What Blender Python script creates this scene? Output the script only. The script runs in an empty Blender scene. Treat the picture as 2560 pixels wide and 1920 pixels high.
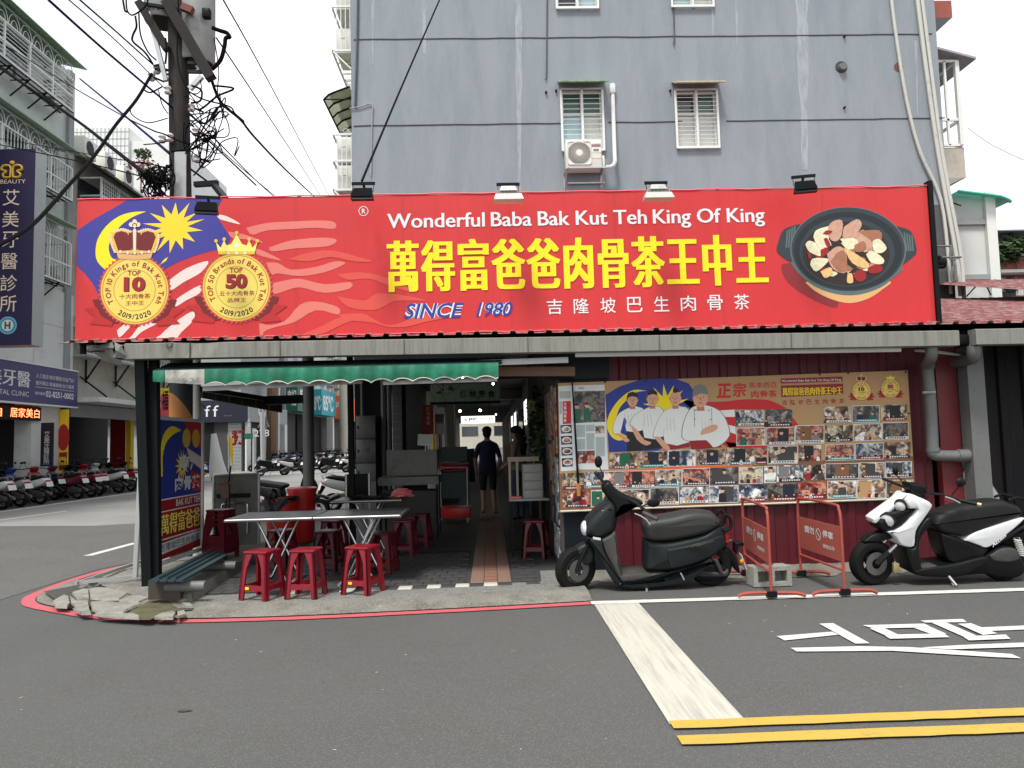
import bpy, bmesh, math, random
from mathutils import Vector, Matrix
random.seed(7)
PI = math.pi
R_ = math.radians
sc = bpy.context.scene
# ---------------------------------------------------------------- camera
FPX, YAW, PITCH, ROLL, EYE = 1900.0, R_(1.74), R_(4.3), R_(1.48), 1.5
_F = Vector((math.sin(YAW)*math.cos(PITCH), math.cos(YAW)*math.cos(PITCH), math.sin(PITCH)))
_R0 = Vector((math.cos(YAW), -math.sin(YAW), 0)); _U0 = _R0.cross(_F)
_R = _R0*math.cos(ROLL) - _U0*math.sin(ROLL)
_U = _U0*math.cos(ROLL) + _R0*math.sin(ROLL)
cam = bpy.data.objects.new('camera', bpy.data.cameras.new('camera'))
sc.collection.objects.link(cam)
cam.matrix_world = Matrix(((_R.x, _U.x, -_F.x, 0), (_R.y, _U.y, -_F.y, 0), (_R.z, _U.z, -_F.z, EYE), (0, 0, 0, 1)))
cam.data.sensor_width = 36; cam.data.lens = FPX/2560*36; cam.data.clip_start = .05; cam.data.clip_end = 3000
sc.camera = cam
# ---------------------------------------------------------------- light
SUN_EL, SUN_AZ = R_(62), R_(205)      # azimuth measured from +Y clockwise: high sun behind the camera, a little left
w = bpy.data.worlds.new('World'); sc.world = w; w.use_nodes = True
nt = w.node_tree; nt.nodes.clear()
o_ = nt.nodes.new('ShaderNodeOutputWorld'); b_ = nt.nodes.new('ShaderNodeBackground')
s_ = nt.nodes.new('ShaderNodeTexSky'); s_.sky_type = 'NISHITA'; s_.sun_disc = False
s_.sun_elevation = SUN_EL; s_.sun_rotation = SUN_AZ; s_.air_density = 1.0; s_.dust_density = 3.5; s_.ozone_density = 1.0
# thin bright cloud over the whole sky, with a few bluer gaps
tc = nt.nodes.new('ShaderNodeTexCoord'); nz = nt.nodes.new('ShaderNodeTexNoise')
nz.inputs['Scale'].default_value = 2.2; nz.inputs['Detail'].default_value = 5
rp = nt.nodes.new('ShaderNodeValToRGB'); rp.color_ramp.elements[0].position = .30; rp.color_ramp.elements[1].position = .62
rp.color_ramp.elements[0].color = (.45, .45, .45, 1); rp.color_ramp.elements[1].color = (.97, .97, .97, 1)
mx = nt.nodes.new('ShaderNodeMix'); mx.data_type = 'RGBA'
mx.inputs['B'].default_value = (9.0, 9.2, 9.5, 1)
nt.links.new(tc.outputs['Generated'], nz.inputs['Vector']); nt.links.new(nz.outputs['Fac'], rp.inputs['Fac'])
nt.links.new(rp.outputs['Color'], mx.inputs['Factor']); nt.links.new(s_.outputs['Color'], mx.inputs['A'])
nt.links.new(mx.outputs['Result'], b_.inputs['Color']); b_.inputs['Strength'].default_value = .062
nt.links.new(b_.outputs['Background'], o_.inputs['Surface'])
sl = bpy.data.lights.new('sun', 'SUN'); sl.energy = 1.5; sl.angle = R_(12); sl.color = (1, .965, .91)
so = bpy.data.objects.new('sun', sl); sc.collection.objects.link(so)
_sd = Vector((math.sin(SUN_AZ)*math.cos(SUN_EL), math.cos(SUN_AZ)*math.cos(SUN_EL), math.sin(SUN_EL)))
so.rotation_euler = _sd.to_track_quat('Z', 'Y').to_euler(); so.location = (-8, -10, 30)
sc.view_settings.view_transform = 'Standard'; sc.view_settings.look = 'None'
sc.view_settings.exposure = 1.36; sc.view_settings.gamma = 1; sc.view_settings.use_curve_mapping = False
sc.cycles.max_bounces = 8; sc.cycles.use_denoising = True
# ---------------------------------------------------------------- pixel helpers (photo pixels, 2560 x 1920)
def ray(px, py): return _F*FPX + _R*(px-1280) - _U*(py-960)
def PY(px, py, y):
    d = ray(px, py); t = y/d.y; return Vector((d.x*t, y, d.z*t+EYE))
def PXX(px, py, x):
    d = ray(px, py); t = x/d.x; return Vector((x, d.y*t, d.z*t+EYE))
def PG(px, py, z=0.0):
    d = ray(px, py); t = (z-EYE)/d.z; return Vector((d.x*t, d.y*t, z))
def crop(x0, y0, s):
    return lambda x, y: (x0+x/s, y0+y/s)
# ---------------------------------------------------------------- mesh helpers
COL = sc.collection
class MB:
    def __init__(s): s.v = []; s.f = []; s.m = []; s.sm = []
    def add(s, vs, fs, mi=0, smooth=False):
        n = len(s.v); s.v += [Vector(q) for q in vs]
        for f in fs: s.f.append([i+n for i in f]); s.m.append(mi); s.sm.append(smooth)
        return s
    def box(s, a, b, mi=0):
        x0, y0, z0 = a; x1, y1, z1 = b
        return s.add([(x0,y0,z0),(x1,y0,z0),(x1,y1,z0),(x0,y1,z0),(x0,y0,z1),(x1,y0,z1),(x1,y1,z1),(x0,y1,z1)],
                     [(0,3,2,1),(4,5,6,7),(0,1,5,4),(1,2,6,5),(2,3,7,6),(3,0,4,7)], mi)
    def bbox(s, a, b, r=.01, mi=0):          # box with chamfered edges
        bm = bmesh.new(); bmesh.ops.create_cube(bm, size=1)
        c = [(a[i]+b[i])/2 for i in range(3)]; d = [abs(b[i]-a[i]) for i in range(3)]
        for v in bm.verts: v.co = Vector([c[i]+v.co[i]*d[i] for i in range(3)])
        bmesh.ops.bevel(bm, geom=bm.edges[:], offset=min(r, min(d)*.45), segments=2, affect='EDGES', profile=.5)
        bm.verts.index_update()
        s.add([v.co for v in bm.verts], [[v.index for v in f.verts] for f in bm.faces], mi, True); bm.free(); return s
    def bar(s, p, q, wx, wz=None, mi=0, up=(0,0,1)):   # box beam from p to q
        p, q = Vector(p), Vector(q); d = (q-p)
        if d.length < 1e-6: return s
        d.normalize(); u = Vector(up)
        if abs(d.dot(u)) > .98: u = Vector((0,1,0)) if abs(d.y) < .9 else Vector((1,0,0))
        a = d.cross(u).normalized()*wx/2; b = a.cross(d).normalized()*(wz if wz else wx)/2
        vs = [p-a-b, p+a-b, p+a+b, p-a+b, q-a-b, q+a-b, q+a+b, q-a+b]
        return s.add(vs, [(0,1,2,3),(7,6,5,4),(0,4,5,1),(1,5,6,2),(2,6,7,3),(3,7,4,0)], mi)
    def tube(s, pts, r, n=8, mi=0, cap=True, closed=False):
        pts = [Vector(p) for p in pts]; k = len(pts)
        rr = r if isinstance(r, (list, tuple)) else [r]*k
        vs = []; prev = None
        for i, p in enumerate(pts):
            if closed: t = pts[(i+1) % k]-pts[i-1]
            else: t = pts[min(i+1, k-1)]-pts[max(i-1, 0)]
            if t.length < 1e-9: t = Vector((0,0,1))
            t.normalize()
            if prev is None:
                u = Vector((0,0,1)) if abs(t.z) < .9 else Vector((1,0,0)); a = t.cross(u).normalized()
            else:
                a = prev-t*prev.dot(t)
                a = a.normalized() if a.length > 1e-6 else t.orthogonal().normalized()
            prev = a; b = t.cross(a)
            for j in range(n):
                g = 2*PI*j/n; vs.append(p+(a*math.cos(g)+b*math.sin(g))*rr[i])
        fs = []
        for i in range(k if closed else k-1):
            i2 = (i+1) % k
            for j in range(n):
                j2 = (j+1) % n; fs.append((i*n+j, i*n+j2, i2*n+j2, i2*n+j))
        if cap and not closed: fs.append(tuple(range(n))[::-1]); fs.append(tuple((k-1)*n+j for j in range(n)))
        return s.add(vs, fs, mi, True)
    def lathe(s, prof, c, axis='z', n=24, mi=0, smooth=True, ang=2*PI):   # prof: (radius, height)
        vs = []; fs = []; k = len(prof); c = Vector(c); full = abs(ang-2*PI) < 1e-6
        m = n if full else n+1
        for j in range(m):
            g = ang*j/n
            for r, h in prof:
                x, y = r*math.cos(g), r*math.sin(g)
                vs.append(c+(Vector((x, y, h)) if axis == 'z' else Vector((x, h, y)) if axis == 'y' else Vector((h, x, y))))
        for j in range(n):
            j2 = (j+1) % m
            for i in range(k-1): fs.append((j*k+i, j2*k+i, j2*k+i+1, j*k+i+1))
        return s.add(vs, fs, mi, smooth)
    def poly(s, pts, mi=0): return s.add(pts, [tuple(range(len(pts)))], mi)
    def prism(s, pts, d, mi=0):               # polygon extruded along vector d
        n = len(pts); d = Vector(d); a = [Vector(p) for p in pts]
        fs = [tuple(range(n)), tuple(range(2*n-1, n-1, -1))]+[(i, n+i, n+(i+1) % n, (i+1) % n) for i in range(n)]
        return s.add(a+[p+d for p in a], fs, mi)
    def puff(s, out, W, D, R, mi=0, wf=None, n=4, y0=0.0, both=True):
        """rounded solid from a side outline [(x,z)]: half width W about y0, edges rounded over D in plane and R in depth"""
        m = len(out); o = [Vector((p[0], p[1])) for p in out]
        area = sum(o[i].x*o[(i+1) % m].y-o[(i+1) % m].x*o[i].y for i in range(m))
        if area < 0: o.reverse()
        nr = []
        for i in range(m):
            e1 = (o[i]-o[i-1]); e2 = (o[(i+1) % m]-o[i])
            a = Vector((-e1.y, e1.x)); b = Vector((-e2.y, e2.x))
            a = a.normalized() if a.length > 1e-9 else Vector((0, 0)); b = b.normalized() if b.length > 1e-9 else a
            q = a+b; q = q.normalized() if q.length > 1e-6 else a
            nr.append(q)
        rings = []
        for k in range(n+1):
            t = PI/2*k/n
            rings.append((D*(1-math.cos(t)), W-R+R*math.sin(t)))
        def ring(ins, y, sg):
            r = []
            for i in range(m):
                q = o[i]+nr[i]*ins; f = wf(q.x, q.y) if wf else 1
                r.append(Vector((q.x, y0+sg*y*f, q.y)))
            return r
        seq = [ring(i_, y_, 1) for i_, y_ in reversed(rings)]+[ring(i_, y_, -1) for i_, y_ in rings]
        vs = [p for r in seq for p in r]; fs = []
        for k in range(len(seq)-1):
            for i in range(m):
                i2 = (i+1) % m; fs.append((k*m+i, k*m+i2, (k+1)*m+i2, (k+1)*m+i))
        fs.append(tuple(range(m))[::-1]); L = (len(seq)-1)*m; fs.append(tuple(L+i for i in range(m)))
        return s.add(vs, fs, mi, True)
    def sphere(s, c, r, n=12, mi=0):
        r = r if isinstance(r, (tuple, list)) else (r, r, r); c = Vector(c); vs = []; fs = []; h = n//2+1
        for i in range(h+1):
            t = PI*i/h
            for j in range(n):
                g = 2*PI*j/n; vs.append(c+Vector((r[0]*math.sin(t)*math.cos(g), r[1]*math.sin(t)*math.sin(g), r[2]*math.cos(t))))
        for i in range(h):
            for j in range(n): fs.append((i*n+j, (i+1)*n+j, (i+1)*n+(j+1) % n, i*n+(j+1) % n))
        return s.add(vs, fs, mi, True)
    def build(s, name, mats, parent=None, world=True, sharp=40, kind=None):
        me = bpy.data.meshes.new(name)
        vs = s.v
        if parent is not None and world:
            iv = WM[parent.name].inverted(); vs = [iv @ p for p in vs]
        me.from_pydata([tuple(p) for p in vs], [], s.f)
        for q in (mats if isinstance(mats, (list, tuple)) else [mats]): me.materials.append(MT[q] if isinstance(q, str) else q)
        for i, pl in enumerate(me.polygons): pl.material_index = s.m[i]; pl.use_smooth = s.sm[i]
        if any(s.sm):
            bm = bmesh.new(); bm.from_mesh(me); bmesh.ops.recalc_face_normals(bm, faces=bm.faces); bm.to_mesh(me); bm.free()
            me.update(); me.set_sharp_from_angle(angle=R_(sharp))
        return link(name, me, parent, kind)
WM = {}
def link(name, me, parent=None, kind=None):
    o = bpy.data.objects.new(name, me); COL.objects.link(o)
    if parent is not None: o.parent = parent; WM[o.name] = WM[parent.name]
    else: WM[o.name] = Matrix()
    if kind: o['kind'] = kind
    return o
def tag(o, label, cat=None, group=None):
    o['label'] = label
    if cat: o['category'] = cat
    if group: o['group'] = group
    return o
def thing(name, label, cat, loc=(0,0,0), rz=0, group=None):
    o = bpy.data.objects.new(name, None); COL.objects.link(o); o.empty_display_size = .1
    o.location = loc; o.rotation_euler = (0, 0, rz); WM[o.name] = Matrix.Translation(Vector(loc)) @ Matrix.Rotation(rz, 4, 'Z')
    return tag(o, label, cat, group)
def kids(o): return [c for c in bpy.data.objects if c.parent is o]
def dup(root, loc, rz, label, group=None, mats=None, skip=()):
    """copy a thing with its parts and sub-parts; mats: {part name: material name}"""
    r = root.copy(); COL.objects.link(r); r.location = loc; r.rotation_euler = (0, 0, rz); r['label'] = label
    if group: r['group'] = group
    WM[r.name] = Matrix.Translation(Vector(loc)) @ Matrix.Rotation(rz, 4, 'Z')
    def cp(o, par):
        for ch in CH.setdefault(o.name, kids(o)):
            base = ch.name.split('.')[0]
            if base in skip: continue
            c = ch.copy(); COL.objects.link(c); c.parent = par; WM[c.name] = WM[par.name]
            if mats and base in mats:
                c.material_slots[0].link = 'OBJECT'; c.material_slots[0].material = MT[mats[base]]
            cp(ch, c)
    cp(root, r)
    return r
CH = {}
# ---------------------------------------------------------------- materials
MT = {}
def nd(t, k, **kw):
    n = t.nodes.new(k)
    for a, b in kw.items(): setattr(n, a, b)
    return n
def mat(name, col, rough=.6, metal=0.0, var=.12, vs=6.0, bump=0.0, bs=60.0, spec=.5, emit=None, es=1.0, alpha=None, trans=0, dirt=None, dscale=2.0, dlo=.5, dhi=.7, col2=None, stretch=None, coat=0, speck=None):
    m = bpy.data.materials.new(name); m.use_nodes = True; t = m.node_tree; p = t.nodes['Principled BSDF']; L = t.links.new
    p.inputs['Roughness'].default_value = rough; p.inputs['Metallic'].default_value = metal
    p.inputs['Specular IOR Level'].default_value = spec; p.inputs['Coat Weight'].default_value = coat
    c = (*col, 1)
    t_c = nd(t, 'ShaderNodeTexCoord'); src = t_c.outputs['Object']
    if stretch:
        mp = nd(t, 'ShaderNodeMapping'); mp.inputs['Scale'].default_value = stretch; L(src, mp.inputs['Vector']); src = mp.outputs['Vector']
    out = None
    if var > 0:
        n = nd(t, 'ShaderNodeTexNoise'); n.inputs['Scale'].default_value = vs; n.inputs['Detail'].default_value = 6; n.inputs['Roughness'].default_value = .62
        L(src, n.inputs['Vector'])
        x = nd(t, 'ShaderNodeMix', data_type='RGBA'); L(n.outputs['Fac'], x.inputs['Factor'])
        if col2: x.inputs['A'].default_value = c; x.inputs['B'].default_value = (*col2, 1)
        else:
            x.inputs['A'].default_value = (*[q*(1-var) for q in col], 1); x.inputs['B'].default_value = (*[min(1, q*(1+var)) for q in col], 1)
        out = x.outputs['Result']
    if dirt:
        n = nd(t, 'ShaderNodeTexNoise'); n.inputs['Scale'].default_value = dscale; n.inputs['Detail'].default_value = 8; n.inputs['Roughness'].default_value = .7
        L(src, n.inputs['Vector'])
        r = nd(t, 'ShaderNodeMapRange'); r.inputs['From Min'].default_value = dlo; r.inputs['From Max'].default_value = dhi
        L(n.outputs['Fac'], r.inputs['Value'])
        x = nd(t, 'ShaderNodeMix', data_type='RGBA'); L(r.outputs['Result'], x.inputs['Factor']); x.inputs['B'].default_value = (*dirt, 1)
        if out: L(out, x.inputs['A'])
        else: x.inputs['A'].default_value = c
        out = x.outputs['Result']
    if speck:                                 # small stones: (scale, colour, amount)
        vv = nd(t, 'ShaderNodeTexVoronoi'); vv.inputs['Scale'].default_value = speck[0]; L(t_c.outputs['Object'], vv.inputs['Vector'])
        sp = nd(t, 'ShaderNodeSeparateColor'); L(vv.outputs['Color'], sp.inputs['Color'])
        r = nd(t, 'ShaderNodeMapRange'); r.inputs['From Min'].default_value = 1-speck[2]; r.inputs['From Max'].default_value = 1.0
        L(sp.outputs['Red'], r.inputs['Value'])
        x = nd(t, 'ShaderNodeMix', data_type='RGBA'); L(r.outputs['Result'], x.inputs['Factor']); x.inputs['B'].default_value = (*speck[1], 1)
        if out: L(out, x.inputs['A'])
        else: x.inputs['A'].default_value = c
        out = x.outputs['Result']
    if out: L(out, p.inputs['Base Color'])
    else: p.inputs['Base Color'].default_value = c
    if bump > 0:
        n = nd(t, 'ShaderNodeTexNoise'); n.inputs['Scale'].default_value = bs; n.inputs['Detail'].default_value = 4; L(src, n.inputs['Vector'])
        b = nd(t, 'ShaderNodeBump'); b.inputs['Strength'].default_value = bump; b.inputs['Distance'].default_value = .02
        L(n.outputs['Fac'], b.inputs['Height']); L(b.outputs['Normal'], p.inputs['Normal'])
    if emit: p.inputs['Emission Color'].default_value = (*emit, 1); p.inputs['Emission Strength'].default_value = es
    if alpha is not None: p.inputs['Alpha'].default_value = alpha
    if trans: p.inputs['Transmission Weight'].default_value = trans
    MT[name] = m; return m
def srgb(r, g, b, k=1.0):
    f = lambda c: ((c/255+.055)/1.055)**2.4 if c > 10 else c/255/12.92
    return (f(r)*k, f(g)*k, f(b)*k)
# ---------------------------------------------------------------- lettering
TX = {}
def glyphs(txt, bold=0.0, space=1.0):
    """flat outline mesh of a text, unit em, centred on its bounding box"""
    key = (txt, bold, space)
    if key in TX: return TX[key]
    cu = bpy.data.curves.new('lettering', 'FONT'); cu.body = txt; cu.size = 1; cu.offset = bold; cu.space_character = space; cu.resolution_u = 3
    ob = bpy.data.objects.new('lettering', cu)
    me = bpy.data.meshes.new_from_object(ob)
    vs = [Vector((v.co.x, v.co.y)) for v in me.vertices]; fs = [tuple(p.vertices) for p in me.polygons]
    bpy.data.objects.remove(ob); bpy.data.meshes.remove(me); bpy.data.curves.remove(cu)
    if vs:
        x0 = min(v.x for v in vs); x1 = max(v.x for v in vs); y0 = min(v.y for v in vs); y1 = max(v.y for v in vs)
    else: x0 = x1 = y0 = y1 = 0
    TX[key] = (vs, fs, (x0, x1, y0, y1)); return TX[key]
def text_in(mb, txt, o, u, v, w, h, mi=0, bold=0.0, lift=(0,0,0), shear=0.0, fat=0.0, space=1.0):
    """lettering fitted into a rectangle: lower-left corner o, unit axes u (right) and v (up), width w, height h; fat: widens the upright strokes"""
    vs, fs, (x0, x1, y0, y1) = glyphs(txt, bold, space)
    if not vs: return mb
    o, u, v, lift = Vector(o), Vector(u), Vector(v), Vector(lift); nn = (lift.normalized() if lift.length else u.cross(v).normalized())*.0006
    sx = w/(x1-x0+2*fat); sy = h/(y1-y0)
    for k, d in enumerate(([-fat, -fat/3, fat/3, fat] if fat else [0])):
        mb.add([o+u*((p.x-x0+fat+d)*sx+shear*(p.y-y0)*sy)+v*((p.y-y0)*sy)+lift+nn*k for p in vs], fs, mi)
    return mb
# ================================================================ materials
mat('asphalt', (.086,.087,.084), .8, var=.17, vs=.55, bump=.35, bs=150, spec=.3, speck=(170,(.14,.138,.13),.3), dirt=(.082,.082,.070), dscale=1.6, dlo=.48, dhi=.75)
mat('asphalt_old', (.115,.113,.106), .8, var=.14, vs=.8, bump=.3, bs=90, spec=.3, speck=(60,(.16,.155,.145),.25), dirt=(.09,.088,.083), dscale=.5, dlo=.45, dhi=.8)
mat('road_pale', (.27,.265,.25), .8, var=.12, vs=.8, bump=.2, bs=60, dirt=(.19,.186,.175), dscale=.35, dlo=.42, dhi=.75, spec=.3)  # paler road colour for the far part of the side street
mat('paint_white', (.60,.595,.55), .65, var=.06, vs=9, dirt=(.33,.32,.30), dscale=14, dlo=.54, dhi=.80, bump=.25, bs=120)
mat('paint_stop', (.50,.485,.415), .7, var=.10, vs=9, dirt=(.26,.25,.225), dscale=3.2, dlo=.46, dhi=.78, stretch=(9,.35,1), bump=.25, bs=120)
mat('paint_yellow', (.48,.33,.055), .65, var=.10, vs=9, dirt=(.27,.20,.07), dscale=14, dlo=.55, dhi=.85, bump=.25, bs=120)
mat('paint_red', (.50,.10,.115), .65, var=.08, vs=9, dirt=(.28,.08,.08), dscale=8, dlo=.54, dhi=.85, bump=.2, bs=120)
mat('concrete', (.185,.178,.15), .9, var=.3, vs=5, bump=.55, bs=40, dirt=(.085,.082,.068), dscale=3.5, dlo=.45, dhi=.72, speck=(120,(.33,.32,.28),.12))
mat('concrete_chip', (.27,.262,.225), .9, var=.3, vs=7, bump=.6, bs=50, dirt=(.13,.125,.10), dscale=6, dlo=.48, dhi=.72)
mat('crack_dirt', (.06,.058,.05), .95, var=.3, vs=12, bump=.6, bs=60)
mat('moss_dirt', (.105,.10,.045), .95, var=.4, vs=9, bump=.8, bs=60, dirt=(.05,.045,.03), dscale=6)
mat('terrazzo', (.15,.15,.14), .85, var=.15, vs=8, bump=.5, bs=180, speck=(110,(.34,.335,.31),.45))
mat('tile_dark', (.050,.049,.047), .6, var=.25, vs=3, bump=.2, bs=60, dirt=(.08,.06,.05), dscale=2.5, dlo=.55, dhi=.8)
mat('tile_orange', (.235,.115,.08), .65, var=.25, vs=6, bump=.2, bs=60)
mat('tile_tan', (.20,.15,.115), .65, var=.25, vs=6, bump=.2, bs=60)
mat('tile_white', (.52,.50,.43), .6, var=.08, vs=6)
mat('grout', (.04,.039,.037), .9, var=.2)
# gray building
mat('wall_gray', srgb(152,160,166,.82), .8, var=.10, vs=1.1, stretch=(1.6,1.6,.35), bump=.35, bs=14, dirt=srgb(136,146,153,.82), dscale=.9, dlo=.45, dhi=.7, spec=.3)
mat('wall_base', (.075,.078,.08), .8, var=.2, vs=2, bump=.3, bs=20, dirt=(.11,.11,.11), dscale=3)
mat('stain_white', (.37,.40,.425), .85, var=.25, vs=3, stretch=(4,4,.6), dirt=srgb(152,160,166,.82), dscale=3, dlo=.40, dhi=.58)
mat('groove', (.045,.048,.055), .9, var=.2)
mat('white_frame', (.72,.73,.69), .45, var=.08, vs=9, dirt=(.45,.42,.34), dscale=9, dlo=.6, dhi=.8)
mat('steel_bar', (.62,.62,.58), .4, .2, var=.12, vs=12)
mat('hood_green', (.22,.34,.21), .6, var=.3, vs=9, dirt=(.10,.13,.07), dscale=6)
mat('hood_tan', (.46,.40,.27), .6, var=.25, vs=9, dirt=(.25,.22,.15), dscale=6)
mat('glass_dark', (.03,.036,.04), .08, var=0, spec=.8)
mat('glass_green', (.05,.12,.085), .12, var=.3, vs=4, spec=.7)
mat('glass_cyan', (.42,.58,.62), .2, var=.2, vs=2, spec=.6)
mat('curtain', (.62,.64,.60), .85, var=.1, vs=5)
mat('ac_white', (.70,.69,.63), .5, var=.05, vs=8, dirt=(.45,.43,.36), dscale=5, dlo=.6, dhi=.8)
mat('black_metal', (.007,.0075,.009), .5, var=.3, vs=10, spec=.12)
mat('black_iron', (.007,.009,.010), .5, .0, var=.4, vs=18, dirt=(.06,.06,.055), dscale=16, dlo=.66, dhi=.8, spec=.12)
mat('black_plastic', (.006,.0065,.0075), .45, var=.2, vs=10, spec=.12)
mat('maroon_logo', (.22,.02,.05), .5, var=0)
mat('pvc', (.50,.51,.46), .5, var=.12, vs=6, dirt=(.30,.29,.24), dscale=6, dlo=.55, dhi=.8)
mat('pvc_gray', (.13,.135,.13), .5, var=.15, vs=6, dirt=(.06,.055,.05), dscale=14, dlo=.58, dhi=.75)
mat('canopy_yellow', (.62,.68,.36), .35, var=.1, vs=3, trans=.25)
mat('canopy_green', (.05,.48,.30), .35, var=.1, vs=3, trans=.2)
mat('rust_hole', (.18,.06,.055), .9, var=.3)
mat('floodlight_gray', (.42,.43,.40), .5, .2, var=.1, vs=10, dirt=(.22,.23,.19), dscale=7, dlo=.5, dhi=.75)
# shop
mat('galvanized', (.235,.235,.205), .55, .25, var=.3, vs=7, stretch=(5,5,.35), bump=.12, bs=8, dirt=(.12,.115,.095), dscale=3, dlo=.48, dhi=.78)
mat('red_sheet', (.088,.008,.014), .5, var=.25, vs=2.5, stretch=(2,2,.5), dirt=(.05,.008,.011), dscale=3, dlo=.48, dhi=.8, spec=.35)
mat('red_post', (.15,.017,.02), .5, var=.2, vs=4)
mat('dark_sheet', (.009,.0085,.011), .5, var=.3, vs=2.5, stretch=(2,2,.5), dirt=(.022,.012,.012), dscale=3, spec=.22)
mat('navy_sheet', (.006,.010,.014), .5, var=.2, vs=3, spec=.22)
mat('roof_red', (.21,.055,.06), .6, var=.3, vs=4, stretch=(3,.5,1), dirt=(.40,.32,.29), dscale=9, dlo=.45, dhi=.7, bump=.3, bs=30)
mat('awning_green', (.004,.165,.085), .6, var=.25, vs=4, dirt=(.005,.085,.05), dscale=3, dlo=.45, dhi=.7, bump=.3, bs=10)
mat('awning_patch', (.42,.41,.36), .8, var=.2, vs=6, dirt=(.22,.21,.18), dscale=7, bump=.4, bs=12)
mat('awning_edge', (.55,.52,.42), .7, var=.1)
mat('tarp_dark', (.010,.035,.032), .6, var=.3, vs=4)
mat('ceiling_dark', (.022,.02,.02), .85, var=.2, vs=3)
mat('wood_dark', (.05,.038,.03), .75, var=.3, vs=6, stretch=(4,4,.6))
mat('wood_brown', (.17,.10,.06), .7, var=.3, vs=6, stretch=(4,4,.6))
mat('alu', (.46,.47,.46), .4, .6, var=.12, vs=10)
mat('stainless', (.30,.30,.28), .35, .7, var=.2, vs=4, dirt=(.16,.16,.145), dscale=5)
mat('stainless_top', (.085,.085,.08), .33, .5, var=.35, vs=5, dirt=(.03,.03,.028), dscale=5, dlo=.42, dhi=.66)
mat('chrome', (.40,.40,.40), .25, 1.0, var=0)
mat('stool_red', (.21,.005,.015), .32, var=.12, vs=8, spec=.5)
mat('stool_red_shaded', (.10,.004,.010), .38, var=.15, vs=8, spec=.4)  # same stool red, with the shade under the roof put into the colour
mat('bin_red', (.62,.022,.016), .35, var=.1, vs=6)
mat('bin_bag', (.008,.008,.012), .28, var=.3, vs=9, bump=.7, bs=25)
mat('barrier_red', (.33,.058,.038), .6, var=.18, vs=9, dirt=(.17,.04,.03), dscale=12, dlo=.5, dhi=.75)
mat('barrier_panel', (.36,.085,.062), .6, var=.14, vs=5, dirt=(.27,.095,.08), dscale=5, dlo=.5, dhi=.8)
mat('cinder', (.30,.295,.26), .95, var=.25, vs=14, bump=.7, bs=80)
mat('board_blue', (.018,.04,.047), .5, var=.25, vs=6, stretch=(1,4,1))
mat('styrofoam', (.72,.72,.70), .8, var=.06)
mat('rope', (.35,.33,.28), .9, var=.2)
# print colours
def ink(n, r, g, b, k=1.0, **kw):
    a = dict(rough=.55, var=.05, vs=3, bump=.06, bs=5); a.update(kw); mat(n, srgb(r, g, b, k), **a)
ink('ink_red', 205, 26, 34, .9); ink('ink_red_dk', 150, 16, 26); ink('ink_white', 240, 240, 240, .85); ink('ink_yellow', 252, 226, 8, .92)
ink('ink_blue', 32, 52, 140); ink('ink_violet', 70, 52, 132); ink('ink_gold', 222, 182, 62); ink('ink_gold_lt', 246, 226, 110); ink('ink_star', 244, 204, 34)
ink('ink_maroon', 140, 18, 30); ink('ink_peach', 240, 140, 104); ink('ink_cream', 240, 205, 178); ink('ink_stripe', 232, 205, 198)
ink('ink_black', 18, 20, 22); ink('ink_pot', 38, 50, 54, rough=.35); ink('ink_pot_lt', 88, 102, 104); ink('ink_pot_rim', 22, 30, 34); ink('ink_straw', 214, 168, 110)
ink('ink_soup', 40, 24, 18, var=.4, vs=24); ink('ink_meat', 196, 150, 128, var=.4, vs=24); ink('ink_meat2', 160, 104, 78, var=.4, vs=24); ink('ink_mush', 232, 216, 180, var=.4, vs=24); ink('ink_garlic', 226, 178, 120, var=.4, vs=24); ink('ink_ribbon', 178, 26, 26); ink('ink_ribbon_dk', 110, 14, 16)
ink('ink_scallop', 196, 70, 70); ink('ink_shadow', 132, 30, 34); ink('ink_orange', 236, 96, 40); ink('ink_tan', 178, 142, 96); ink('ink_tan_dk', 124, 84, 52); ink('ink_skin', 214, 160, 130); ink('ink_skin_dk', 176, 120, 92); ink('ink_hair', 22, 18, 18)
ink('ink_navy', 18, 26, 46); ink('ink_teal', 20, 150, 160); ink('ink_green', 20, 96, 70); ink('ink_gray', 120, 120, 120); ink('ink_paper', 226, 230, 230, .9); ink('ink_purple', 34, 26, 66); ink('ink_purple_lt', 66, 60, 112); ink('ink_beige', 236, 214, 190)
ink('ink_pinkish', 236, 84, 96); ink('ink_sky', 120, 170, 210); ink('ink_jacket', 236, 238, 232, .9); ink('ink_newsgray', 168, 178, 176, var=.35, vs=90)
ink('ink_char', 60, 58, 58)
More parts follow.
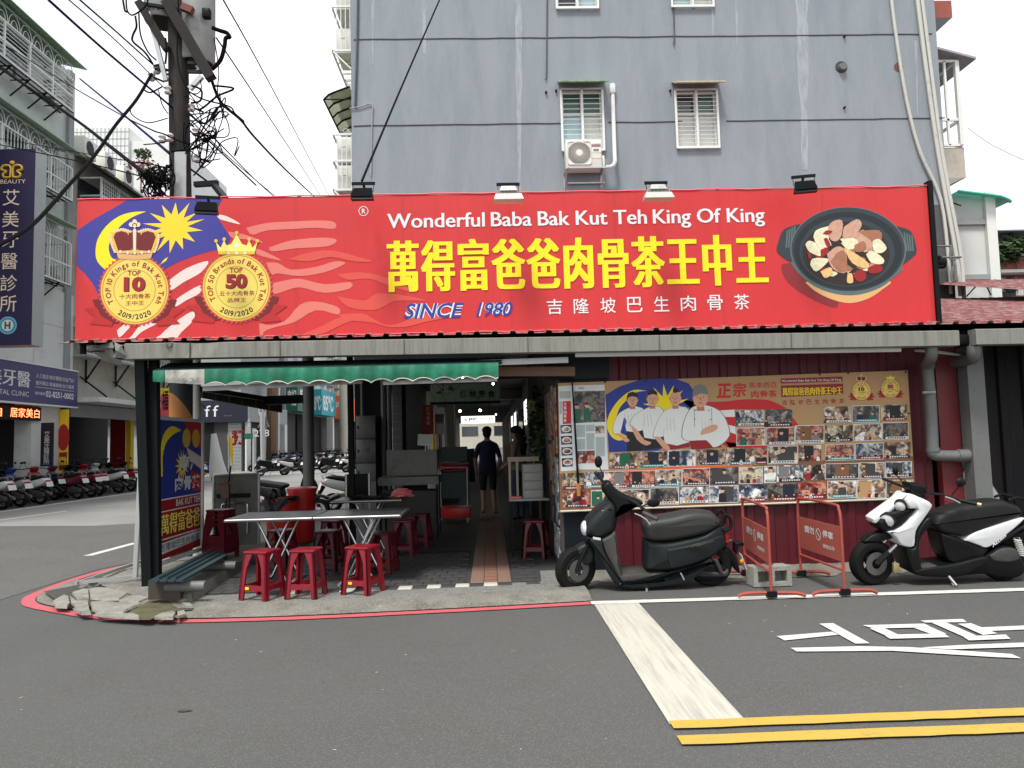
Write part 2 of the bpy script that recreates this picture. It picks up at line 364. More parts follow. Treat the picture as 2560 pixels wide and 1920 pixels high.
# photos on the collage: blotchy mixtures, a different one for each print
def photo_mat(name, cols):
    m = bpy.data.materials.new(name); m.use_nodes = True; t = m.node_tree; p = t.nodes['Principled BSDF']; L = t.links.new
    p.inputs['Roughness'].default_value = .45
    tc_ = nd(t, 'ShaderNodeTexCoord'); oi = nd(t, 'ShaderNodeObjectInfo'); ad = nd(t, 'ShaderNodeVectorMath', operation='ADD'); ml = nd(t, 'ShaderNodeMath', operation='MULTIPLY'); ml.inputs[1].default_value = 40
    L(oi.outputs['Random'], ml.inputs[0]); L(tc_.outputs['Object'], ad.inputs[0]); L(ml.outputs[0], ad.inputs[1])
    v = nd(t, 'ShaderNodeTexVoronoi'); v.inputs['Scale'].default_value = 13; v.inputs['Randomness'].default_value = 1; L(ad.outputs[0], v.inputs['Vector'])
    n = nd(t, 'ShaderNodeTexNoise'); n.inputs['Scale'].default_value = 9; n.inputs['Detail'].default_value = 3; L(ad.outputs[0], n.inputs['Vector'])
    s2 = nd(t, 'ShaderNodeSeparateColor'); L(v.outputs['Color'], s2.inputs['Color'])
    mm = nd(t, 'ShaderNodeMix'); mm.inputs['Factor'].default_value = .68; L(s2.outputs['Red'], mm.inputs['A']); L(n.outputs['Fac'], mm.inputs['B'])
    r = nd(t, 'ShaderNodeValToRGB'); cr = r.color_ramp
    for i in range(len(cols)-2): cr.elements.new(.5)
    for i, c in enumerate(cols): cr.elements[i].position = .3+.4*i/(len(cols)-1); cr.elements[i].color = (*srgb(*c), 1)
    L(mm.outputs['Result'], r.inputs['Fac']); L(r.outputs['Color'], p.inputs['Base Color']); MT[name] = m
photo_mat('photo_a', [(16,14,16),(120,84,70),(214,190,160),(60,34,34),(240,232,220)])
photo_mat('photo_b', [(14,18,34),(70,84,110),(206,210,206),(30,34,40),(238,238,234)])
photo_mat('photo_c', [(30,10,16),(140,40,44),(210,150,120),(44,30,40),(236,214,196)])
photo_mat('photo_d', [(20,20,24),(54,52,54),(120,110,100),(30,28,40),(170,160,150)])
photo_mat('photo_e', [(24,30,26),(90,84,64),(214,206,176),(120,84,56),(30,26,24)])
# vehicles
mat('scoot_dark', (.016,.021,.0225), .42, var=.08, vs=5, spec=.22)
mat('scoot_gray', (.052,.051,.047), .6, var=.15, vs=9, dirt=(.10,.095,.085), dscale=7, dlo=.5, dhi=.8, spec=.3)
mat('scoot_black', (.0055,.006,.007), .42, var=.15, vs=8, spec=.22)
mat('seat_black', (.013,.0135,.0135), .55, var=.15, vs=12, bump=.08, bs=200, spec=.22)
mat('seat_gray', (.032,.032,.031), .5, var=.12, vs=6, bump=.08, bs=160, spec=.4)
mat('tyre', (.007,.007,.0075), .8, var=.25, vs=20, bump=.3, bs=90, spec=.22)
mat('scoot_white', (.66,.68,.67), .28, var=.04, vs=5, coat=.4)
mat('scoot_silver', (.40,.41,.41), .32, .3, var=.05, coat=.3)
mat('scoot_red', (.34,.016,.028), .3, var=.06, coat=.4)
mat('scoot_wine', (.14,.018,.035), .3, var=.06, coat=.4)
mat('scoot_blue', (.015,.05,.28), .3, var=.06, coat=.4)
mat('scoot_green', (.012,.07,.05), .35, var=.06, coat=.3)
mat('lens_red', (.55,.012,.012), .15, var=0, spec=.8)
mat('lens_amber', (.62,.22,.02), .2, var=0)
mat('lens_clear', (.62,.64,.62), .12, var=.25, vs=40, spec=.8)
mat('mirror', (.5,.53,.55), .05, 1.0, var=0)
mat('plate_white', (.72,.73,.72), .5, var=.04)
mat('spring_white', (.6,.6,.56), .4, var=.05)
mat('brass', (.42,.34,.18), .45, .6, var=.2)
# street
mat('tile_pale', (.55,.585,.54), .6, var=.08, vs=4, bump=.2, bs=50, dirt=(.42,.45,.42), dscale=1.5, dlo=.5, dhi=.8)
mat('plaster_beige', (.44,.41,.34), .85, var=.2, vs=1.5, dirt=(.26,.24,.20), dscale=1.6, dlo=.5, dhi=.8)
mat('plaster_white', (.66,.67,.65), .8, var=.08, vs=1.5, dirt=(.48,.48,.46), dscale=1.2, dlo=.55, dhi=.8)
mat('plaster_gray', (.30,.31,.31), .8, var=.15, vs=1.5)
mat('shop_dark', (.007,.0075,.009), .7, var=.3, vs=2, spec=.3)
mat('shop_mid', (.055,.052,.05), .75, var=.3, vs=1.5)
mat('shutter', (.30,.32,.32), .5, .3, var=.1, vs=3)
mat('grille_white', (.70,.72,.68), .5, var=.08)
mat('grille_green', (.30,.40,.30), .55, var=.15)
mat('brick_red', (.30,.085,.06), .85, var=.25, vs=6, bump=.3, bs=40)
mat('leaf', (.045,.075,.022), .65, var=.5, vs=9)
mat('leaf_red', (.22,.09,.07), .7, var=.4, vs=9)
mat('pole_concrete', (.030,.027,.025), .85, var=.35, vs=3, stretch=(4,4,.5), dirt=(.06,.05,.045), dscale=3, dlo=.5, dhi=.8, bump=.3, bs=30, spec=.25)
mat('transformer', (.30,.31,.30), .5, .1, var=.12, vs=4, dirt=(.20,.17,.15), dscale=5, dlo=.55, dhi=.8)
mat('wood_arm', (.028,.024,.021), .85, var=.3, vs=6, spec=.25)
mat('insulator', (.66,.65,.60), .3, var=.08)
mat('cable', (.004,.004,.006), .9, var=0, spec=.1)
mat('cable_blue', (.006,.010,.05), .9, var=0, spec=.1)
mat('hazard_orange', (.42,.17,.035), .6, var=.2, vs=6)
mat('led_red', (.2,.02,.01), .5, var=0, emit=(1,.16,.06), es=2.5)
mat('led_warm', (.8,.75,.6), .5, var=0, emit=(1,.86,.62), es=12)
mat('lightbox', (.8,.82,.8), .5, var=0, emit=(.95,1,.97), es=.7)
mat('cloth_navy', (.012,.016,.05), .9, var=.2, vs=8, bump=.2, bs=20)
mat('cloth_black', (.012,.012,.014), .9, var=.2, vs=8)
mat('cloth_pattern', (.02,.024,.03), .9, var=.2, vs=8, speck=(30,(.25,.25,.25),.2))
mat('cloth_beige', (.25,.20,.15), .9, var=.2, vs=8)
mat('denim', (.03,.045,.09), .9, var=.2, vs=8)
mat('skin', (.36,.20,.14), .55, var=.06, vs=10)
mat('hair', (.006,.0055,.0055), .6, var=.2, vs=30, spec=.3)
mat('drawer_white', (.30,.30,.27), .5, var=.06)
mat('cream_paint', (.40,.36,.27), .7, var=.1, vs=3)
mat('banner_red', (.24,.012,.02), .7, var=.1, vs=4)
mat('pink_bag', (.62,.16,.17), .45, var=.2, vs=9, bump=.5, bs=20)
mat('bucket_blue', (.02,.06,.32), .4, var=.1)
mat('box_green', (.015,.05,.04), .5, var=.15)
mat('flower_dot', (.42,.40,.30), .6, var=.2)
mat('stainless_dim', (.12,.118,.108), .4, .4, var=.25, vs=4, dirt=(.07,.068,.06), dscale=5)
mat('rim_steel', (.27,.27,.265), .35, .8, var=.1)
# ================================================================ ground
def sheet(name, pts, z, m, kind='structure', parent=None, label=None):
    o = MB().poly([(p[0], p[1], z) for p in pts]).build(name, m, parent, kind=kind)
    if label: o['label'] = label
    return o
road = sheet('road', [(-500,-120),(500,-120),(500,900),(-500,900)], 0, 'asphalt')
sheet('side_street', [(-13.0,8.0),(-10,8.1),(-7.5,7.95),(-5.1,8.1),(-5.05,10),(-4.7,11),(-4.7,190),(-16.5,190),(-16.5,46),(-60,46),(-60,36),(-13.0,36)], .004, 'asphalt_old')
sheet('side_street_far', [(-13,15.5),(-10.5,16.4),(-8,15.8),(-6.2,16.6),(-4.7,16),(-4.7,190),(-16.5,190),(-16.5,46),(-60,46),(-60,36),(-13,36)], .0065, 'road_pale')
def strip(name, path, w, z, m, label):
    """painted line along a path with slightly ragged edges"""
    mb = MB(); pts = [Vector((p[0], p[1], 0)) for p in path]; sub = []
    for i in range(len(pts)-1):
        k = max(1, int((pts[i+1]-pts[i]).length/.12))
        for j in range(k): sub.append(pts[i].lerp(pts[i+1], j/k))
    sub.append(pts[-1]); vs = []; rnd = random.Random(len(sub))
    for i, p in enumerate(sub):
        t = sub[min(i+1, len(sub)-1)]-sub[max(i-1, 0)]; n = Vector((-t.y, t.x, 0)).normalized()
        ww = w if not callable(w) else w(i/(len(sub)-1))
        for s in (-1, 1): q = p+n*s*(ww/2+rnd.uniform(-.004, .004)); vs.append((q.x, q.y, z))
    fs = [(2*i, 2*i+1, 2*i+3, 2*i+2) for i in range(len(sub)-1)]
    o = mb.add(vs, fs).build(name, m, road); o['label'] = label; return o
def smooth_path(p, n=6):
    out = []
    for i in range(len(p)-1):
        a, b, c, d = p[max(i-1, 0)], p[i], p[i+1], p[min(i+2, len(p)-1)]
        for j in range(n):
            t = j/n
            out.append(tuple(.5*((2*b[k])+(-a[k]+c[k])*t+(2*a[k]-5*b[k]+4*c[k]-d[k])*t*t+(-a[k]+3*b[k]-3*c[k]+d[k])*t**3) for k in range(len(b))))
    out.append(tuple(p[-1])); return out
RED = smooth_path([(.88,7.05),(-.28,6.93),(-1.48,6.84),(-2.27,6.83),(-2.95,6.90),(-3.58,7.13),(-4.12,7.46),(-4.54,7.76),(-4.76,8.06),(-4.88,8.42),(-4.94,9.3),(-4.87,9.95),(-4.7,10.5)])+[(-4.62,12),(-4.62,40)]
strip('red_kerb_line', RED, lambda t: .12 if t < .25 else .12+.10*max(0, 1-abs(t-.285)/.03), .009, 'paint_red', 'painted red no-parking line curving round the corner')
strip('white_edge_line', [(.885,7.06),(2.5,7.045),(6,7.03),(20,7.0)], .13, .0085, 'paint_white', 'white edge line along the parked scooters')
sheet('stop_line', [(.905,6.985),(1.31,6.985),(1.305,4.11),(.90,4.06)], .008, 'paint_stop', parent=road, kind=None, label='broad worn white stop line')
strip('yellow_line', [(.905,4.045),(6,4.04),(40,4.0)], .11, .0125, 'paint_yellow', 'upper of the two yellow centre lines')
strip('yellow_line', [(.895,3.84),(6,3.825),(40,3.78)], .115, .0125, 'paint_yellow', 'lower of the two yellow centre lines')
strip('street_edge_line', [(-12.83,14),(-12.8,20.4),(-12.75,28),(-12.8,34)], .15, .0095, 'paint_white', 'white edge line in front of the row of parked scooters')
strip('lane_line', [(-5.85,11.3),(-5.8,12.7)], .14, .0095, 'paint_white', 'short white dash on the side street')
strip('street_arrow', [(-11.2,17.8),(-10.9,20.0)], .12, .0095, 'paint_white', 'thin white marking on the side street')
c8 = crop(1440, 1460, 1.975)
STR = [[(990,257),(1265,235),(1295,250),(1030,278)], [(1200,195),(1270,193),(1450,292),(1380,294)],
       [(1415,203),(1720,195),(1755,213),(1470,219)], [(1550,270),(1845,262),(1815,244),(1520,250)], [(1450,219),(1522,217),(1597,252),(1525,252)], [(1662,214),(1755,213),(1830,246),(1752,246)],
       [(1700,180),(1910,172),(1930,188),(1725,190)], [(1755,190),(1830,190),(1985,258),(1920,262)], [(1915,262),(1985,255),(2122,249),(2145,270),(1940,278)], [(1885,196),(1950,193),(2080,243),(2010,251)],
       [(1993,214),(2330,200),(2360,218),(2050,231)], [(1060,315),(1400,307),(1640,311),(2150,345),(2198,366),(2080,361),(1560,329),(1090,333)], [(1700,313),(1900,301),(2330,284),(2350,306),(1850,322)]]
for i, s in enumerate(STR):
    o = MB().poly([PG(*c8(*p), .008+.0012*(i % 5)) for p in s]).build('road_lettering_stroke', 'paint_white', road); o['label'] = 'white stroke of the stretched character painted on the road'
# small litter and marks on the asphalt
rnd = random.Random(5)
mb = MB()
for k in range(34):
    x, y = rnd.uniform(-3, 3.5), rnd.uniform(2.6, 6.8); a = rnd.uniform(0, PI); L, W = rnd.uniform(.003, .018), rnd.uniform(.002, .005)
    u = Vector((math.cos(a), math.sin(a), 0)); n = Vector((-u.y, u.x, 0)); p = Vector((x, y, .0045))
    mb.poly([p-u*L-n*W, p+u*L*.7-n*W*.6, p+u*L+n*W, p-u*L*.6+n*W])
o = mb.build('litter', 'paint_white', kind='stuff'); tag(o, 'scattered pale chips and specks on the near asphalt', 'litter')
for px, py, L in ((460,1776,.045),(807,1704,.012),(450,1735,.0)):
    if L:
        p = PG(px, py, .006); mb = MB(); n = 9
        mb.poly([p+Vector((math.cos(2*PI*i/n)*L*rnd.uniform(.7, 1.2), math.sin(2*PI*i/n)*L*.45*rnd.uniform(.6, 1.2), 0)) for i in range(n)]).build('tar_spot', 'crack_dirt', road)
# ---- concrete apron of the corner, raised slab, terrazzo strip, tiled arcade floor
def slope_sheet(mb, pts, zf, mi=0): return mb.poly([(p[0], p[1], zf(p[0], p[1])) for p in pts], mi)
inner = [(x+.03, y+.09) for x, y in RED if y < 9.2]
ap = MB()
front = [p for p in inner if p[1] < 7.42 or p[0] > -3.9]
back = [(.9,7.62),(-.66,7.40),(-1.26,7.36),(-2.51,7.34),(-2.9,7.5),(-3.6,8.2),(-4.5,8.6)]
vs = []; fs = []
n = 60
def along(path, t):
    L = [0]
    for i in range(len(path)-1): L.append(L[-1]+math.dist(path[i], path[i+1]))
    d = t*L[-1]
    for i in range(len(path)-1):
        if L[i+1] >= d: k = (d-L[i])/(L[i+1]-L[i]+1e-9); return (path[i][0]+(path[i+1][0]-path[i][0])*k, path[i][1]+(path[i+1][1]-path[i][1])*k)
    return path[-1]
rnd = random.Random(3)
rows = 5
for i in range(n+1):
    a, b = along(inner, i/n), along(back, i/n)
    for j in range(rows+1):
        k = j/rows; x = a[0]+(b[0]-a[0])*k; y = a[1]+(b[1]-a[1])*k
        z = .012+.042*min(1, k*1.6) + (rnd.uniform(-.004, .006) if 0 < j < rows else 0); vs.append((x, y, z))
for i in range(n):
    for j in range(rows): q = i*(rows+1)+j; fs.append((q, q+1, q+rows+2, q+rows+1))
ap.add(vs, fs, 0, True).build('pavement', 'concrete', kind='structure')
c2 = crop(240, 1200, 4.148)
ck = sheet('pavement_crack_bed', [(-4.75,8.3),(-4.3,7.75),(-3.7,7.35),(-3.1,7.08),(-2.75,7.12),(-2.75,7.62),(-3.3,8.5),(-4.4,9.0)], .046, 'crack_dirt')
CR = [[(235,1262),(330,1222),(470,1200),(545,1195),(540,1238),(440,1280),(300,1278)], [(-60,1275),(60,1268),(225,1282),(480,1292),(345,1350),(285,1388),(20,1398),(-40,1350)], [(-30,1405),(170,1402),(385,1398),(455,1420),(455,1452),(250,1440),(60,1425)],
      [(-70,1130),(150,1125),(330,1150),(320,1200),(240,1250),(90,1255),(-60,1240)], [(600,1445),(690,1405),(790,1385),(830,1400),(800,1450),(700,1452)], [(770,1222),(850,1200),(930,1215),(960,1260),(870,1270)], [(560,1200),(650,1190),(700,1215),(640,1240),(575,1235)], [(840,1385),(915,1370),(930,1410),(850,1440)], [(880,1285),(970,1290),(1010,1330),(930,1330)], [(-250,1180),(-130,1140),(-80,1150),(-70,1240),(-190,1262)], [(-275,1215),(-205,1272),(-80,1268),(-70,1335),(-190,1345),(-260,1290)], [(-450,1275),(-330,1205),(-285,1225),(-270,1300),(-300,1335),(-420,1330)], [(-240,1350),(-80,1345),(-50,1400),(-150,1402)]]
for c in CR:
    pts = [PG(*c2(*p), .05) for p in c]; cen = sum(pts, Vector())/len(pts); h = .016+rnd.uniform(0, .012)
    tp = [cen+(p-cen)*.94+Vector((0,0,h-.05+.05)) for p in pts]; m_ = len(pts)
    MB().add(pts+tp, [tuple(range(m_, 2*m_))]+[(i, (i+1) % m_, m_+(i+1) % m_, m_+i) for i in range(m_)]).build('cracked_slab', 'concrete_chip', ck)
MB().poly([PG(*c2(*p), .058) for p in [(330,1375),(440,1315),(560,1245),(700,1215),(790,1290),(880,1345),(800,1370),(690,1390),(560,1450),(470,1450)]]).build('moss_patch', 'moss_dirt', ck)
# raised slab under the poster stand and the bench
sl_ = MB(); E = [(-2.90,7.50),(-2.93,8.2),(-3.02,9.3),(-3.10,11.2)]; Wt = [(-3.6,7.85),(-4.3,8.5),(-4.62,9.4),(-4.62,11.2)]
for i in range(3):
    a, b, c, d = E[i], E[i+1], Wt[i+1], Wt[i]
    sl_.add([(a[0],a[1],.155),(b[0],b[1],.155),(c[0],c[1],.075),(d[0],d[1],.06),(a[0]+.03,a[1]-.03,.04),(b[0]+.03,b[1],.04)], [(0,1,2,3),(0,4,5,1)], 0)
sl_.add([(E[0][0],E[0][1],.155),(Wt[0][0],Wt[0][1],.06),(-3.35,7.6,.045),(E[0][0]+.03,E[0][1]-.03,.04)], [(0,1,2,3)])
sl_.build('raised_kerb_slab', 'concrete', kind='structure')
sheet('terrazzo_strip', [(-2.87,7.33),(-2.51,7.30),(-1.26,7.32),(-.66,7.37),(.9,7.45),(.9,8.6),(.52,8.6),(.49,7.94),(-2.88,7.76)], .052, 'terrazzo')
fl = sheet('arcade_floor', [(-2.98,7.755),(.50,7.93),(.75,8.6),(.75,60),(-4.6,60),(-4.6,11.2),(-3.1,11.2)], .047, 'grout')
sheet('arcade_rear_floor', [(-4.6,10.35),(.75,10.35),(.75,60),(-4.6,60)], .0555, 'tile_dark')
TW, TD, SK = .1435, .20, .05
def tile_mesh(nm, w, d, m):
    me = MB().bbox((-w/2,-d/2,0), (w/2,d/2,.012), .003); o = me.build(nm, m); me_ = o.data; bpy.data.objects.remove(o); return me_
t_dark, t_or, t_tan, t_wh, t_oc = tile_mesh('floor_tile', TW-.006, TD-.006, 'tile_dark'), tile_mesh('paver', TW-.006, .066, 'tile_orange'), tile_mesh('paver', TW-.006, .066, 'tile_tan'), tile_mesh('edge_tile', TW-.006, .16, 'tile_white'), tile_mesh('paver', TW-.006, TD-.006, 'tile_orange')
def put(me, x, y, nm):
    o = bpy.data.objects.new(nm, me); COL.objects.link(o); o.parent = fl; o.location = (x, y, .047); return o
yb = lambda x: 7.845+(x+.5)*SK
for i in range(12):
    x = -.90-.2885*(i-0)+0; 
for i in range(-7, 4): put(t_wh, -.03-.287*(-i)+(-.0), yb(-.03+.287*i)+.0, 'edge_tile') if i < 1 else None
for i in range(-8, 3):
    x = .1135+.287*i
    if x < .5: put(t_dark, x, yb(x)-.0, 'floor_tile').scale = (1, .82, 1)
for r in range(11):
    y = 8.045+r*TD+.0; off = (r % 2)*TW/2
    for c in range(30):
        x = -2.95+off+c*TW
        if x < -.26-.07 or (x > .19+.07 and x < .46): put(t_dark, x, y+SK*(x+.5), 'floor_tile')
for r in range(38):
    y = 7.98+r*.071
    for q, x in ((0, -.172), (2, .113)): put(t_or if (r+q) % 2 else t_tan, x, y+.02, 'paver')
for r in range(14): put(t_oc, -.03, 8.05+r*TD, 'paver')
# broken concrete along the foot of the red wall, grit under the scooters
mb = MB(); path = [(1.0,8.6),(8,8.6)]; vs = []; fs = []
for i in range(71):
    x = .9+i*.1; vs += [(x, 8.62, .05), (x, 8.35+rnd.uniform(-.05,.05), .04), (x, 8.1+rnd.uniform(-.12,.12), .006)]
for i in range(70): q = 3*i; fs += [(q, q+1, q+4, q+3), (q+1, q+2, q+5, q+4)]
mb.add([(v[0], v[1], v[2]) for v in vs], [f[::-1] for f in fs], 0, True).build('wall_foot_concrete', 'concrete', kind='structure')
# ================================================================ gray apartment building (side wall faces the camera)
YW = 15.5
gb = thing('apartment_building', 'gray painted apartment building whose blank side wall rises behind the shop', 'building', (3.2, YW, 0))
def W(px, py, dy=0): return PY(px, py, YW+dy)
XL, XR = W(880, 400).x, W(2366, 440).x
TOP = 17.0
xs = [XL, XR]
holes = []
cw7 = crop(1500, 0, 2.765); cw6 = crop(780, 0, 3.072); cac = crop(1380, 200, 5.925)
def rect(c, x0, y0, x1, y1):
    a = W(*c(x0, y0)); b = W(*c(x1, y1)); return (a.x, b.z, b.x, a.z)
win1 = rect(cac, 128, 150, 770, 1045); win2 = rect(cw7, 515, 628, 820, 1022); win3 = rect(cw6, 1872, -150, 2195, 68); win4 = rect(cw7, 488, -120, 780, 50)
# wall built round its window openings
wins = [win1, win2, win3, win4]
XS = sorted({XL, XR, *[w_[0] for w_ in wins], *[w_[2] for w_ in wins]}); ZS = sorted({2.9, TOP, 5.65, *[w_[1] for w_ in wins], *[w_[3] for w_ in wins]})
mb = MB()
for i in range(len(XS)-1):
    for j in range(len(ZS)-1):
        cx, cz = (XS[i]+XS[i+1])/2, (ZS[j]+ZS[j+1])/2
        if any(w_[0] < cx < w_[2] and w_[1] < cz < w_[3] for w_ in wins): continue
        if cz < 5.65 and False: continue
        mb.add([(XS[i],YW,ZS[j]),(XS[i+1],YW,ZS[j]),(XS[i+1],YW,ZS[j+1]),(XS[i],YW,ZS[j+1])], [(0,1,2,3)], 0)
mb.add([(XL,YW,2.9),(XL,YW+30,2.9),(XL,YW+30,TOP),(XL,YW,TOP)], [(0,3,2,1)][::1], 0)
mb.add([(XR,YW,0),(XR,YW+30,0),(XR,YW+30,TOP),(XR,YW,TOP)], [(0,1,2,3)], 0)
mb.add([(XL,YW,TOP),(XR,YW,TOP),(XR,YW+30,TOP),(XL,YW+30,TOP)], [(0,1,2,3)], 0)
mb.add([(.76,YW,0),(XR,YW,0),(XR,YW,2.9),(.76,YW,2.9)], [(0,1,2,3)], 0)
wall = mb.build('wall', 'wall_gray', gb)
zb = W(2360, 512).z
MB().box((W(2260,512).x-2.5, YW-.012, 3.2), (XR+.01, YW+.02, zb)).build('dark_plinth', 'wall_base', gb)
for (a, b) in (((884,99),(2330,85)), ((884,315),(2362,295))):
    p, q = W(*a, -.004), W(*b, -.004); n = 40; mb = MB(); rr = random.Random(1)
    pts = [p.lerp(q, i/n)+Vector((0,0,rr.uniform(-.006,.006))) for i in range(n+1)]
    for i in range(n):
        if any(w_[0]-.02 < pts[i].x < w_[2]-.02 and w_[1] < pts[i].z < w_[3] for w_ in wins):
            if mb.v: mb.build('expansion_joint', 'groove', gb)
            mb = MB(); continue
        mb.bar(pts[i], pts[i+1], .012, .022)
    mb.build('expansion_joint', 'groove', gb)
# pale runs of lime down the wall
def stain(px, y0, y1, w0, w1):
    rr = random.Random(int(px)); n = 14; L = []; Rr = []
    for i in range(n+1):
        k = i/n; c = W(px+(k*.02*(y1-y0)*(1 if px > 1500 else .3)), y0+(y1-y0)*k, -.004); ww = (w0+(w1-w0)*k)*YW/FPX/2*rr.uniform(.75, 1.2); L.append(c-Vector((ww,0,0))); Rr.append(c+Vector((ww,0,0)))
    mb = MB()
    for i in range(n): mb.poly([L[i+1], Rr[i+1], Rr[i], L[i]])
    mb.build('lime_stain', 'stain_white', gb)
stain(931, -30, 160, 9, 3); stain(1060, -30, 135, 16, 8); stain(1296, -60, 480, 22, 8); stain(2003, -60, 425, 36, 16); stain(2290, 100, 290, 8, 2); stain(1840, -30, 125, 9, 3); stain(1780,-30,90,8,5)
# conduits and cables on the wall
def run(name, pts, r, m, dy=-.03, par=None, closed=False):
    o = MB().tube(smooth_path([tuple(W(x, y, dy)) for x, y in pts], 4), r, 6).build(name, m, par or gb); return o
run('conduit', [(895,-30),(893,100),(888,265)], .022, 'wall_base')
run('cable', [(874,271),(900,267),(930,261),(930,300),(927,440)], .012, 'stain_white')
run('cable', [(1368,-20),(1367,90),(1366,185),(1363,199)], .014, 'wall_base')
run('cable', [(1683,-20),(1685,60),(1686,95),(1684,112)], .014, 'wall_base')
run('drain_pipe', [(2226,-20),(2240,90),(2266,250),(2300,380),(2352,500),(2372,660),(2378,735)], .035, 'pvc', -.06)
run('drain_pipe', [(2291,-20),(2312,150),(2340,350),(2362,480),(2392,650),(2402,740)], .045, 'pvc', -.06)
run('drain_pipe', [(2302,-20),(2324,150),(2350,350),(2372,480),(2402,640),(2410,745)], .04, 'pvc', -.06)
for (px, py, r) in ((2103,168,.13),):
    c = W(px, py); mb = MB(); mb.lathe([(.001,-.01),(r,-.01),(r*.9,.0)], c, 'y', 14); mb.build('wall_hole', 'groove', gb)
    MB().lathe([(.001,-.10),(.075,-.10),(.09,0)], c+Vector((0,0,-.02)), 'y', 12).build('pipe_stub', 'pvc_gray', gb)
c = W(2246, 168); MB().lathe([(.001,-.008),(.10,-.008),(.09,.0)], c, 'y', 12).build('wall_hole', 'rust_hole', gb)
for px, py in ((1390,228),(2110,270),(1365,232),(2110,93),(1675,228)):
    MB().lathe([(.001,-.05),(.022,-.05),(.024,0)], W(px, py), 'y', 8).build('anchor_stub', 'black_metal', gb)
# windows with steel grilles and little hoods
def window(w_, nbar, hood, hm, glass, gdy=.12, low=None):
    x0, z0, x1, z1 = w_
    t = MB(); fr = .05
    for a, b in (((x0,0,z0),(x1,0,z0+fr)), ((x0,0,z1-fr),(x1,0,z1)), ((x0,0,z0+fr),(x0+fr,0,z1-fr)), ((x1-fr,0,z0+fr),(x1,0,z1-fr)), (((x0+x1)/2-.025,0,z0+fr),((x0+x1)/2+.025,0,z1-fr))):
        t.box((a[0], YW+.06, a[2]), (b[0], YW+.11, b[2]))
    wn = t.build('window', 'white_frame', gb)
    xm = (x0+x1)/2; zs = z0+(z1-z0)*.62
    for k, (a, b, m_) in enumerate(((x0+fr, xm-.025, glass[0]), (xm+.025, x1-fr, glass[1]))):
        MB().box((a, YW+.12, z0+fr), (b, YW+.13, zs-.03)).build('pane', m_, wn)
        MB().box((a, YW+.12, zs+.03), (b, YW+.13, z1-fr)).build('pane', glass[2+k], wn)
    MB().box((x0+fr, YW+.075, zs-.03), (x1-fr, YW+.112, zs+.03)).build('transom', 'curtain', wn)
    MB().add([(x0,YW,z0),(x1,YW,z0),(x1,YW,z1),(x0,YW,z1),(x0,YW+.14,z0),(x1,YW+.14,z0),(x1,YW+.14,z1),(x0,YW+.14,z1)], [(0,1,5,4),(1,2,6,5),(2,3,7,6),(3,0,4,7)]).build('reveal', 'wall_gray', wn)
    g = MB(); yf = YW-.05
    for x in (x0, xm, x1): g.bar((x, yf, z0), (x, yf, z1), .045, .03)
    g.bar((x0-.02, yf, z0), (x1+.02, yf, z0), .04, .05); g.bar((x0-.02, yf, z1), (x1+.02, yf, z1), .03, .03)
    for x in (x0, x1):
        for z in (z0+.04, z1-.04): g.bar((x, yf, z), (x, YW+.05, z), .03, .03)
    gr = g.build('grille', 'white_frame', wn)
    for k in range(nbar):
        z = z0+(z1-z0)*(k+1)/(nbar+1); MB().bar((x0, yf-.012, z), (x1, yf-.012, z), .009, .011).build('grille_bar', 'steel_bar', wn)
    if hood:
        h = MB(); za = z1+.20; zc = z1+.03; yo = YW-.34
        h.add([(x0-.06,YW,za),(x1+.06,YW,za),(x1+.06,yo,zc),(x0-.06,yo,zc),(x0-.06,YW,za-.02),(x1+.06,YW,za-.02),(x1+.06,yo,zc-.03),(x0-.06,yo,zc-.03)], [(0,3,2,1),(4,5,6,7),(3,7,6,2),(0,4,7,3),(1,2,6,5)])
        h.bar((x0-.05,yo,zc), (x1+.10,yo,zc), .03, .03)
        h.build('window_hood', hm, wn)
    return wn
window(win1, 11, True, 'hood_green', ('glass_cyan','curtain','glass_green','glass_green'))
window(win2, 13, True, 'hood_tan', ('curtain','curtain','glass_dark','glass_green'))
window(win3, 6, False, None, ('glass_dark','glass_cyan','glass_dark','glass_cyan'))
window(win4, 6, False, None, ('glass_cyan','curtain','glass_cyan','glass_green'))
